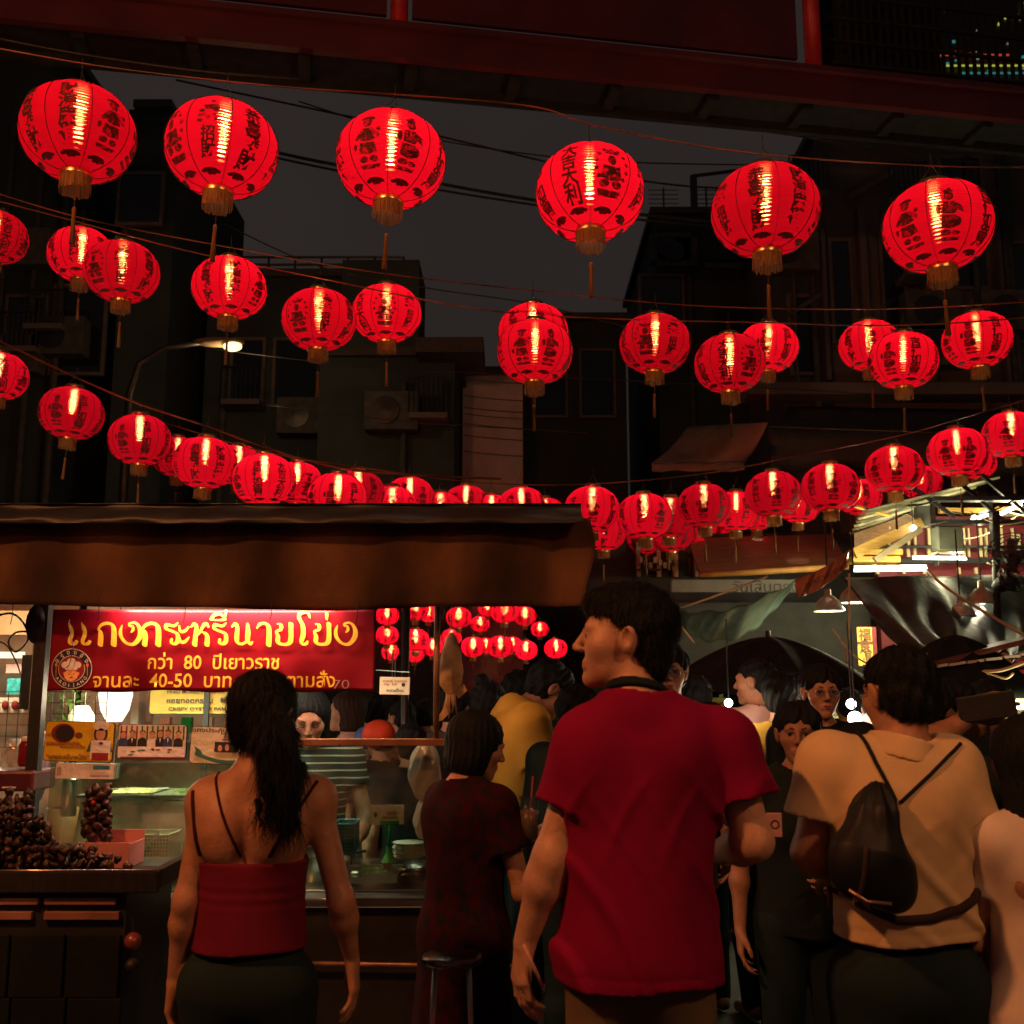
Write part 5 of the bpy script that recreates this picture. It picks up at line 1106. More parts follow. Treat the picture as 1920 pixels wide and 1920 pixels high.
MB(off=ob.location).sheet(lambda u, v: a0.lerp(a1, u).lerp(a3.lerp(a2, u), v) + Vector((0, .02 * math.sin(u * 18 + v * 4), -.03 * math.sin(math.pi * u))), 26, 8).build('sheet', OB, ob, True, solid=.003)
dv = (a1 - a0).normalized(); ang = math.atan2(dv.z, dv.x)
lettering('banner_lettering', 'OR MUSTARD BANK', .05, BLK, ob, ((a0 + a1 + a2 + a3) / 4 - a0) + Vector((0, -.045, -.03)), rot=(R(90), -ang, 0), width=.30)
# dark market umbrella
up = at(1440, 1194, 7.2); um = thing('market_umbrella', 'large dark market umbrella over the crowd under the pale green tarpaulin', 'umbrella', (up.x, 7.2, 0))
UM = mat('dark umbrella cloth', (.012, .014, .013), .8, spec=.08, var=.3); ne = 8; rr_ = .76; zz1 = at(0, 1290, 6.4).z
def uf(u, v):
    q_ = u * 2 * math.pi; s = abs(math.sin(q_ * ne / 2)); r_ = rr_ * v * (1 - .05 * s); return Vector((up.x + r_ * math.cos(q_) * .98, 7.2 + r_ * math.sin(q_), up.z - (up.z - zz1) * (v ** 1.7) - .05 * s * v))
MB(off=um.location).sheet(uf, 64, 12).build('canopy', UM, um, True, solid=.004)
for k in range(ne): MB(off=um.location).tube([uf(k / ne, v / 6) - Vector((0, 0, .012)) for v in range(7)], .006, 5).build('rib', DARKMETAL, um, True)
MB(off=um.location).tube([(up.x, 7.2, 0), (up.x, 7.2, up.z + .04)], .018, 8).build('pole', DARKMETAL, um, True)
um2 = copy_tree(um); um2.location = (at(1790, 1200, 6.6).x, 6.6, .03); um2['label'] = 'second dark umbrella edge low at the far right above the raised forearms'; um2.scale = (.62, .62, .975)
# pendants
def pendant(label, px, ytop, ybot, wpx, Y, on=True, e=11, flat_=False):
    p = at(px, ybot, Y); k = wpx / F * Y / 2; hh_ = (at(px, ytop, Y).z - p.z); t = thing('pendant_lamp', label, 'lamp', p, group='metal pendant lamps of the market')
    MB().lathe([(k, 0), (k * .98, .01), (k * .80, hh_ * .38), (k * .42, hh_ * .62), (k * .20, hh_ * .7), (k * .18, hh_ * .95), (k * .05, hh_)], n=28).build('shade', mat('aluminium shade', (.50, .50, .38), .35, .35, spec=.8), t, True, solid=.003)
    MB().lathe([(k * .97, -.002), (k * 1.02, .0), (k * 1.02, .012), (k * .97, .012)], n=28).build('rim', STEEL, t, True)
    MB().ball((0, 0, .04), k * .35, 12, 8).build('bulb', emit('market bulb', (1, .92, .72), 5), t, True); MB().tube([(0, 0, hh_), (0, 0, hh_ + .5)], .006, 5).build('flex', CABLE, t)
    lamp('pendant_light', 'POINT', (0, 0, -.03), (1, .86, .6), e, t, .04); return t
pendant('metal pendant lamp in front of the tarpaulins, leftmost and brightest', 1554, 1104, 1146, 57, 8.0); pendant('wide metal pendant lamp hanging under the strong white tube', 1603, 1084, 1130, 60, 8.2)
pendant('metal pendant lamp behind the thick slanting rope', 1842, 1088, 1133, 58, 8.3); pendant('smaller metal pendant lamp lower left of the one behind the rope', 1802, 1118, 1157, 54, 7.9)
def tube_l(label, a, c, Y, e, r_=.016, col=(.95, 1, .9), col_l=(1, .92, .52)):
    A1, C1 = at(*a, Y), at(*c, Y); t = thing('fluorescent_tube', label, 'lamp', (A1 + C1) / 2); MB(off=t.location).tube([A1, C1], r_, 10).build('tube', emit('cool tube', (1, .97, .93), 9), t, True); MB(off=t.location).beam(A1 + Vector((0, .02, r_ * 2)), C1 + Vector((0, .02, r_ * 2)), r_ * 2.4, r_ * 1.2).build('batten', mat('white batten', (.6, .6, .55), .5), t)
    d = C1 - A1; [lamp('tube_light', 'POINT', d * k - Vector((0, .06, r_ * 3)), col_l, e * .5, t, .05) for k in (-.28, .28)]; return t
tube_l('strong white fluorescent tube over the dark green tarpaulin', (1602, 1069), (1738, 1067), 8.6, 46, .014); tube_l('thinner fluorescent tube in front of the cream slats', (1712, 1047), (1812, 1048), 9.0, 26, .009)
tube_l('slanting fluorescent tube under the market roof at the far right', (1874, 966), (1916, 946), 9.3, 16, .011); tube_l('short slanting tube left of the far right one', (1822, 976), (1858, 962), 9.4, 8, .016)
tube_l('white tube low at the far right behind the phone', (1896, 1324), (1935, 1324), 6.2, 8, .016); tube_l('white tube under the low roof right of the polo man\'s head', (1838, 1269), (1882, 1266), 6.6, 6, .012)
for i, (px, py, r_, lb) in enumerate(((1712, 990, .026, 'bare bulb at the rafter end of the market hall'), (1603, 1347, .032, 'glaring round lamp just left of the polo man\'s face'), (1596, 1320, .024, 'glaring small lamp above the round one left of the polo man'), (1366, 1318, .020, 'glaring lamp beside the yellow menu between red shirt and pink shirt'), (1812, 1378, .0, ''))):
    if not lb: continue
    p = at(px, py, (8.9, 4.9, 5.2, 5.15)[i]); t = thing('bare_bulb', lb, 'lamp', p); MB().ball((0, 0, 0), r_, 14, 8).build('bulb', emit('glaring bulb', (1, .96, .95), 14), t, True); MB().tube([(0, 0, r_), (0, 0, .4)], .004, 5).build('flex', CABLE, t); lamp('bulb_light', 'POINT', (0, -.0, -r_ - .03), (1, .72, .45), (6, 1.6, 2, 2.4)[i], t, .03)
for i, (x0, y0, x1, y1, c_, lb) in enumerate(((1322, 1308, 1362, 1356, (.70, .66, .14), 'yellow green menu sheet with red Thai words behind the red shirted man'), (1316, 1268, 1345, 1296, (.35, .5, .1), 'small green lit notice above the yellow menu'), (1612, 1288, 1630, 1330, (.6, .5, .45), 'pale paper tags hanging left of the polo man'), (1905, 1345, 1925, 1392, (.3, .5, .12), 'green packet on a shelf at the right edge'))):
    t, w_, h = board(lb, x0, y0, x1, y1, mat('lit paper %s' % ('yellow', 'green', 'pale', 'lime')[i], c_, .6, var=.2), Y=6.9, r=.004, cat='notice', name='notice')
    if i == 0: tx(t, 'ทะเล', -.0, h * .55, .09, REDP, .03, .02); tx(t, 'ลวกจิ้ม', .01, 0, .10, GRN, .03, .02); tx(t, 'ข้าวต้ม', 0, -h * .6, .10, REDP, .03, .02)
# shrine-like lit sign with red frame
t, w_, h = board('yellow lit sign in a dark red frame behind the vertical rod', 1610, 1176, 1638, 1248, mat('yellow sign face', (.75, .58, .08), .5, var=.3, scale=30), Y=9.0, r=.01, edge=GRND, name='sign')
flat(t, rect(-w_, h * .1, w_, h * .25), GRND, .004); flat(t, rect(w_ * .75, -h, w_ * 1.25, h), GRND, .005)
for i in range(3): lettering('board_lettering', '福食館'[i], .11, BRN, t, (-.01, -.006, h * (.62 - .55 * i)), bold=.02)
lamp('sign_light', 'POINT', (0, -.4, -.1), (1, .8, .4), 5, t, .05)
# stalls beyond the heads
st2 = thing('food_stall', 'low cluttered food stall with lit shelves beyond the crowd between red shirt and polo', 'food stall', (at(1470, 1300, 8.2).x, 8.2, 0)); k2 = lambda: MB(off=st2.location)
p0_, p1_ = at(1290, 1262, 8.2), at(1660, 1262, 8.2)
k2().bbox((p0_.x, 8.2, 1.55), (p1_.x, 9.4, 1.60)).build('roof', OLV, st2); k2().bbox((p0_.x, 8.3, 0), (p1_.x, 9.3, .95)).build('counter', DARKMETAL, st2); k2().bbox((p0_.x, 9.38, .95), (p1_.x, 9.4, 1.55)).build('back', mat('lit back cloth', (.45, .45, .25), .7, var=.5, scale=5), st2)
rq = random.Random(4)
for i in range(34):
    x = lerp(p0_.x + .1, p1_.x - .1, rq.random()); z = rq.choice((.95, 1.15, 1.35)); w2 = rq.uniform(.03, .08); hh2 = rq.uniform(.05, .16)
    k2().lathe([(w2 * .8, z), (w2, z + .01), (w2, z + hh2 * .7), (w2 * .45, z + hh2), (.001, z + hh2)], c=(x, 8.7 + rq.uniform(-.2, .3), 0), n=10).build('jar', rq.choice([CRM, YB_, GRNF, PINKB, ORG, STEEL]), st2, True)
for z in (1.13, 1.33): k2().bbox((p0_.x, 8.9, z), (p1_.x, 9.3, z + .02)).build('shelf', OLV, st2)
lamp('stall_light', 'AREA', (0, .4, 1.53), (.95, 1, .55), 22, st2, size=(1.3, .1))
st3 = copy_tree(st2); st3.location = (at(1960, 1300, 7.6).x, 7.6, 0); st3['label'] = 'lit food stall with shelves at the far right beyond the phone'
# clutter of low roofs at right, poles, ropes
RP = mat('pale rope', (.62, .46, .26), .7, var=.2)
for nm, lb, pts, Y0, Y1, r_, m in (('rope', 'thick pale rope slanting down to the right edge past a pendant lamp', [(1738, 1068), (1775, 1102), (1850, 1150), (1940, 1202)], 8.0, 6.8, .011, RP), ('rope', 'thin rope from the hammock tarpaulin up to the orange banner', [(1254, 1148), (1340, 1118), (1440, 1080)], 7.6, 7.4, .007, RP),
        ('rope', 'short rope from the tarpaulin corner down to the umbrella', [(1256, 1150), (1280, 1178), (1302, 1206)], 7.5, 7.4, .006, RP), ('rod', 'thin vertical rod hanging beside the yellow lit sign', [(1592, 1075), (1592, 1150), (1587, 1246)], 7.3, 7.3, .008, RP),
        ('cable', 'thin cable hanging from the middle of the tubes', [(1740, 1070), (1739, 1110), (1738, 1140)], 8.3, 8.3, .006, CABLE), ('cord', 'pale cord looping over the low roofs at far right', [(1780, 1285), (1830, 1262), (1880, 1256), (1935, 1236)], 6.4, 6.0, .010, RP), ('cord', 'pale broken cord below the looping one at far right', [(1800, 1288), (1840, 1262), (1884, 1272), (1900, 1262)], 6.3, 6.1, .007, RP),
        ('cord', 'bright ridge of rope on the small dark umbrella', [(1560, 1180), (1600, 1228), (1640, 1250)], 6.9, 6.7, .006, RP)):
    cable(nm, lb, pxs(pts, Y0, Y1), r_, m, nm)
p = at(1655, 1143, 8.0); q_ = at(1752, 1142, 8.0); tag(MB().tube([p, q_], .006, 6).build('rod', RP), 'thin horizontal rod in front of the dark green tarpaulin', 'rod')
t = thing('low_roof', 'reddish tin roof edge low at the far right over the second umbrella', 'roof', at(1830, 1235, 6.5)); MB(off=t.location).beam(at(1735, 1246, 6.5), at(1960, 1190, 6.5), .30, .03).build('sheet', mat('maroon tin', (.12, .035, .03), .5, var=.4), t)
for a_ in range(6): MB(off=t.location).beam(at(1745 + a_ * 34, 1252 - a_ * 5, 6.3), at(1775 + a_ * 34, 1246 - a_ * 4, 6.3), .03, .015).build('strip', mat('pale strip', (.6, .5, .4), .5), t)
# speaker box and fans
t = thing('loudspeaker', 'square grey loudspeaker hanging on the market hall frame', 'loudspeaker', at(1779, 1010, 8.7)); MB().bbox((-.105, -.05, -.10), (.105, .12, .10)).build('cabinet', mat('grey speaker cloth', (.13, .15, .12), .8), t, bevel=.01); MB().bbox((-.115, -.04, -.115), (.115, .1, -.1005)).build('frame', OLV, t)
def fan(label, px, py, r_, Y, tilt):
    t = thing('fan', label, 'fan', at(px, py, Y)); t.rotation_euler = (R(-20), 0, R(tilt))
    for k in range(5): MB().tube([(r_ * (1 - .2 * k) * math.cos(q_ * .3927), -.05 - .02 * math.sin(k), r_ * (1 - .2 * k) * math.sin(q_ * .3927)) for q_ in range(17)], .004, 5, False).build('guard_ring', DARKMETAL, t)
    for k in range(12): MB().tube([(0, -.07, 0), (r_ * math.cos(k * .5236), -.05, r_ * math.sin(k * .5236))], .0025, 4, False).build('guard_wire', DARKMETAL, t)
    for k in range(4): a_ = k * 1.57; MB().prism([(.02, -.02), (r_ * .8, -.06), (r_ * .85, .03), (.02, .03)], (0, -.03, 0), (math.cos(a_), .15, math.sin(a_)), (-math.sin(a_), .0, math.cos(a_)), .004).build('blade', BLACK, t)
    MB().lathe([(.05, 0), (.06, .06), (.04, .12), (.001, .13)], n=16).build('motor', BLACK, t, True).rotation_euler = (R(-90), 0, 0); return t
fan('dark wall fan on the market post at the right edge', 1898, 1042, .17, 8.0, -30); fan('smaller round fan under the wall fan at the right edge', 1888, 1090, .11, 8.0, 20)

rk = random.Random(31)
for i in range(26):                                   # the tangle of poles, battens and loose wires under the market roof
    x0 = rk.uniform(1600, 1900); y0 = rk.choice([rk.uniform(935, 1060), rk.uniform(1215, 1280)]); ln_ = rk.uniform(50, 170); a_ = rk.uniform(-.35, .35); Yk = rk.uniform(8.4, 9.6) if y0 < 1100 else rk.uniform(6.4, 7.6)
    x1, y1 = x0 + ln_ * math.cos(a_), y0 - ln_ * math.sin(a_)
    if i % 3 == 0:
        A1 = at(x0, y0, Yk); o = MB(off=mh.location).beam(A1, at(x1, y1, Yk + .1), rk.uniform(.02, .05), rk.uniform(.015, .03)).build('batten', rk.choice([OCH, OLV, BLACK, RP, mat('pale roof strip', (.65, .62, .42), .5)]), mh)
    else:
        p_ = pxs([(x0, y0), ((x0 + x1) / 2, (y0 + y1) / 2 + rk.uniform(4, 22)), (x1, y1)], Yk, Yk); MB(off=mh.location).tube(p_, rk.uniform(.004, .009), 5).build('loose_wire', rk.choice([CABLE, CABLE, RP]), mh, True)
# ================================================================ people: bodies as one smooth surface grown from a distance field
f32 = np.float32
def V3(p): return np.array(p, dtype=f32)
def smin(a, b, k):
    if k <= 0: return np.minimum(a, b)
    h = np.maximum(k - np.abs(a - b), 0) / k; return np.minimum(a, b) - h * h * k * .25
def smax(a, b, k): return -smin(-a, -b, k)
def cone(a, b, r1, r2, fl=None):
    a, b = V3(a), V3(b); ba = b - a; L = float(ba @ ba) + 1e-9
    def f(P):
        pa = P - a; h = np.clip(pa @ ba / L, 0, 1); q = pa - h[:, None] * ba
        if fl is not None: q = q * V3(fl)
        return np.sqrt((q * q).sum(1)) - (r1 + (r2 - r1) * h)
    return f
def cutcone(a, b, r1, r2):            # flat end at b
    a, b = V3(a), V3(b); d = (b - a) / np.linalg.norm(b - a); c = cone(a, b + d * .03, r1, r2)
    return lambda P: np.maximum(c(P), (P - b) @ d)
def ell(c, r, M=None):
    c, r = V3(c), V3(r)
    def f(P):
        q = P - c
        if M is not None: q = q @ M
        k0 = np.sqrt(((q / r) ** 2).sum(1)); k1 = np.sqrt(((q / (r * r)) ** 2).sum(1)) + 1e-9
        return k0 * (k0 - 1) / k1
    return f
def plane(p, n):
    p, n = V3(p), V3(n) / np.linalg.norm(n); return lambda P: (P - p) @ n
def uni(prims, k=.03):
    def f(P):
        d = None
        for q in prims:
            kk = k
            if isinstance(q, tuple): q, kk = q
            v = q(P); d = v if d is None else smin(d, v, kk)
        return d
    return f
def waves(P, seed, fr, amp, dirs=5, stretch=(1, 1, 1)):
    rr = np.random.RandomState(seed); o = np.zeros(len(P), f32); Q = P * V3(stretch)
    for i in range(dirs):
        d = rr.normal(size=3).astype(f32); d /= np.linalg.norm(d); w_ = fr * rr.uniform(.6, 1.6)
        o += np.sin(Q @ d * w_ + rr.uniform(0, 6.28) + .8 * np.sin(Q @ np.roll(d, 1) * w_ * .6)) / dirs
    return o * amp
def surf(f, lo, hi, h, B=8):
    lo, hi = V3(lo), V3(hi); nb = np.ceil((hi - lo) / (h * B)).astype(int); N = nb * B
    ax = [np.arange(nb[i]) * B * h + lo[i] + B * h / 2 for i in range(3)]
    C = np.stack(np.meshgrid(*ax, indexing='ij'), -1).reshape(-1, 3).astype(f32); dc = f(C)
    act = np.abs(dc) < B * h * .87 * 1.5 + .012
    sg = np.where(dc < 0, f32(-1), f32(1)).reshape(nb)
    D = np.repeat(np.repeat(np.repeat(sg, B, 0), B, 1), B, 2)
    ii = np.argwhere(act.reshape(nb)); r_ = np.arange(B); loc = np.stack(np.meshgrid(r_, r_, r_, indexing='ij'), -1).reshape(-1, 3)
    for s in range(0, len(ii), 400):
        blk = ii[s:s + 400]; idx = (blk[:, None, :] * B + loc[None]).reshape(-1, 3)
        d = f((idx * h + lo).astype(f32)); D[idx[:, 0], idx[:, 1], idx[:, 2]] = d
    S = D < 0
    S8 = [S[i:N[0] - 1 + i, j:N[1] - 1 + j, k:N[2] - 1 + k] for i in (0, 1) for j in (0, 1) for k in (0, 1)]
    cnt = sum(s.astype(np.int8) for s in S8); cell = (cnt > 0) & (cnt < 8); ci = np.argwhere(cell)
    if not len(ci): return None
    vid = -np.ones(cell.shape, np.int32); vid[cell] = np.arange(len(ci))
    acc = np.zeros((len(ci), 3)); n = np.zeros(len(ci))
    corners = [(i, j, k) for i in (0, 1) for j in (0, 1) for k in (0, 1)]
    val = {c: D[ci[:, 0] + c[0], ci[:, 1] + c[1], ci[:, 2] + c[2]] for c in corners}
    for c in corners:
        for a in range(3):
            if c[a] == 0:
                c2 = list(c); c2[a] = 1; c2 = tuple(c2); va, vb = val[c], val[c2]; m = (va < 0) != (vb < 0)
                t = np.where(m, va / np.where(m, va - vb, 1), 0); p = np.tile(np.array(c, float), (len(ci), 1)); p[:, a] = t
                acc += p * m[:, None]; n += m
    V = (ci + acc / n[:, None]) * h + lo
    F_ = []
    for a in range(3):
        b, c = (a + 1) % 3, (a + 2) % 3
        s0 = [slice(1, N[i] - 1) for i in range(3)]; s1 = list(s0); s1[a] = slice(2, N[a])
        e = S[tuple(s0)] != S[tuple(s1)]; q = np.argwhere(e) + 1; ins = S[q[:, 0], q[:, 1], q[:, 2]]
        def g(db, dc_):
            o = q.copy(); o[:, b] -= db; o[:, c] -= dc_; return vid[o[:, 0], o[:, 1], o[:, 2]]
        quad = np.stack([g(1, 1), g(0, 1), g(0, 0), g(1, 0)], 1); quad[~ins] = quad[~ins][:, ::-1]; F_.append(quad)
    Fq = np.concatenate(F_); Fq = Fq[(Fq >= 0).all(1)]; return V.astype(f32), Fq
def smooth_mesh(V, Fq, it, lam=.5):
    e = np.concatenate([Fq[:, [0, 1]], Fq[:, [1, 2]], Fq[:, [2, 3]], Fq[:, [3, 0]]])
    for _ in range(it):
        s = np.zeros_like(V); n = np.zeros(len(V), f32)
        for a, b in ((0, 1), (1, 0)):
            for k in range(3): s[:, k] += np.bincount(e[:, a], V[e[:, b], k], len(V))
            n += np.bincount(e[:, a], minlength=len(V))
        V = V + lam * (s / n[:, None] - V)
    return V
def field_obj(name, f, lo, hi, h, m, parent, it=1, post=None, split=None):
    if split:                                   # fine upper part, coarser lower part, the seam lies under the collar
        z_, h2 = split; r1_ = surf(f, (lo[0], lo[1], z_), hi, h); r2_ = surf(f, lo, (hi[0], hi[1], z_ + h2 * 8), h2)
        V1, F1 = r1_; V2, F2 = r2_; V1 = smooth_mesh(V1, F1, it, .3); V2 = smooth_mesh(V2, F2, it); top_ = V2[F2][:, :, 2].min(1) < z_ + h2 * 1.5; F2 = F2[top_]
        V = np.concatenate([V1, V2]); Fq = np.concatenate([F1, F2 + len(V1)])
    else:
        r = surf(f, lo, hi, h)
        if r is None: return None
        V, Fq = r; V = smooth_mesh(V, Fq, it)
    if post: V = post(V)
    me = bpy.data.meshes.new(name); me.vertices.add(len(V)); me.vertices.foreach_set('co', V.ravel())
    me.loops.add(len(Fq) * 4); me.loops.foreach_set('vertex_index', Fq.astype(np.int32).ravel())
    me.polygons.add(len(Fq)); me.polygons.foreach_set('loop_start', np.arange(len(Fq), dtype=np.int32) * 4); me.polygons.foreach_set('loop_total', np.full(len(Fq), 4, np.int32))
    me.update(calc_edges=True); me.validate(); me.materials.append(m); me.shade_smooth(); return link(name, me, parent)

def rotm(yaw=0, pitch=0, roll=0):
    return np.array(Euler((R(pitch), R(roll), R(yaw))).to_matrix(), dtype=f32)
class Body:
    """canonical standing adult 1.75 m tall facing +Y; joints can be set, all in metres before scaling"""
    def __init__(s, **k):
        s.w = k.get('w', 1.0); s.fat = k.get('fat', 1.0); s.fem = k.get('fem', False); w_ = s.w
        s.head = V3(k.get('head', (0, .02, 1.633))); s.HR = rotm(*k.get('hrot', (0, 0, 0))); s.hs = k.get('hs', 1.0)
        s.sh = [V3(k.get('shL', (-.175 * w_, 0, 1.425))), V3(k.get('shR', (.175 * w_, 0, 1.425)))]
        s.el = [V3(k.get('elL', (-.23 * w_, -.02, 1.14))), V3(k.get('elR', (.23 * w_, -.02, 1.14)))]
        s.wr = [V3(k.get('wrL', (-.24 * w_, .05, .90))), V3(k.get('wrR', (.24 * w_, .05, .90)))]
        s.hd = [k.get('hdL'), k.get('hdR')]; s.curl = k.get('curl', (.5, .5)); s.palm = k.get('palm', (None, None)); s.thumb = k.get('thumb', (1, 1))
        s.hip = [V3(k.get('hpL', (-.09, 0, .93))), V3(k.get('hpR', (.09, 0, .93)))]
        s.kn = [V3(k.get('knL', (-.10, .02, .50))), V3(k.get('knR', (.10, .02, .50)))]
        s.an = [V3(k.get('anL', (-.10, -.02, .08))), V3(k.get('anR', (.10, -.02, .08)))]
        s.sp = V3(k.get('spine', (0, 0, 0)))      # lean of the chest relative to the pelvis
        s.arm = k.get('arm', 1.0)
    def hp(s, p): return s.head + s.HR @ V3(p) * s.hs      # head-local to body
    def hl(s, P): return ((P - s.head) @ s.HR) / s.hs
    def torso(s, g=0.0):
        w_, ft, c = s.w, s.fat, s.sp; fm = s.fem
        waist = (.125 if fm else .148) * ft; hipw = (.168 if fm else .160) * ft
        L = [ell((0, 0, .955), (hipw + g, .112 * ft + g, .12 + g)), ell(V3((0, .005, 1.12)) + c * .45, (waist + g, .098 * ft + g, .15 + g)),
             ell(V3((0, 0, 1.30)) + c * .9, ((.150 if fm else .165) * w_ + g, (.100 if fm else .113) * ft + g, .17 + g)),
             ell(V3((-.07 * w_, -.035, 1.37)) + c, (.085 + g, .07 + g, .09 + g)), ell(V3((.07 * w_, -.035, 1.37)) + c, (.085 + g, .07 + g, .09 + g)),
             cone(s.sh[0] * V3((.85, 1, 1)) + V3((0, 0, -.012)), s.sh[1] * V3((.85, 1, 1)) + V3((0, 0, -.012)), .050 + g, .050 + g)]
        if fm: L += [ell(V3((-.065, .085, 1.28)) + c, (.055 + g, .05 + g, .055 + g)), ell(V3((.065, .085, 1.28)) + c, (.055 + g, .05 + g, .055 + g))]
        return L
    def shoulders(s, g=0.0):
        nb = V3((0, -.012, 1.45)) + s.sp; nk = s.hp((0, -.03, -.06)); L = []
        for i in (0, 1): L.append((cone(nb + V3((0, -.005, .02)), s.sh[i] + V3((0, 0, .012)), .050 + g, .040 + g), .05)); L.append((ell(s.sh[i], (.058 * s.arm + g, .056 * s.arm + g, .062 * s.arm + g)), .04))
        return L
    def neck(s, g=0.0):
        nb = V3((0, -.01, 1.42)) + s.sp; nk = s.hp((0, -.025, -.045)); r_ = .048 if s.fem else .057
        return [(cone(nb, nk, r_ + .008 + g, r_ - .003 + g), .03)]
    def arms(s, g=0.0, which=(0, 1), upto=1.0):
        L = []; a = s.arm * (.86 if s.fem else 1)
        for i in which:
            e = s.sh[i] + (s.el[i] - s.sh[i]) * min(upto, 1); L.append((cone(s.sh[i], e, .052 * a + g, (.052 - .011 * min(upto, 1)) * a + g), .03))
            if upto > 1:
                m = s.el[i] + (s.wr[i] - s.el[i]) * .28; L.append((cone(s.el[i], m, .039 * a + g, .042 * a + g), .03)); L.append((cone(m, s.wr[i], .041 * a + g, .026 * a + g), .03))
        return L
    def hand(s, i):
        w_ = s.wr[i]; d = s.hd[i]; fwd = V3(d) if d is not None else (w_ - s.el[i]); fwd = fwd / np.linalg.norm(fwd)
        side = -1 if i == 0 else 1
        pn = V3(s.palm[i]) if s.palm[i] is not None else V3((-side, 0, 0)); pn = pn - fwd * (pn @ fwd); pn /= np.linalg.norm(pn)   # palm normal
        ac = np.cross(fwd, pn); ac = ac * (1 if ac @ V3((0, 1, 0)) > 0 else -1) * s.thumb[i]       # towards the index finger
        cu = s.curl[i]; sc_ = .92 if s.fem else 1.0; L = []
        offs = (.030, .010, -.010, -.029); lens = (.044, .049, .046, .036); kd = (.088, .092, .087, .078)
        for j in range(4):
            base = w_ + ac * offs[j] * .55 * sc_ + fwd * .012; kn_ = w_ + (fwd * kd[j] + ac * offs[j]) * sc_
            L.append((cone(base, kn_, .0155 * sc_, .0125 * sc_), .012))
            p = kn_; c = cu * (.75 + .12 * j); ang = 0
            for l, rr, ww in ((lens[j], .0100, .85), (lens[j] * .62, .0090, 1.05), (lens[j] * .48, .0082, .7)):
                ang += c * ww; dr = fwd * math.cos(ang) + pn * math.sin(ang) + ac * (.10 * (1.5 - j)) * .6; q = p + dr * l * sc_
                L.append((cone(p, q, rr * sc_, rr * .9 * sc_), .003)); p = q
        tb = w_ + (fwd * .022 + ac * .020 + pn * .006) * sc_; t1 = tb + (fwd * .030 + ac * .024 + pn * .014) * sc_; t2 = t1 + (fwd * .030 + ac * .008 + pn * .012) * sc_; t3 = t2 + (fwd * .022 - ac * .002 + pn * .008) * sc_
        L += [(cone(tb, t1, .017 * sc_, .0135 * sc_), .014), (cone(t1, t2, .0125 * sc_, .0115 * sc_), .004), (cone(t2, t3, .011 * sc_, .0092 * sc_), .004)]
        return L
    def legs(s, g=0.0):
        L = []
        for i in (0, 1):
            h_, k, a = s.hip[i], s.kn[i], s.an[i]; m = k + (a - k) * .3
            L += [(cone(h_, k, .088 * s.fat + g, .056 + g), .04), (cone(k, m, .054 + g, .056 + g), .03), (cone(m, a, .055 + g, .038 + g), .03)]
        return L
    def feet(s):
        L = []
        for i in (0, 1): a = s.an[i]; L += [(cone(a + V3((0, -.03, -.035)), a + V3((0, .14, -.048)), .038, .028), .03)]
        return L
    def headf(s, eyes=True):
        fm = s.fem; jw = .9 if fm else 1.0
        P0 = [ell((0, -.014, .036), (.076, .097, .081)), (ell((0, .028, -.018), (.061 * jw, .064, .084)), .03), (ell((0, .028, -.066), (.047 * jw, .050, .040)), .03), (ell((0, .076, -.094), (.019, .017, .017)), .03),
              (ell((-.042, .052, -.016), (.022, .024, .020)), .035), (ell((.042, .052, -.016), (.022, .024, .020)), .035), (cone((-.036, .078, .028), (.036, .078, .028), .013, .013), .018),
              (cone((0, .090, .020), (0, .113, -.020), .0075, .0105), .012), (ell((-.011, .103, -.025), (.009, .010, .007)), .006), (ell((.011, .103, -.025), (.009, .010, .007)), .006)]
        lips = [(cone((-.019, .088, -.053), (.019, .088, -.053), .0068, .0068), .008), (cone((-.016, .087, -.064), (.016, .087, -.064), .0082, .0082), .008)]
        base = uni(P0, .03); lp = uni([base] + [(q[0], q[1]) for q in lips], .008)
        eyeS = [ell((-.031, .098, .006), (.017, .016, .012)), ell((.031, .098, .006), (.017, .016, .012))]; mouth = cone((-.020, .098, -.0585), (.020, .098, -.0585), .0028, .0028)
        lids = uni([ell((-.031, .0745, .006), (.0145, .0145, .0145)), ell((.031, .0745, .006), (.0145, .0145, .0145))], 0)
        ear = []
        for sx in (-1, 1): ear.append((ell((sx * .079, -.014, .0), (.012, .020, .034), rotm(0, 0, sx * 14)), ell((sx * .092, -.008, .003), (.011, .011, .021))))
        def f(P):
            q = s.hl(P); d = lp(q)
            for e in eyeS: d = smax(d, -e(q), .010)
            d = smin(d, lids(q), .004); d = smax(d, -mouth(q), .003)
            for a, b in ear: d = smin(d, smax(a(q), -b(q), .006), .008)
            return d * s.hs
        return f
    def skin(s, legs=True):
        def local(c, r_, f):                  # skip the detailed field far away from the hand or head
            def g(P):
                dd = np.sqrt(((P - c) ** 2).sum(1)); m = dd < r_; o = np.maximum(dd - r_, 0) + .07
                if m.any(): o[m] = np.minimum(f(P[m]), o[m].max() if False else .30)
                return o.astype(f32)
            return g
        hs_ = []
        for i in (0, 1):
            fw = V3(s.hd[i]) if s.hd[i] is not None else s.wr[i] - s.el[i]; fw = fw / np.linalg.norm(fw); hs_.append((local(s.wr[i] + fw * .09, .19, uni(s.hand(i), .01)), .012))
        ext = [(ell(s.el[i] + V3((0, -.018, 0)), (.017, .017, .024)), .03) for i in (0, 1)] + [(ell(V3((sx * .078, -.070, 1.335)) + s.sp, (.046, .024, .058), rotm(sx * 12, 0, sx * 10)), .05) for sx in (-1, 1)]
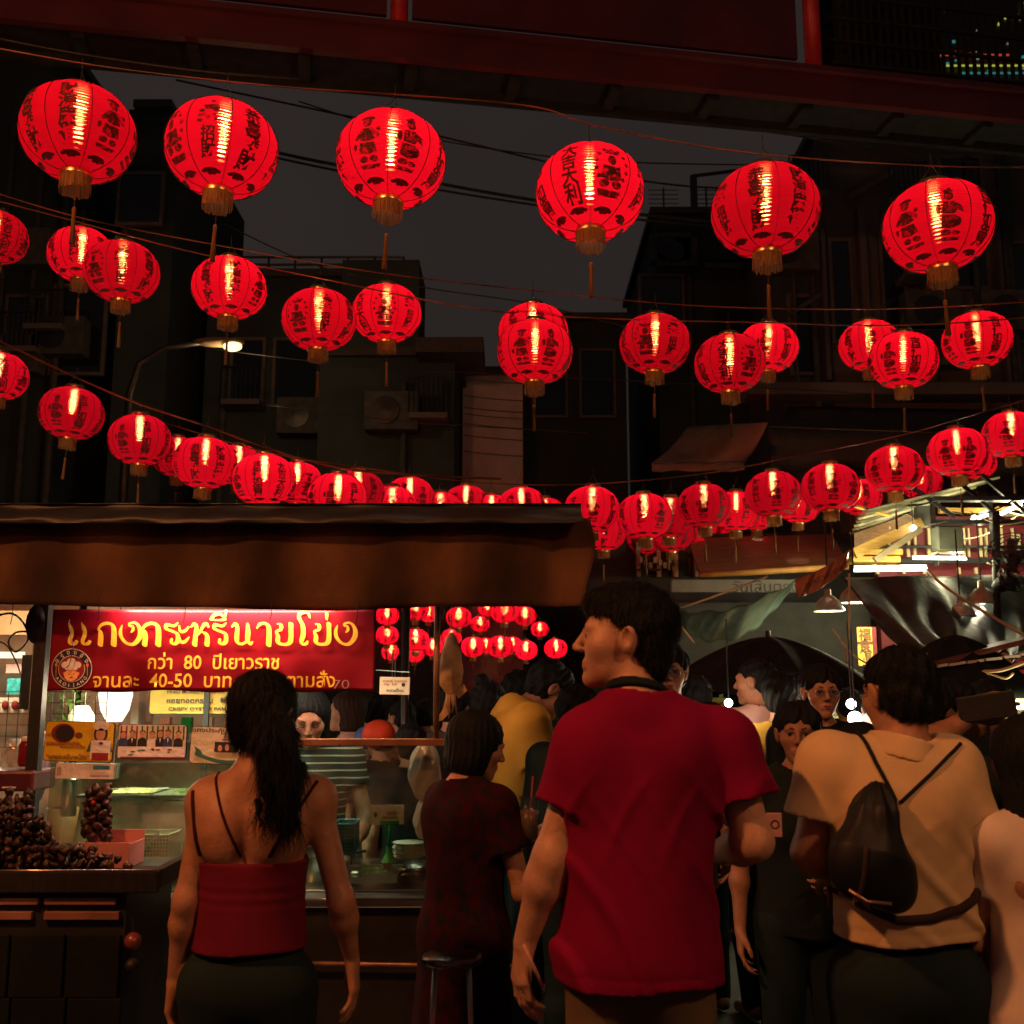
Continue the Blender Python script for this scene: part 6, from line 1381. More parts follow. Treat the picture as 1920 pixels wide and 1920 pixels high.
        def groove(P, c=s.sp):
            return .0045 * np.exp(-((P[:, 0] - c[0]) / .016) ** 2) * (P[:, 1] < 0) * np.clip((P[:, 2] - 1.0) * 8, 0, 1) * np.clip((1.42 - P[:, 2]) * 8, 0, 1)
        body_ = uni(s.torso() + s.shoulders() + s.neck() + s.arms(upto=2) + ext + hs_ + (s.legs() + s.feet() if legs else []) + [(local(s.head, .24, s.headf()), .016)], .05)
        return lambda P: body_(P) + groove(P)
    # ---- clothing fields
    def shirt(s, hem=.88, sleeve=.55, loose=.018, neck=.066, folds=.006, seed=1, neckz=1.47, hemflare=.0, long=False, fold_dir=None, bell=.03):
        g = loose; pr_ = s.torso(g) + s.shoulders(g * .6)
        c = s.sp; wq = (.150 if s.fem else .165) * s.fat
        pr_.append((cone(V3((0, 0, 1.26)) + c * .8, V3((0, 0, hem - .05)), (wq + g) * s.w, wq + g + hemflare, (1, 1.38, 1)), .05))
        base = uni(pr_, .05); sl = []
        for i in (0, 1):
            if sleeve > 1:
                m = s.el[i] + (s.wr[i] - s.el[i]) * (sleeve - 1); sl.append(uni([cone(s.sh[i], s.el[i], .060 + g * .4, .05 + g * .4), cutcone(s.el[i], m, .05 + g * .4, .036 + g * .3)], .03))
            elif sleeve > 0: e = s.sh[i] + (s.el[i] - s.sh[i]) * sleeve; sl.append(cutcone(s.sh[i], e, (.056 + g * .6) * s.arm, (.052 + g * .5 + bell) * s.arm))
        nb = V3((0, -.012, neckz)) + s.sp; nk = s.hp((0, -.03, -.05)); nc = cone(nb - (nk - nb) * .1, nk, neck, neck + .012)
        def f(P):
            d = base(P)
            for q in sl: d = smin(d, q(P), .035)
            if folds:
                d = d + waves(P, seed, 26, folds, 5, (1, 1, .45))
                if fold_dir is not None:
                    a = P @ V3(fold_dir); t = a * 46 + 1.6 * np.sin(P[:, 2] * 7 + seed) + 1.2 * np.sin(P[:, 0] * 11); msk = np.clip((1.40 - P[:, 2]) * 4, 0, 1) * (.35 + .65 * np.clip(.5 + .9 * np.sin(P[:, 0] * 9 + P[:, 2] * 6 + seed), 0, 1)); d = d - (np.maximum(np.sin(t), 0) ** 3) * folds * 2.1 * msk; a2 = P @ V3((-fold_dir[0], fold_dir[1], fold_dir[2] * .7)); d = d - (np.maximum(np.sin(a2 * 58 + 2 * np.sin(P[:, 2] * 9)), 0) ** 4) * folds * 1.3 * np.clip((P[:, 2] - 1.12) * 5, 0, 1) * np.clip((1.36 - P[:, 2]) * 6, 0, 1)
            n_ = nc(P); d = d - .0035 * np.exp(-((n_ - .008) / .009) ** 2) + .002 * np.exp(-((P[:, 2] - hem - .028) / .005) ** 2)      # neck rib and hem seam
            d = np.maximum(d, (hem + .006 * np.sin(P[:, 0] * 21)) - P[:, 2]); d = smax(d, -n_, .004); return d
        return f
    def trousers(s, g=.016, waist=1.0, end=0.0, seed=2, folds=.005):
        pr_ = [ell((0, 0, .95), ((.17 if s.fem else .162) * s.fat + g, .115 * s.fat + g, .12 + g))] + s.legs(g)
        b = uni(pr_, .04)
        def f(P):
            d = b(P) + waves(P, seed, 30, folds, 5, (1, 1, .6)); d = np.maximum(d, P[:, 2] - waist)
            return np.maximum(d, end - P[:, 2]) if end > 0 else np.maximum(d, .05 - P[:, 2])
        return f
    def skirt(s, waist=1.0, end=.1, r=.26, g=.014, seed=2):
        b = uni([ell((0, 0, .95), (.17 * s.fat + g, .12 * s.fat + g, .14)), (cone((0, 0, .95), (0, 0, end - .05), .165 * s.fat + g, r, (1, 1.25, 1)), .04)], .04)
        def f(P):
            an = np.arctan2(P[:, 1], P[:, 0]); return np.maximum(np.maximum(b(P) + .008 * np.sin(an * 9 + P[:, 2] * 3) * np.clip((1 - P[:, 2]) * 2, 0, 1), P[:, 2] - waist), end - P[:, 2])
        return f
    def hair(s, style='short', seed=3):
        cr = ell((0, -.016, .040), (.0825, .104, .087)); big = ell((0, -.022, .038), (.094, .112, .098))
        bn_ = s.hl
        def short(P):
            q = bn_(P); d = smin(cr(q), ell((0, -.052, -.022), (.072, .060, .062))(q), .03)
            an = np.arctan2(q[:, 0], q[:, 1] + .01); d = d - .0035 * np.sin(an * 17 + q[:, 2] * 50 + seed) - .003 * np.sin(q @ V3((60, 45, 90)) + seed)
            lim = .050 - .95 * np.maximum(.055 - q[:, 1], 0); lim = np.maximum(lim, -.066); d = smax(d, lim - q[:, 2], .006)       # hairline falls to the nape
            front = np.minimum(q[:, 1] - .050, .046 - q[:, 2]); d = np.maximum(d, front)
            earc = np.sqrt((q[:, 1] + .006) ** 2 + (q[:, 2] - .002) ** 2) - .030; d = np.maximum(d, np.where(np.abs(q[:, 0]) > .05, -earc, -1))
            return d * s.hs
        def thick(P):
            q = bn_(P); d = smin(big(q), ell((0, -.050, -.026), (.074, .064, .062))(q), .03); an = np.arctan2(q[:, 0], q[:, 1] + .01)
            d = d - .0045 * np.sin(an * 15 + q[:, 2] * 60 + seed) - .004 * np.sin(q @ V3((50, 65, 60)) + seed)
            lim = .042 - 1.1 * np.maximum(.080 - q[:, 1], 0); lim = np.maximum(lim, -.080); d = smax(d, lim - q[:, 2], .006)
            earc = np.sqrt((q[:, 1] - .004) ** 2 + (q[:, 2] + .004) ** 2) - .033; d = np.maximum(d, np.where(np.abs(q[:, 0]) > .05, -earc, -1))
            return d * s.hs
        def longer(P, L=.30, ry=.07):
            q = bn_(P); d = big(q); fall = ell((0, -.045, -.10), (.092, .072, .17 + L * .2)); d = smin(d, fall(q), .04)
            fall2 = ell((0, -.055, -.20 - L * .3), (.088, .05, .12 + L * .25)); d = smin(d, fall2(q), .05)
            an = np.arctan2(q[:, 0], q[:, 1] + .04); d = d - .004 * np.sin(an * 26 + 2 * np.sin(q[:, 2] * 18 + seed))
            face = np.maximum(np.maximum(q[:, 1] * -1 + .030 - .2 * np.maximum(-q[:, 2], 0), q[:, 2] - .058), -1); inner = ell((0, .075, -.03), (.066, .085, .098)); d = smax(d, -inner(q), .008); return d * s.hs
        def bob(P):
            q = bn_(P); d = smin(big(q), ell((0, -.03, -.05), (.098, .085, .10))(q), .04); an = np.arctan2(q[:, 0], q[:, 1] + .04); d = d - .004 * np.sin(an * 22 + 3 * np.sin(q[:, 2] * 20 + seed))
            inner = ell((0, .078, -.03), (.066, .088, .092)); d = smax(d, -inner(q), .008); d = smax(d, -.115 - q[:, 2], .01); return d * s.hs
        def bun(P):
            q = bn_(P); return smin(short(P), (ell((0, -.075, .125), (.042, .042, .036))(q) - .003 * np.sin(q @ V3((130, 90, 120)))) * s.hs, .02)
        return dict(short=short, thick=thick, long=longer, bob=bob, bun=bun)[style]

SKIN = mat('skin', (.50, .27, .17), .5, var=.18, scale=22, bump=.14, bscale=110, spec=.5)
SKIND = mat('tan skin', (.36, .19, .12), .5, var=.18, scale=22, bump=.14, bscale=110, spec=.5)
SKINF = mat('pale skin', (.60, .36, .25), .5, var=.18, scale=22, bump=.14, bscale=110, spec=.5)
HAIR = mat('black hair', (.009, .012, .014), .6, spec=.14, stretch=(1, 1, .25), bump=.6, bscale=130)
HAIRB = mat('brown grey hair', (.035, .022, .016), .6, spec=.2, stretch=(1, 1, .25), bump=.6, bscale=130)
EYEW = mat('eye white', (.33, .29, .27), .2, bump=0); IRIS = mat('dark iris', (.015, .01, .008), .1, bump=0, spec=.8); BROW = mat('eyebrow hair', (.025, .018, .015), .7); LIPM = mat('lip', (.42, .12, .10), .4)
LENS = glass('spectacle glass', (.9, .9, .9), .18, 0)
def cloth(name, col, **k): return mat(name, col, k.pop('rough', .9), sheen=k.pop('sheen', 0), spec=k.pop('spec', .15), var=k.pop('var', .14), bump=k.pop('bump', .12), bscale=k.pop('bscale', 260), **k)
def drape(field, pts, off=.003, y0=-.5, y1=.1, n=8):
    """lay a cord over the back of a field: pts are (x, y, z), y found by marching forward until the surface"""
    P = []
    for i in range(len(pts) - 1):
        for k in range(n): P.append([pts[i][a] + (pts[i + 1][a] - pts[i][a]) * k / n for a in range(3)])
    P.append(list(pts[-1])); P = np.array(P, f32); ys = np.linspace(y0, y1, 240).astype(f32)
    for p in P:
        Q = np.stack([np.full(240, p[0]), ys, np.full(240, p[2])], 1).astype(f32); d = field(Q); hit = np.where(d < off)[0]; p[1] = ys[hit[0]] if len(hit) else p[1]
    for _ in range(2): P[1:-1, 1] = np.minimum(P[1:-1, 1], (P[:-2, 1] + P[2:, 1]) / 2)
    return [Vector([float(v) for v in p]) for p in P]
def strands(root, hairobj, n, ln, seed=1, spread=.25, m=None, down=1.0, zmin=-9, name='loose_strands'):
    """fine loose hairs rooted on the hair mass, lying along it"""
    me = hairobj.data; rr = np.random.RandomState(seed); co = np.zeros(len(me.vertices) * 3, 'f'); no = np.zeros(len(me.vertices) * 3, 'f')
    me.vertices.foreach_get('co', co); me.vertices.foreach_get('normal', no); co = co.reshape(-1, 3); no = no.reshape(-1, 3)
    idx = rr.choice(len(co), n); b = MB()
    for i in idx:
        p = Vector([float(v) for v in co[i]]); nn = Vector([float(v) for v in no[i]])
        if nn.length < .5 or p.z < zmin: continue
        g = Vector((rr.uniform(-.5, .5), rr.uniform(-.5, .5), -down)); t_ = g - nn * g.dot(nn)
        if t_.length < .05: t_ = nn.orthogonal()
        t_.normalize(); s_ = t_.cross(nn).normalized() * .0007; l = ln * rr.uniform(.5, 1.3); k1 = rr.uniform(.05, spread)
        q0 = p - nn * .001; q1 = p + t_ * l * .5 + nn * l * k1 * .7 + s_ * rr.uniform(-6, 6); q2 = p + t_ * l + nn * l * k1 * rr.uniform(.3, 1.4) + s_ * rr.uniform(-14, 14) - Vector((0, 0, l * .15))
        b.add([q0 - s_, q0 + s_, q1 + s_, q1 - s_, q2], [(0, 1, 2, 3), (3, 2, 4)])
    return tag(b.build(name, m or HAIR, root), kind='stuff')
def build_person(label, px, top, Y, face=0, body=None, parts=(), h=.012, hair='short', hairm=HAIR, skin=None, lean=None, group=None, eyes=False, glasses=False, H=None, name='person', legs=True, hh=None):
    """parts: (name, function(Body) -> field, material); top: picture row of the crown"""
    b = Body(**(body or {})); tz = b.head[2] + .117 * b.hs
    zt = at(px, top, Y).z if H is None else H; sc_ = zt / tz
    x = at(px, top, Y).x
    root = thing(name, label, 'person', (x - 0, Y, 0), R(face), group); root.scale = (sc_,) * 3
    lo = (-.62, -.55, 0); hi = (.62, .62, 1.95)
    mn = np.min([b.sh[0], b.sh[1], b.el[0], b.el[1], b.wr[0], b.wr[1], b.head, b.kn[0], b.kn[1]], 0) - .22; mx = np.max([b.sh[0], b.sh[1], b.el[0], b.el[1], b.wr[0], b.wr[1], b.head, b.kn[0], b.kn[1]], 0) + .22
    lo = (min(mn[0], -.25), min(mn[1], -.22), -.01); hi = (max(mx[0], .25), max(mx[1], .25), max(mx[2], 1.6))
    zs_ = b.head[2] - .135 * b.hs; hf = .0034 if h < .006 else .0045 if (eyes or h < .0095) else .0065
    field_obj('body', b.skin(legs), lo, hi, hf, skin or SKIN, root, 1, split=(zs_, h))
    for nm, fn, m, *rest in parts: field_obj(nm, fn(b), rest[0] if rest else lo, rest[1] if len(rest) > 1 else hi, rest[2] if len(rest) > 2 else h, m, root, 1)
    if hair:
        hc = b.head; e = .2; hl_ = (hc[0] - e, hc[1] - e, hc[2] - (.6 if hair == 'long' else .22)); hh_ = (hc[0] + e, hc[1] + e, hc[2] + .22)
        field_obj('hair', b.hair(hair), hl_, hh_, hh or min(h, .008), hairm, root, 1)
    Rm = Matrix([[float(v) for v in r] for r in b.HR]).to_4x4()
    def at_head(o): o.matrix_local = Matrix.Translation([float(v) for v in b.head]) @ Rm @ Matrix.Scale(b.hs, 4) @ o.matrix_local
    if eyes:
        for sx in (-1, 1):
            if eyes == 'down': at_head(MB().tube([(sx * .017, .0875, .002), (sx * .031, .0915, -.0015), (sx * .045, .082, .003)], .0014, 5).build('eyelashes', BROW, root, True))
            else: at_head(MB().ball((sx * .031, .0758, .006), (.0138, .0138, .0085), 12, 8).build('eye', EYEW, root, True)); at_head(MB().ball((sx * .031, .0848, .006), (.0078, .0064, .0078), 10, 6).build('iris', IRIS, root, True))
            at_head(MB().tube([(sx * .014, .094, .026), (sx * .030, .091, .031), (sx * .047, .078, .026)], [.0028, .0036, .0018], 6).build('eyebrow', BROW, root, True))
            at_head(MB().tube([(sx * .016, .089, .0105), (sx * .031, .0925, .0140), (sx * .045, .083, .0095)], .0015, 5).build('eyelashes', BROW, root, True))
        at_head(MB().tube([(-.021, .092, -.056), (-.008, .0975, -.0535), (0, .0970, -.0545), (.008, .0975, -.0535), (.021, .092, -.056)], [.001, .0042, .0036, .0042, .001], 8).build('lips', LIPM, root, True))
        at_head(MB().tube([(-.018, .092, -.060), (0, .0975, -.0655), (.018, .092, -.060)], [.001, .0058, .001], 8).build('lips', LIPM, root, True))
    if glasses:
        g = MB()
        for sx in (-1, 1):
            g.tube([(sx * .033 + .021 * math.cos(q * math.pi / 8), .103, .004 + .016 * math.sin(q * math.pi / 8)) for q in range(17)], .0012, 5, False); g.tube([(sx * .054, .101, .008), (sx * .078, .06, .010), (sx * .080, -.01, .008)], .0014, 5)
        g.tube([(-.012, .104, .008), (0, .108, .010), (.012, .104, .008)], .0012, 5); fr = g.build('spectacles', DARKMETAL if glasses is True else STEEL, root, True); at_head(fr)
        l_ = MB().prism(ell2(-.033, .004, .020, .015, 14), (0, .103, 0), (1, 0, 0), (0, 0, 1), .001).prism(ell2(.033, .004, .020, .015, 14), (0, .103, 0), (1, 0, 0), (0, 0, 1), .001).build('lens', LENS, fr)
    return root, b, sc_
# ================================================================ the people
def loc_of(x, Y, sc_, px, py, dy=0.0, face=0):
    """picture position at distance Y+dy -> the person's own coordinates"""
    p = at(px, py, Y + dy); v = Vector((p.x - x, dy, p.z)); c, s = math.cos(-R(face)), math.sin(-R(face))
    return ((v.x * c - v.y * s) / sc_, (v.x * s + v.y * c) / sc_, v.z / sc_)
def pose(px, top, Y, face=0, headz=1.75):
    x = at(px, top, Y).x; s = at(px, top, Y).z / headz; return lambda qx, qy, dy=0.0: loc_of(x, Y, s, qx, qy, dy, face)
TEE = cloth('red cotton', (.23, .004, .055)); KHAKI = cloth('khaki cotton', (.15, .12, .08)); BLKC = cloth('black cotton', (.013, .022, .026)); NAVYC = cloth('dark navy cotton', (.014, .030, .036))
RIB = cloth('dusky red ribbed cotton', (.16, .012, .040)); POLO = cloth('cream polo cotton', (.78, .60, .36)); WHC = cloth('white cotton', (.74, .66, .60)); YELC = cloth('mustard cotton', (.66, .40, .06)); PNKC = cloth('pink cotton', (.75, .50, .48))

# --- man in the red T-shirt
q = pose(1186, 1108, 2.55)
M1 = dict(w=.99, fat=.86, arm=1.0, sp=(.045, 0, 0), head=(-.018, .02, 1.630), hrot=(80, 4, 0), hs=.985, shL=q(1104, 1402, -.01), shR=q(1358, 1396, 0), elL=q(1036, 1612, -.02), wrL=q(985, 1768, .03), elR=q(1412, 1580, -.02), wrR=q(1340, 1602, .26),
          hdL=(-.12, .12, -1), palm=((1, .35, 0), (0, 0, -1)), curl=(.42, .9), hpL=(-.076, 0, .93), hpR=(.076, 0, .93))
def sweep(b): return b.shirt(hem=.895, sleeve=.56, loose=.020, neck=.074, folds=.0085, seed=4, hemflare=.022, fold_dir=(.86, .2, .55), bell=.018, neckz=1.475)
r1, b1_, s1_ = build_person('tall man in a red T-shirt seen from behind, face turned left, dark neck cord', 1186, 1108, 2.55, 0, M1,
    [('t_shirt', sweep, TEE), ('trousers', lambda b: b.trousers(g=.010, waist=.96, folds=.006), KHAKI)], h=.0048, hair=None, skin=SKINF, eyes=False)
def m1hair(P):
    q_ = b1_.hl(P); d = ell((0, -.020, .046), (.084, .112, .094))(q_); top = ell((0, .026, .090), (.060, .078, .034))(q_); d = smin(d, top, .03); d = smin(d, ell((0, -.056, -.035), (.066, .056, .068))(q_), .03)
    d = d - .0012 * np.sin(q_ @ V3((90, 60, 120))) - .0012 * np.sin(q_ @ V3((-70, 130, 60)))
    lim = np.where(q_[:, 1] > .035, .052 + (q_[:, 1] - .035) * .15, np.maximum(.052 - (.035 - q_[:, 1]) * 1.2, -.098)); d = smax(d, lim - q_[:, 2], .006)
    earc = np.sqrt((q_[:, 1] + .008) ** 2 + (q_[:, 2] - .0) ** 2) - .032; return np.maximum(d, np.where(np.abs(q_[:, 0]) > .05, -earc, -1))
hc = b1_.head; ho = field_obj('hair', m1hair, hc - .2, hc + V3((.2, .2, .2)), .004, HAIR, r1, 1); strands(r1, ho, 5200, .020, 1, .45)
for sx in (-1, 1):
    Rm = Matrix([[float(v) for v in r] for r in b1_.HR]).to_4x4(); Mx = Matrix.Translation([float(v) for v in b1_.head]) @ Rm @ Matrix.Scale(b1_.hs, 4)
    for nm, bb, mm in (('eye', MB().ball((sx * .031, .0765, .006), (.0138, .0138, .0105), 12, 8), EYEW), ('iris', MB().ball((sx * .031, .0855, .006), (.0068, .0062, .0068), 10, 6), IRIS), ('eyebrow', MB().tube([(sx * .014, .094, .026), (sx * .030, .091, .031), (sx * .047, .078, .026)], [.003, .004, .002], 6), BROW)):
        o = bb.build(nm, mm, r1, True); o.matrix_local = Mx
def cord(b, p, n, wd, g, clipf, half=.010):
    base = b.shirt(hem=.8, sleeve=.4, loose=g, neck=.0, folds=0) if clipf == 'shirt' else uni(b.torso(g) + b.shoulders(g) + b.neck(g), .05); pl = plane(p, n)
    return lambda P: np.maximum(base(P), np.abs(pl(P)) - half)
field_obj('neck_cord', cord(b1_, (.010, 0, 1.515), (.12, .40, 1), 0, .010, 'skin', .011), (-.25, -.2, 1.42), (.2, .2, 1.66), .005, BLKC, r1, 1)
t = thing('drinking_straw', 'thin pale straw held low in the red shirted man\'s left hand', 'straw', at(1000, 1815, 2.53)); MB().tube([(-.022, 0, .05), (.022, .01, -.045)], .0045, 8).build('tube', mat('pale pink plastic', (.65, .35, .3), .4), t, True)

# --- woman in the dusky red top
q = pose(488, 1268, 2.75)
sW = at(480, 1268, 2.75).z / 1.75
M2 = dict(fem=True, w=.93, fat=.93, arm=1.0, head=(.012, .015, 1.633), hrot=(-16, -6, 0), hs=1.0, shL=q(390, 1505, 0), shR=q(592, 1500, 0), elL=q(350, 1690, -.02), wrL=q(328, 1838, .02), elR=q(640, 1690, -.02), wrR=q(660, 1800, .06),
          hdL=(-.1, .1, -1), hdR=(.1, .1, -1), curl=(.35, .35), palm=((1, 0, 0), (-1, 0, 0)))
M2['arm'] = .92
def cami(b):
    base = uni(b.torso(.010) + [(cone((0, 0, 1.2), (0, 0, .98), .128, .155, (1, 1.35, 1)), .05)], .05)
    def f(P):
        rib_ = .0014 * np.sin(P[:, 2] * 210) * np.clip((1.24 - P[:, 2]) * 20, 0, 1) * np.clip((P[:, 2] - 1.12) * 20, 0, 1)
        return np.maximum(np.maximum(base(P) + waves(P, 6, 24, .003, 4, (.6, 1, 1.6)) - rib_, 1.035 - P[:, 2] + .004 * np.sin(P[:, 0] * 16)), P[:, 2] - (1.262 + .0 * P[:, 0]))
    return f
def strap(p, n, zlo, zhi, side, half=.007, back=True):
    def mk(b):
        base = uni(b.torso(.0045) + b.shoulders(.0045), .05); pl = plane(p, n)
        def f(P):
            d = np.maximum(base(P), np.abs(pl(P)) - half); d = np.maximum(d, zlo - P[:, 2]); d = np.maximum(d, P[:, 2] - zhi); return np.maximum(d, side * (P[:, 0] - 0)) if False else d
        return f
    return mk
qa, qb, qc, qd, qe, qf_ = q(370, 1480), q(392, 1592), q(408, 1452), q(468, 1592), q(600, 1470), q(520, 1592)
def stp(a, c): # plane through two picture points and parallel to the line of sight
    d = Vector((c[0] - a[0], 0, c[2] - a[2])); n = Vector((d.z, 0, -d.x)).normalized(); return ((a[0] + c[0]) / 2, 0, (a[2] + c[2]) / 2), tuple(n)
STR = cloth('dark strap', (.045, .012, .018))
ps = [('top', cami, RIB), ('trousers', lambda b: b.trousers(g=.010, waist=1.05), NAVYC)]
r2, b2_, s2_ = build_person('woman seen from behind in a dusky red strappy top and dark trousers, long black ponytail', 488, 1268, 2.75, 0, M2, ps, h=.0055, hair=None, skin=SKIN)
_back = b2_.skin()
for a, c, hw in ((q(372, 1480), q(390, 1596), .0065), (q(410, 1448), q(468, 1596), .0045), (q(600, 1462), q(520, 1596), .0055), (q(566, 1520), q(524, 1596), .003)):
    pts = drape(_back, [a, ((a[0] + c[0]) / 2, 0, (a[2] + c[2]) / 2), c]); MB().tube(pts, hw * .8, 8).build('strap', STR, r2, True)
def w_hair(P):
    q_ = b2_.hl(P); d = ell((0, -.018, .044), (.088, .108, .092))(q_); d = smin(d, ell((0, -.03, -.02), (.082, .078, .08))(q_), .03)
    an = np.arctan2(q_[:, 0], q_[:, 1] + .02); d = d - .0030 * np.sin(an * 24 + 1.5 * np.sin(q_[:, 2] * 30))
    d = smax(d, -ell((0, .075, -.03), (.068, .085, .098))(q_), .008); return smax(d, -.085 - q_[:, 2], .01)
pt = [q(500, 1330, -.11), q(520, 1390, -.145), q(528, 1450, -.150), q(522, 1505, -.150), q(500, 1528, -.148), q(545, 1540, -.150)]
pony = uni([cone(pt[0], pt[1], .045, .050), (cone(pt[1], pt[2], .050, .052, (1, 1.25, 1)), .03), (cone(pt[2], pt[3], .050, .036, (1, 1.3, 1)), .03), (cone(pt[3], pt[4], .030, .010), .02), (cone(pt[2], pt[5], .042, .022, (1, 1.3, 1)), .03), (cone(q(490, 1520, -.15), q(478, 1500, -.15), .010, .006), .01)], .03)
def pony2(P): return pony(P) - .0045 * np.sin(P[:, 0] * 210 + 3 * np.sin(P[:, 2] * 16)) + waves(P, 3, 60, .004, 4)
hc = b2_.head; ho = field_obj('hair', w_hair, hc - .2, hc + V3((.2, .2, .2)), .0045, HAIR, r2, 1)
strands(r2, ho, 3000, .045, 2, .18); ho = field_obj('ponytail', pony2, (-.2, -.35, 1.15), (.35, .05, 1.75), .0045, HAIR, r2, 1); strands(r2, ho, 3600, .07, 3, .22)

# --- man in the cream polo shirt with the black cord bag
q = pose(1668, 1218, 2.65)
M3 = dict(w=.93, fat=.92, arm=.98, head=(.028, .03, 1.630), hrot=(12, -4, 0), hs=1.02, shL=q(1552, 1432, 0), shR=q(1782, 1440, 0), elL=q(1516, 1600, .02), wrL=q(1560, 1640, .24), elR=q(1834, 1600, -.02), wrR=q(1852, 1748, .03),
          hdR=(.05, .1, -1), curl=(.6, .30), palm=((0, 0, -1), (-1, .4, 0)))
def polo(b): return b.shirt(hem=1.045, sleeve=.60, loose=.022, neck=.066, folds=.006, seed=12, neckz=1.49, fold_dir=(.55, .2, .8), bell=.018)
def collar(b):
    nb = V3((0, -.016, 1.462)) + b.sp; nk = b.hp((0, -.03, -.05)); a = cone(nb, nb + (nk - nb) * .9, .098, .074); i_ = cone(nb, nb + (nk - nb) * 1.2, .084, .060)
    d = (nk - nb) / np.linalg.norm(nk - nb)
    return lambda P: np.maximum(np.maximum(np.maximum(a(P), -i_(P)), (P - nb) @ d - .064), .004 - (P - nb) @ d)
r3, b3_, s3_ = build_person('man in a cream polo shirt seen from behind carrying a black drawstring bag', 1668, 1218, 2.65, 0, M3,
    [('polo_shirt', polo, POLO), ('collar', collar, POLO, (-.2, -.2, 1.4), (.2, .2, 1.66), .005), ('trousers', lambda b: b.trousers(g=.024, waist=1.08, folds=.006), NAVYC)], h=.0055, hair='short', hairm=HAIR, skin=SKIN, hh=.005, glasses=True)
strands(r3, [c for c in r3.children if c.name.startswith('hair')][0], 4200, .014, 5, .4)
bt, bl_, br_, bb_ = q(1645, 1482, -.145), q(1590, 1640, -.18), q(1690, 1610, -.18), q(1640, 1690, -.18)
bagf = uni([cone(bt, q(1645, 1520, -.16), .012, .045), (cone(q(1642, 1515, -.16), q(1632, 1600, -.185), .045, .092, (1, 1.5, 1)), .04), (cone(q(1600, 1640, -.18), q(1672, 1665, -.18), .050, .055, (1, 1.3, 1)), .05)], .04)
bagobj = thing('drawstring_bag', 'black drawstring bag on the back of the man in the cream polo', 'bag', r3.location); bagobj.scale = r3.scale
_pb3 = polo(b3_)
def sackf(P):
    an = np.arctan2(P[:, 0] - float(bt[0]), P[:, 1] + .16); gather = .006 * np.sin(an * 9) * np.clip((P[:, 2] - float(bt[2]) + .16) * 7, 0, 1)
    return bagf(P) + waves(P, 9, 34, .009, 6) + gather
field_obj('sack', sackf, (-.3, -.4, .95), (.3, .05, 1.55), .005, cloth('black nylon', (.010, .014, .020), rough=.5, spec=.3), bagobj, 1)
MB().tube(drape(lambda P: np.minimum(_pb3(P), bagf(P)), [q(1552, 1650), q(1590, 1682), q(1650, 1706), q(1710, 1702), q(1795, 1676), q(1830, 1650)], .004), .011, 8).build('belt', cloth('bag webbing', (.05, .035, .035)), bagobj, True)
MB().tube([(bagp[0], bagp[1] - .005, bagp[2]) for bagp in (q(1590, 1668, -.215), q(1625, 1690, -.225), q(1670, 1694, -.22))], .004, 6).build('zip', mat('silver zip', (.5, .32, .3), .35, .6), bagobj, True)
_pb3 = polo(b3_)
for a, m_, c in ((q(1604, 1372), q(1618, 1425), q(1644, 1492)), (q(1782, 1392), q(1720, 1437), q(1652, 1494))): MB().tube(drape(_pb3, [a, m_, c], .004), .0048, 8).build('cord', BLKC, bagobj, True)
for a, c in ((q(1562, 1560), q(1556, 1668)),): MB().tube(drape(lambda P: np.minimum(_pb3(P), bagf(P)), [a, c], .003), .006, 8).build('belt', cloth('bag webbing', (.05, .035, .035)), bagobj, True)
# --- woman cut by the right edge
q = pose(1925, 1352, 2.62)
M4 = dict(fem=True, w=.80, fat=.95, arm=.85, head=(0, .02, 1.633), hrot=(-10, 0, 0), elL=(-.15, .10, 1.15), wrL=(-.06, .30, 1.10))
build_person('woman with long black hair in a loose white dress at the right edge', 1925, 1352, 2.62, 14, M4,
    [('dress', lambda b: (lambda P, a=b.shirt(hem=.85, sleeve=.5, loose=.016, neck=.075, folds=.007, seed=8, neckz=1.44, bell=.012), k=b.skirt(1.12, .3, .26): smin(a(P), k(P), .06)), WHC)], h=.008, hair='long', skin=SKIN)
# --- woman in dark patterned dress at the counter
q = pose(872, 1342, 3.5, -50)
PATT = mat('dark flowered cotton', (.009, .013, .015), .9, spec=.08, scale=26, var=.3, col2=(.045, .004, .008), bump=.2, bscale=200)
M5 = dict(fem=True, w=.98, fat=1.0, head=(0, .06, 1.62), hrot=(-16, -16, 0), elR=(.22, .10, 1.12), wrR=(.14, .34, 1.16), sp=(0, .03, 0), shL=(-.16, .03, 1.41), shR=(.16, .03, 1.41), elL=(-.20, .20, 1.17), wrL=(-.10, .44, 1.26), hdR=(-.1, 1, .15), hdL=(.1, 1, .2), curl=(.8, .8), palm=((1, 0, 0), (-1, 0, 0)))
build_person('woman in a dark flowered dress bending over the end of the stall counter', 872, 1342, 3.5, -50, M5,
    [('dress', lambda b: (lambda P, a=b.shirt(hem=.85, sleeve=.5, loose=.018, neck=.07, folds=.005, seed=3), k=b.skirt(1.08, .2, .25): smin(a(P), k(P), .05)), PATT)], h=.009, hair='bob', skin=SKIN)
t = thing('glass_of_tea', 'glass of red iced drink held by the woman in the flowered dress', 'glass', at(992, 1530, 3.4)); MB().lathe([(.001, -.07), (.028, -.07), (.033, .06), (.030, .06), (.026, -.064)], n=20).build('tumbler', glass('tumbler glass'), t, True); MB().lathe([(.001, -.066), (.025, -.066), (.029, .02), (.001, .02)], n=18).build('drink', mat('iced tea', (.30, .10, .08), .2, alpha=.9), t, True)
MB().tube([(0, 0, -.05), (.012, 0, .12)], .003, 6).build('straw', REDP, t, True)

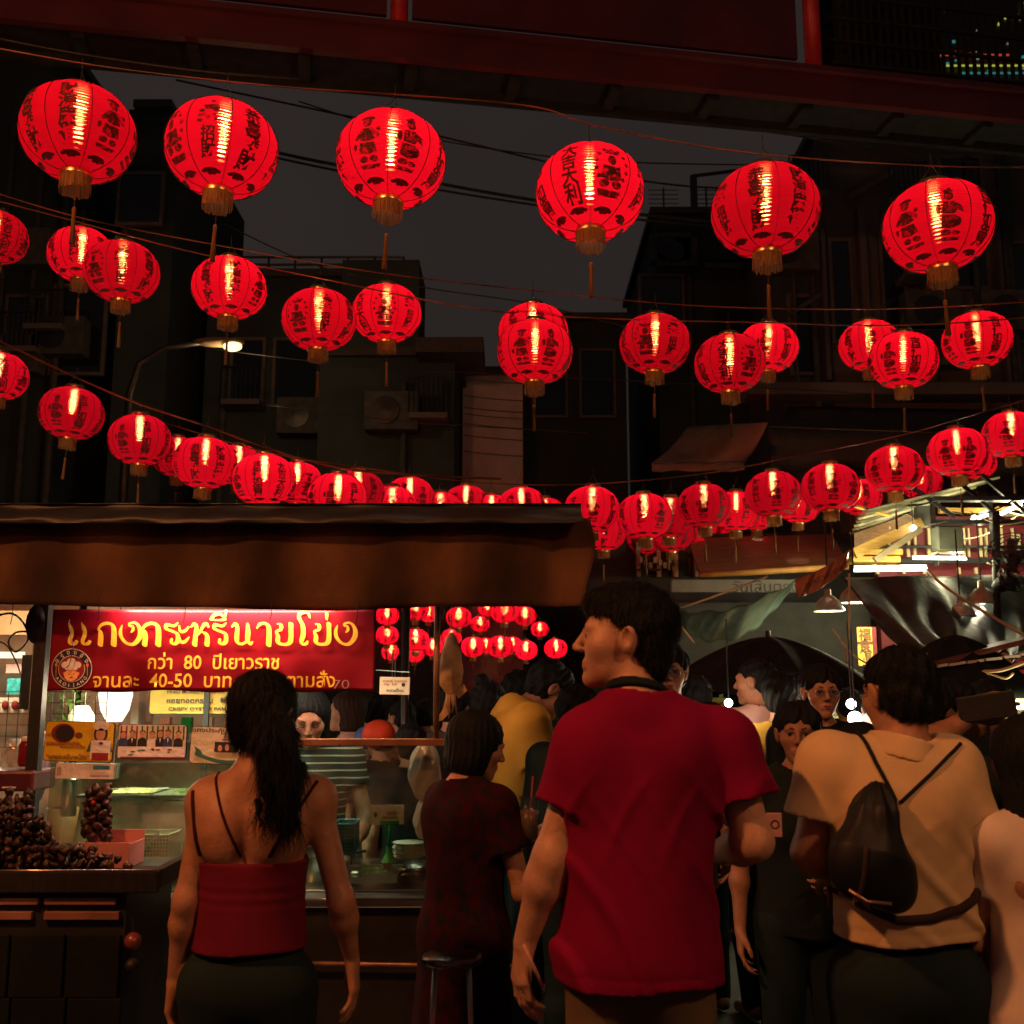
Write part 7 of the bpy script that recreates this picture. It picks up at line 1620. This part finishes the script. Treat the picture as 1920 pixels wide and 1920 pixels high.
def P_(label, px, top, Y, face, skin=SKIN, hair='short', parts=None, body=None, h=.012, **k): return build_person(label, px, top, Y, face, body or {}, parts or [], h=h, hair=hair, skin=skin, **k)
TEEf = lambda m, **k: ('t_shirt', (lambda b: b.shirt(**k)), m)
TR = ('trousers', lambda b: b.trousers(), NAVYC)
# vendor inside the stall, face to camera looking down
YV = YS + .62
STRP = mat('navy striped cotton', (.02, .05, .07), .8)
n_ = STRP.node_tree.nodes; L_ = STRP.node_tree.links; wv = n_.new('ShaderNodeTexWave'); wv.bands_direction = 'Z'; wv.inputs['Scale'].default_value = 9.5; wv.inputs['Distortion'].default_value = 0
tc_ = n_.new('ShaderNodeTexCoord'); L_.new(tc_.outputs['Object'], wv.inputs['Vector']); rp = n_.new('ShaderNodeValToRGB'); rp.color_ramp.elements[0].position = .86; rp.color_ramp.elements[0].color = (.02, .045, .05, 1); rp.color_ramp.elements[1].position = .93; rp.color_ramp.elements[1].color = (.62, .65, .52, 1)
L_.new(wv.outputs['Fac'], rp.inputs[0]); L_.new(rp.outputs[0], n_['Principled BSDF'].inputs['Base Color'])
M6 = dict(fem=True, head=(.0, .08, 1.60), hrot=(8, -20, 0), sp=(0, .05, 0), elL=(-.27, .06, 1.16), wrL=(-.20, .26, .98), elR=(.24, .08, 1.12), wrR=(.12, .30, .98), hdL=(0, .5, -1), curl=(.7, .7))
P_('stall vendor with black fringe looking down, in a navy and white striped T-shirt', 588, 1302, YV, 180, SKIN, 'long', [('t_shirt', lambda b: b.shirt(hem=.85, sleeve=.5, loose=.010, folds=.004, bell=.004), STRP), TR], M6, .008, eyes='down')
P_('older woman in profile facing left in a pale blouse, behind the stall glass', 655, 1300, YV + 1.3, 100, SKINF, 'bob', [TEEf(PNKC, sleeve=1.6), TR], dict(fem=True), .010, hairm=HAIRB)
# passers-by seen through the stall
r_, b_, s_ = P_('person wearing an orange red cap low behind the stall rail', 714, 1352, YS + 1.5, 30, SKIN, 'short', [TEEf(BLKC), TR], dict(fem=True), .012)
cap = thing('baseball_cap', 'orange red baseball cap above the brass rail of the stall', 'cap', at(710, 1366, YS + 1.48)); MB().ball((0, 0, -.03), (.085, .10, .075), 20, 10).build('crown', mat('orange cap', (.70, .07, .02), .7), cap, True)
MB().prism(ell2(0, 0, .07, .08, 16, 0, 180), (-.0, .06, -.045), (1, 0, 0), (0, 1, 0), .006).build('peak', mat('orange cap', (.70, .07, .02), .7), cap)
cap = thing('baseball_cap', 'blue cap peeping out left of the orange red cap', 'cap', at(689, 1372, YS + 1.7)); MB().ball((0, 0, -.03), (.07, .09, .06), 18, 10).build('crown', mat('blue cap', (.06, .14, .45), .7), cap, True)
P_('dark haired head low beside the orange red cap', 770, 1362, YS + 1.2, 20, SKIN, 'thick', [TEEf(BLKC), TR], None, .014)
P_('person in black beside the older woman, between her and the caps', 700, 1302, YS + 2.4, 10, SKIN, 'thick', [TEEf(BLKC), TR], None, .014)
P_('person in an orange patterned shirt behind the stall rail next to the rusty pole', 756, 1316, YS + 2.2, 40, SKIN, 'short', [TEEf(mat('orange patterned cotton', (.55, .16, .04), .8, scale=30, col2=(.2, .05, .02)), sleeve=1.5), TR], None, .012)
P_('dark haired person in a grey shirt just right of the rusty pole', 850, 1290, 5.6, -20, SKIN, 'thick', [TEEf(cloth('dark grey cotton', (.07, .06, .06))), TR], None, .014)
P_('woman with a topknot and a pale top, seen from behind past the pole', 915, 1278, 5.4, -35, SKIN, 'bun', [TEEf(PNKC, sleeve=0, neck=.09), TR], dict(fem=True), .010)
M7 = dict(head=(0, .15, 1.56), hrot=(0, -38, 0), sp=(0, .06, 0), elL=(-.22, .10, 1.12), wrL=(-.14, .30, 1.02), elR=(.22, .08, 1.12), wrR=(.12, .32, 1.02))
P_('man in a mustard T-shirt stooping to the right over a table', 972, 1246, 4.9, -72, SKIND, 'thick', [TEEf(YELC, loose=.026, folds=.008), TR], M7, .009)
P_('dark haired person hidden behind the stooping man in mustard', 975, 1262, 5.9, -60, SKIND, 'thick', [TEEf(BLKC), TR], None, .014)
P_('person in black between the mustard shirt and the man in red', 1082, 1290, 4.4, -30, SKIND, 'thick', [TEEf(BLKC, sleeve=1.7), TR], None, .012)
# right hand group
P_('man with metal spectacles just behind the red shirted man\'s neck', 1252, 1214, 4.9, 172, SKIN, 'thick', [TEEf(BLKC), TR], None, .009, eyes=True, glasses=2)
P_('dark haired head between the spectacled man and the pink shirt', 1300, 1272, 5.6, 20, SKIND, 'thick', [TEEf(BLKC), TR], None, .014)
ELE = mat('dark animal print', (.04, .02, .04), .8)
r_, b_, s_ = P_('woman in a pink shirt with dark animal prints, carrying a child', 1418, 1238, 5.5, 18, SKIN, 'short', [TEEf(PNKC, loose=.022), TR], dict(fem=True, w=1.05, fat=1.1, hrot=(35, 0, 0), elR=(.23, .10, 1.16), wrR=(.10, .26, 1.10)), .009)
for i, (x, z, a_) in enumerate(((-.10, 1.36, .3), (.02, 1.40, -.2), (-.06, 1.26, .1), (.06, 1.20, .5), (-.12, 1.14, 0), (.04, 1.07, -.3))):
    yy = -.150 - .0 * x
    k = [(-.03, 0), (-.034, .018), (-.015, .03), (.012, .03), (.026, .022), (.04, .024), (.046, .0), (.04, -.006), (.036, .008), (.024, .006), (.022, -.022), (.012, -.022), (.010, -.004), (-.012, -.004), (-.014, -.022), (-.024, -.022)]
    MB().prism([(p[0] * math.cos(a_) - p[1] * math.sin(a_), p[0] * math.sin(a_) + p[1] * math.cos(a_)) for p in k], (x, yy, z), (1, 0, .0), (0, 0, 1), .012).build('print', ELE, r_)
P_('child in a mustard shirt carried at the woman\'s shoulder', 1462, 1266, 5.15, -10, SKIN, 'thick', [TEEf(YELC, loose=.024, folds=.008), TR], dict(w=.8), .010)
P_('woman with a round face and thin glasses facing the camera, dark clothes', 1536, 1252, 4.7, 178, SKIN, 'thick', [TEEf(BLKC, sleeve=1.7), TR], dict(fem=True, fat=1.05), .0085, eyes=True, glasses=2)
P_('person half hidden behind the woman with thin glasses, on her left', 1492, 1268, 5.3, 160, SKIN, 'thick', [TEEf(BLKC), TR], None, .012, eyes=True)
r_, b_, s_ = P_('woman in a black T-shirt facing the camera between the red shirt and the cream polo', 1492, 1322, 3.75, 174, SKIND, 'thick', [TEEf(BLKC, loose=.02), TR], dict(fem=True, w=1.05, hrot=(-8, 0, 0), elL=(-.22, .05, 1.14), wrL=(-.10, .22, 1.12), curl=(.9, .5)), .0085, eyes=True)
t = thing('phone', 'pale phone with a ring mark in front of the woman in black', 'phone', at(1452, 1545, 3.45)); MB().bbox((-.024, -.004, -.04), (.024, .004, .034)).build('case', mat('pink phone case', (.62, .35, .36), .4), t, bevel=.003); MB().tube([(.012 * math.cos(q_ * .4), -.006, .012 * math.sin(q_ * .4)) for q_ in range(17)], .0016, 5, False).build('ring', BLK, t)
q = pose(1738, 1276, 3.3, -40)
M8 = dict(w=1.0, hrot=(-20, 0, 0), elR=q(1748, 1420, .05), elL=q(1738, 1400, -.15), wrR=q(1838, 1362, .02), wrL=q(1822, 1340, -.12), hdL=(.3, 1, .4), hdR=(.3, 1, .3), curl=(.7, .8))
P_('person behind the polo man stretching both bare forearms out to the right', 1738, 1276, 3.3, -40, SKIND, 'thick', [TEEf(BLKC), TR], M8, .009)
t = thing('camera_phone', 'dark phone held up in raised hands at the right', 'phone', at(1850, 1325, 3.15)); MB().box((0, 0, 0), (.17, .012, .075), (0, R(-8), 0)).build('body', BLACK, t, bevel=.004)
for i, (px, top, Y, f_, m_, lb) in enumerate(((1785, 1280, 4.4, 10, BLKC, 'dark haired person in black beyond the raised forearms'), (1850, 1276, 4.6, -10, BLKC, 'dark haired person beyond the phone at the right'), (1655, 1296, 4.9, 30, WHC, 'person in white mostly hidden by the polo man\'s head'),
        (1590, 1292, 6.4, 0, BLKC, 'small far person left of the polo man\'s head'), (1380, 1290, 7.2, 10, BLKC, 'small far person left of the pink shirt'), (1330, 1296, 7.8, 0, WHC, 'far pale dressed person under the umbrella'),
        (1180, 1300, 6.2, 0, BLKC, 'person hidden behind the red shirted man'), (800, 1312, 6.6, 0, PNKC, 'far person in pink behind the stall pole'), (1020, 1286, 7.4, 0, BLKC, 'far dark person beside the far single lantern'))):
    P_(lb, px, top, Y, f_, SKIND, ('thick', 'short')[i % 2], [TEEf(m_), TR], None, .015)
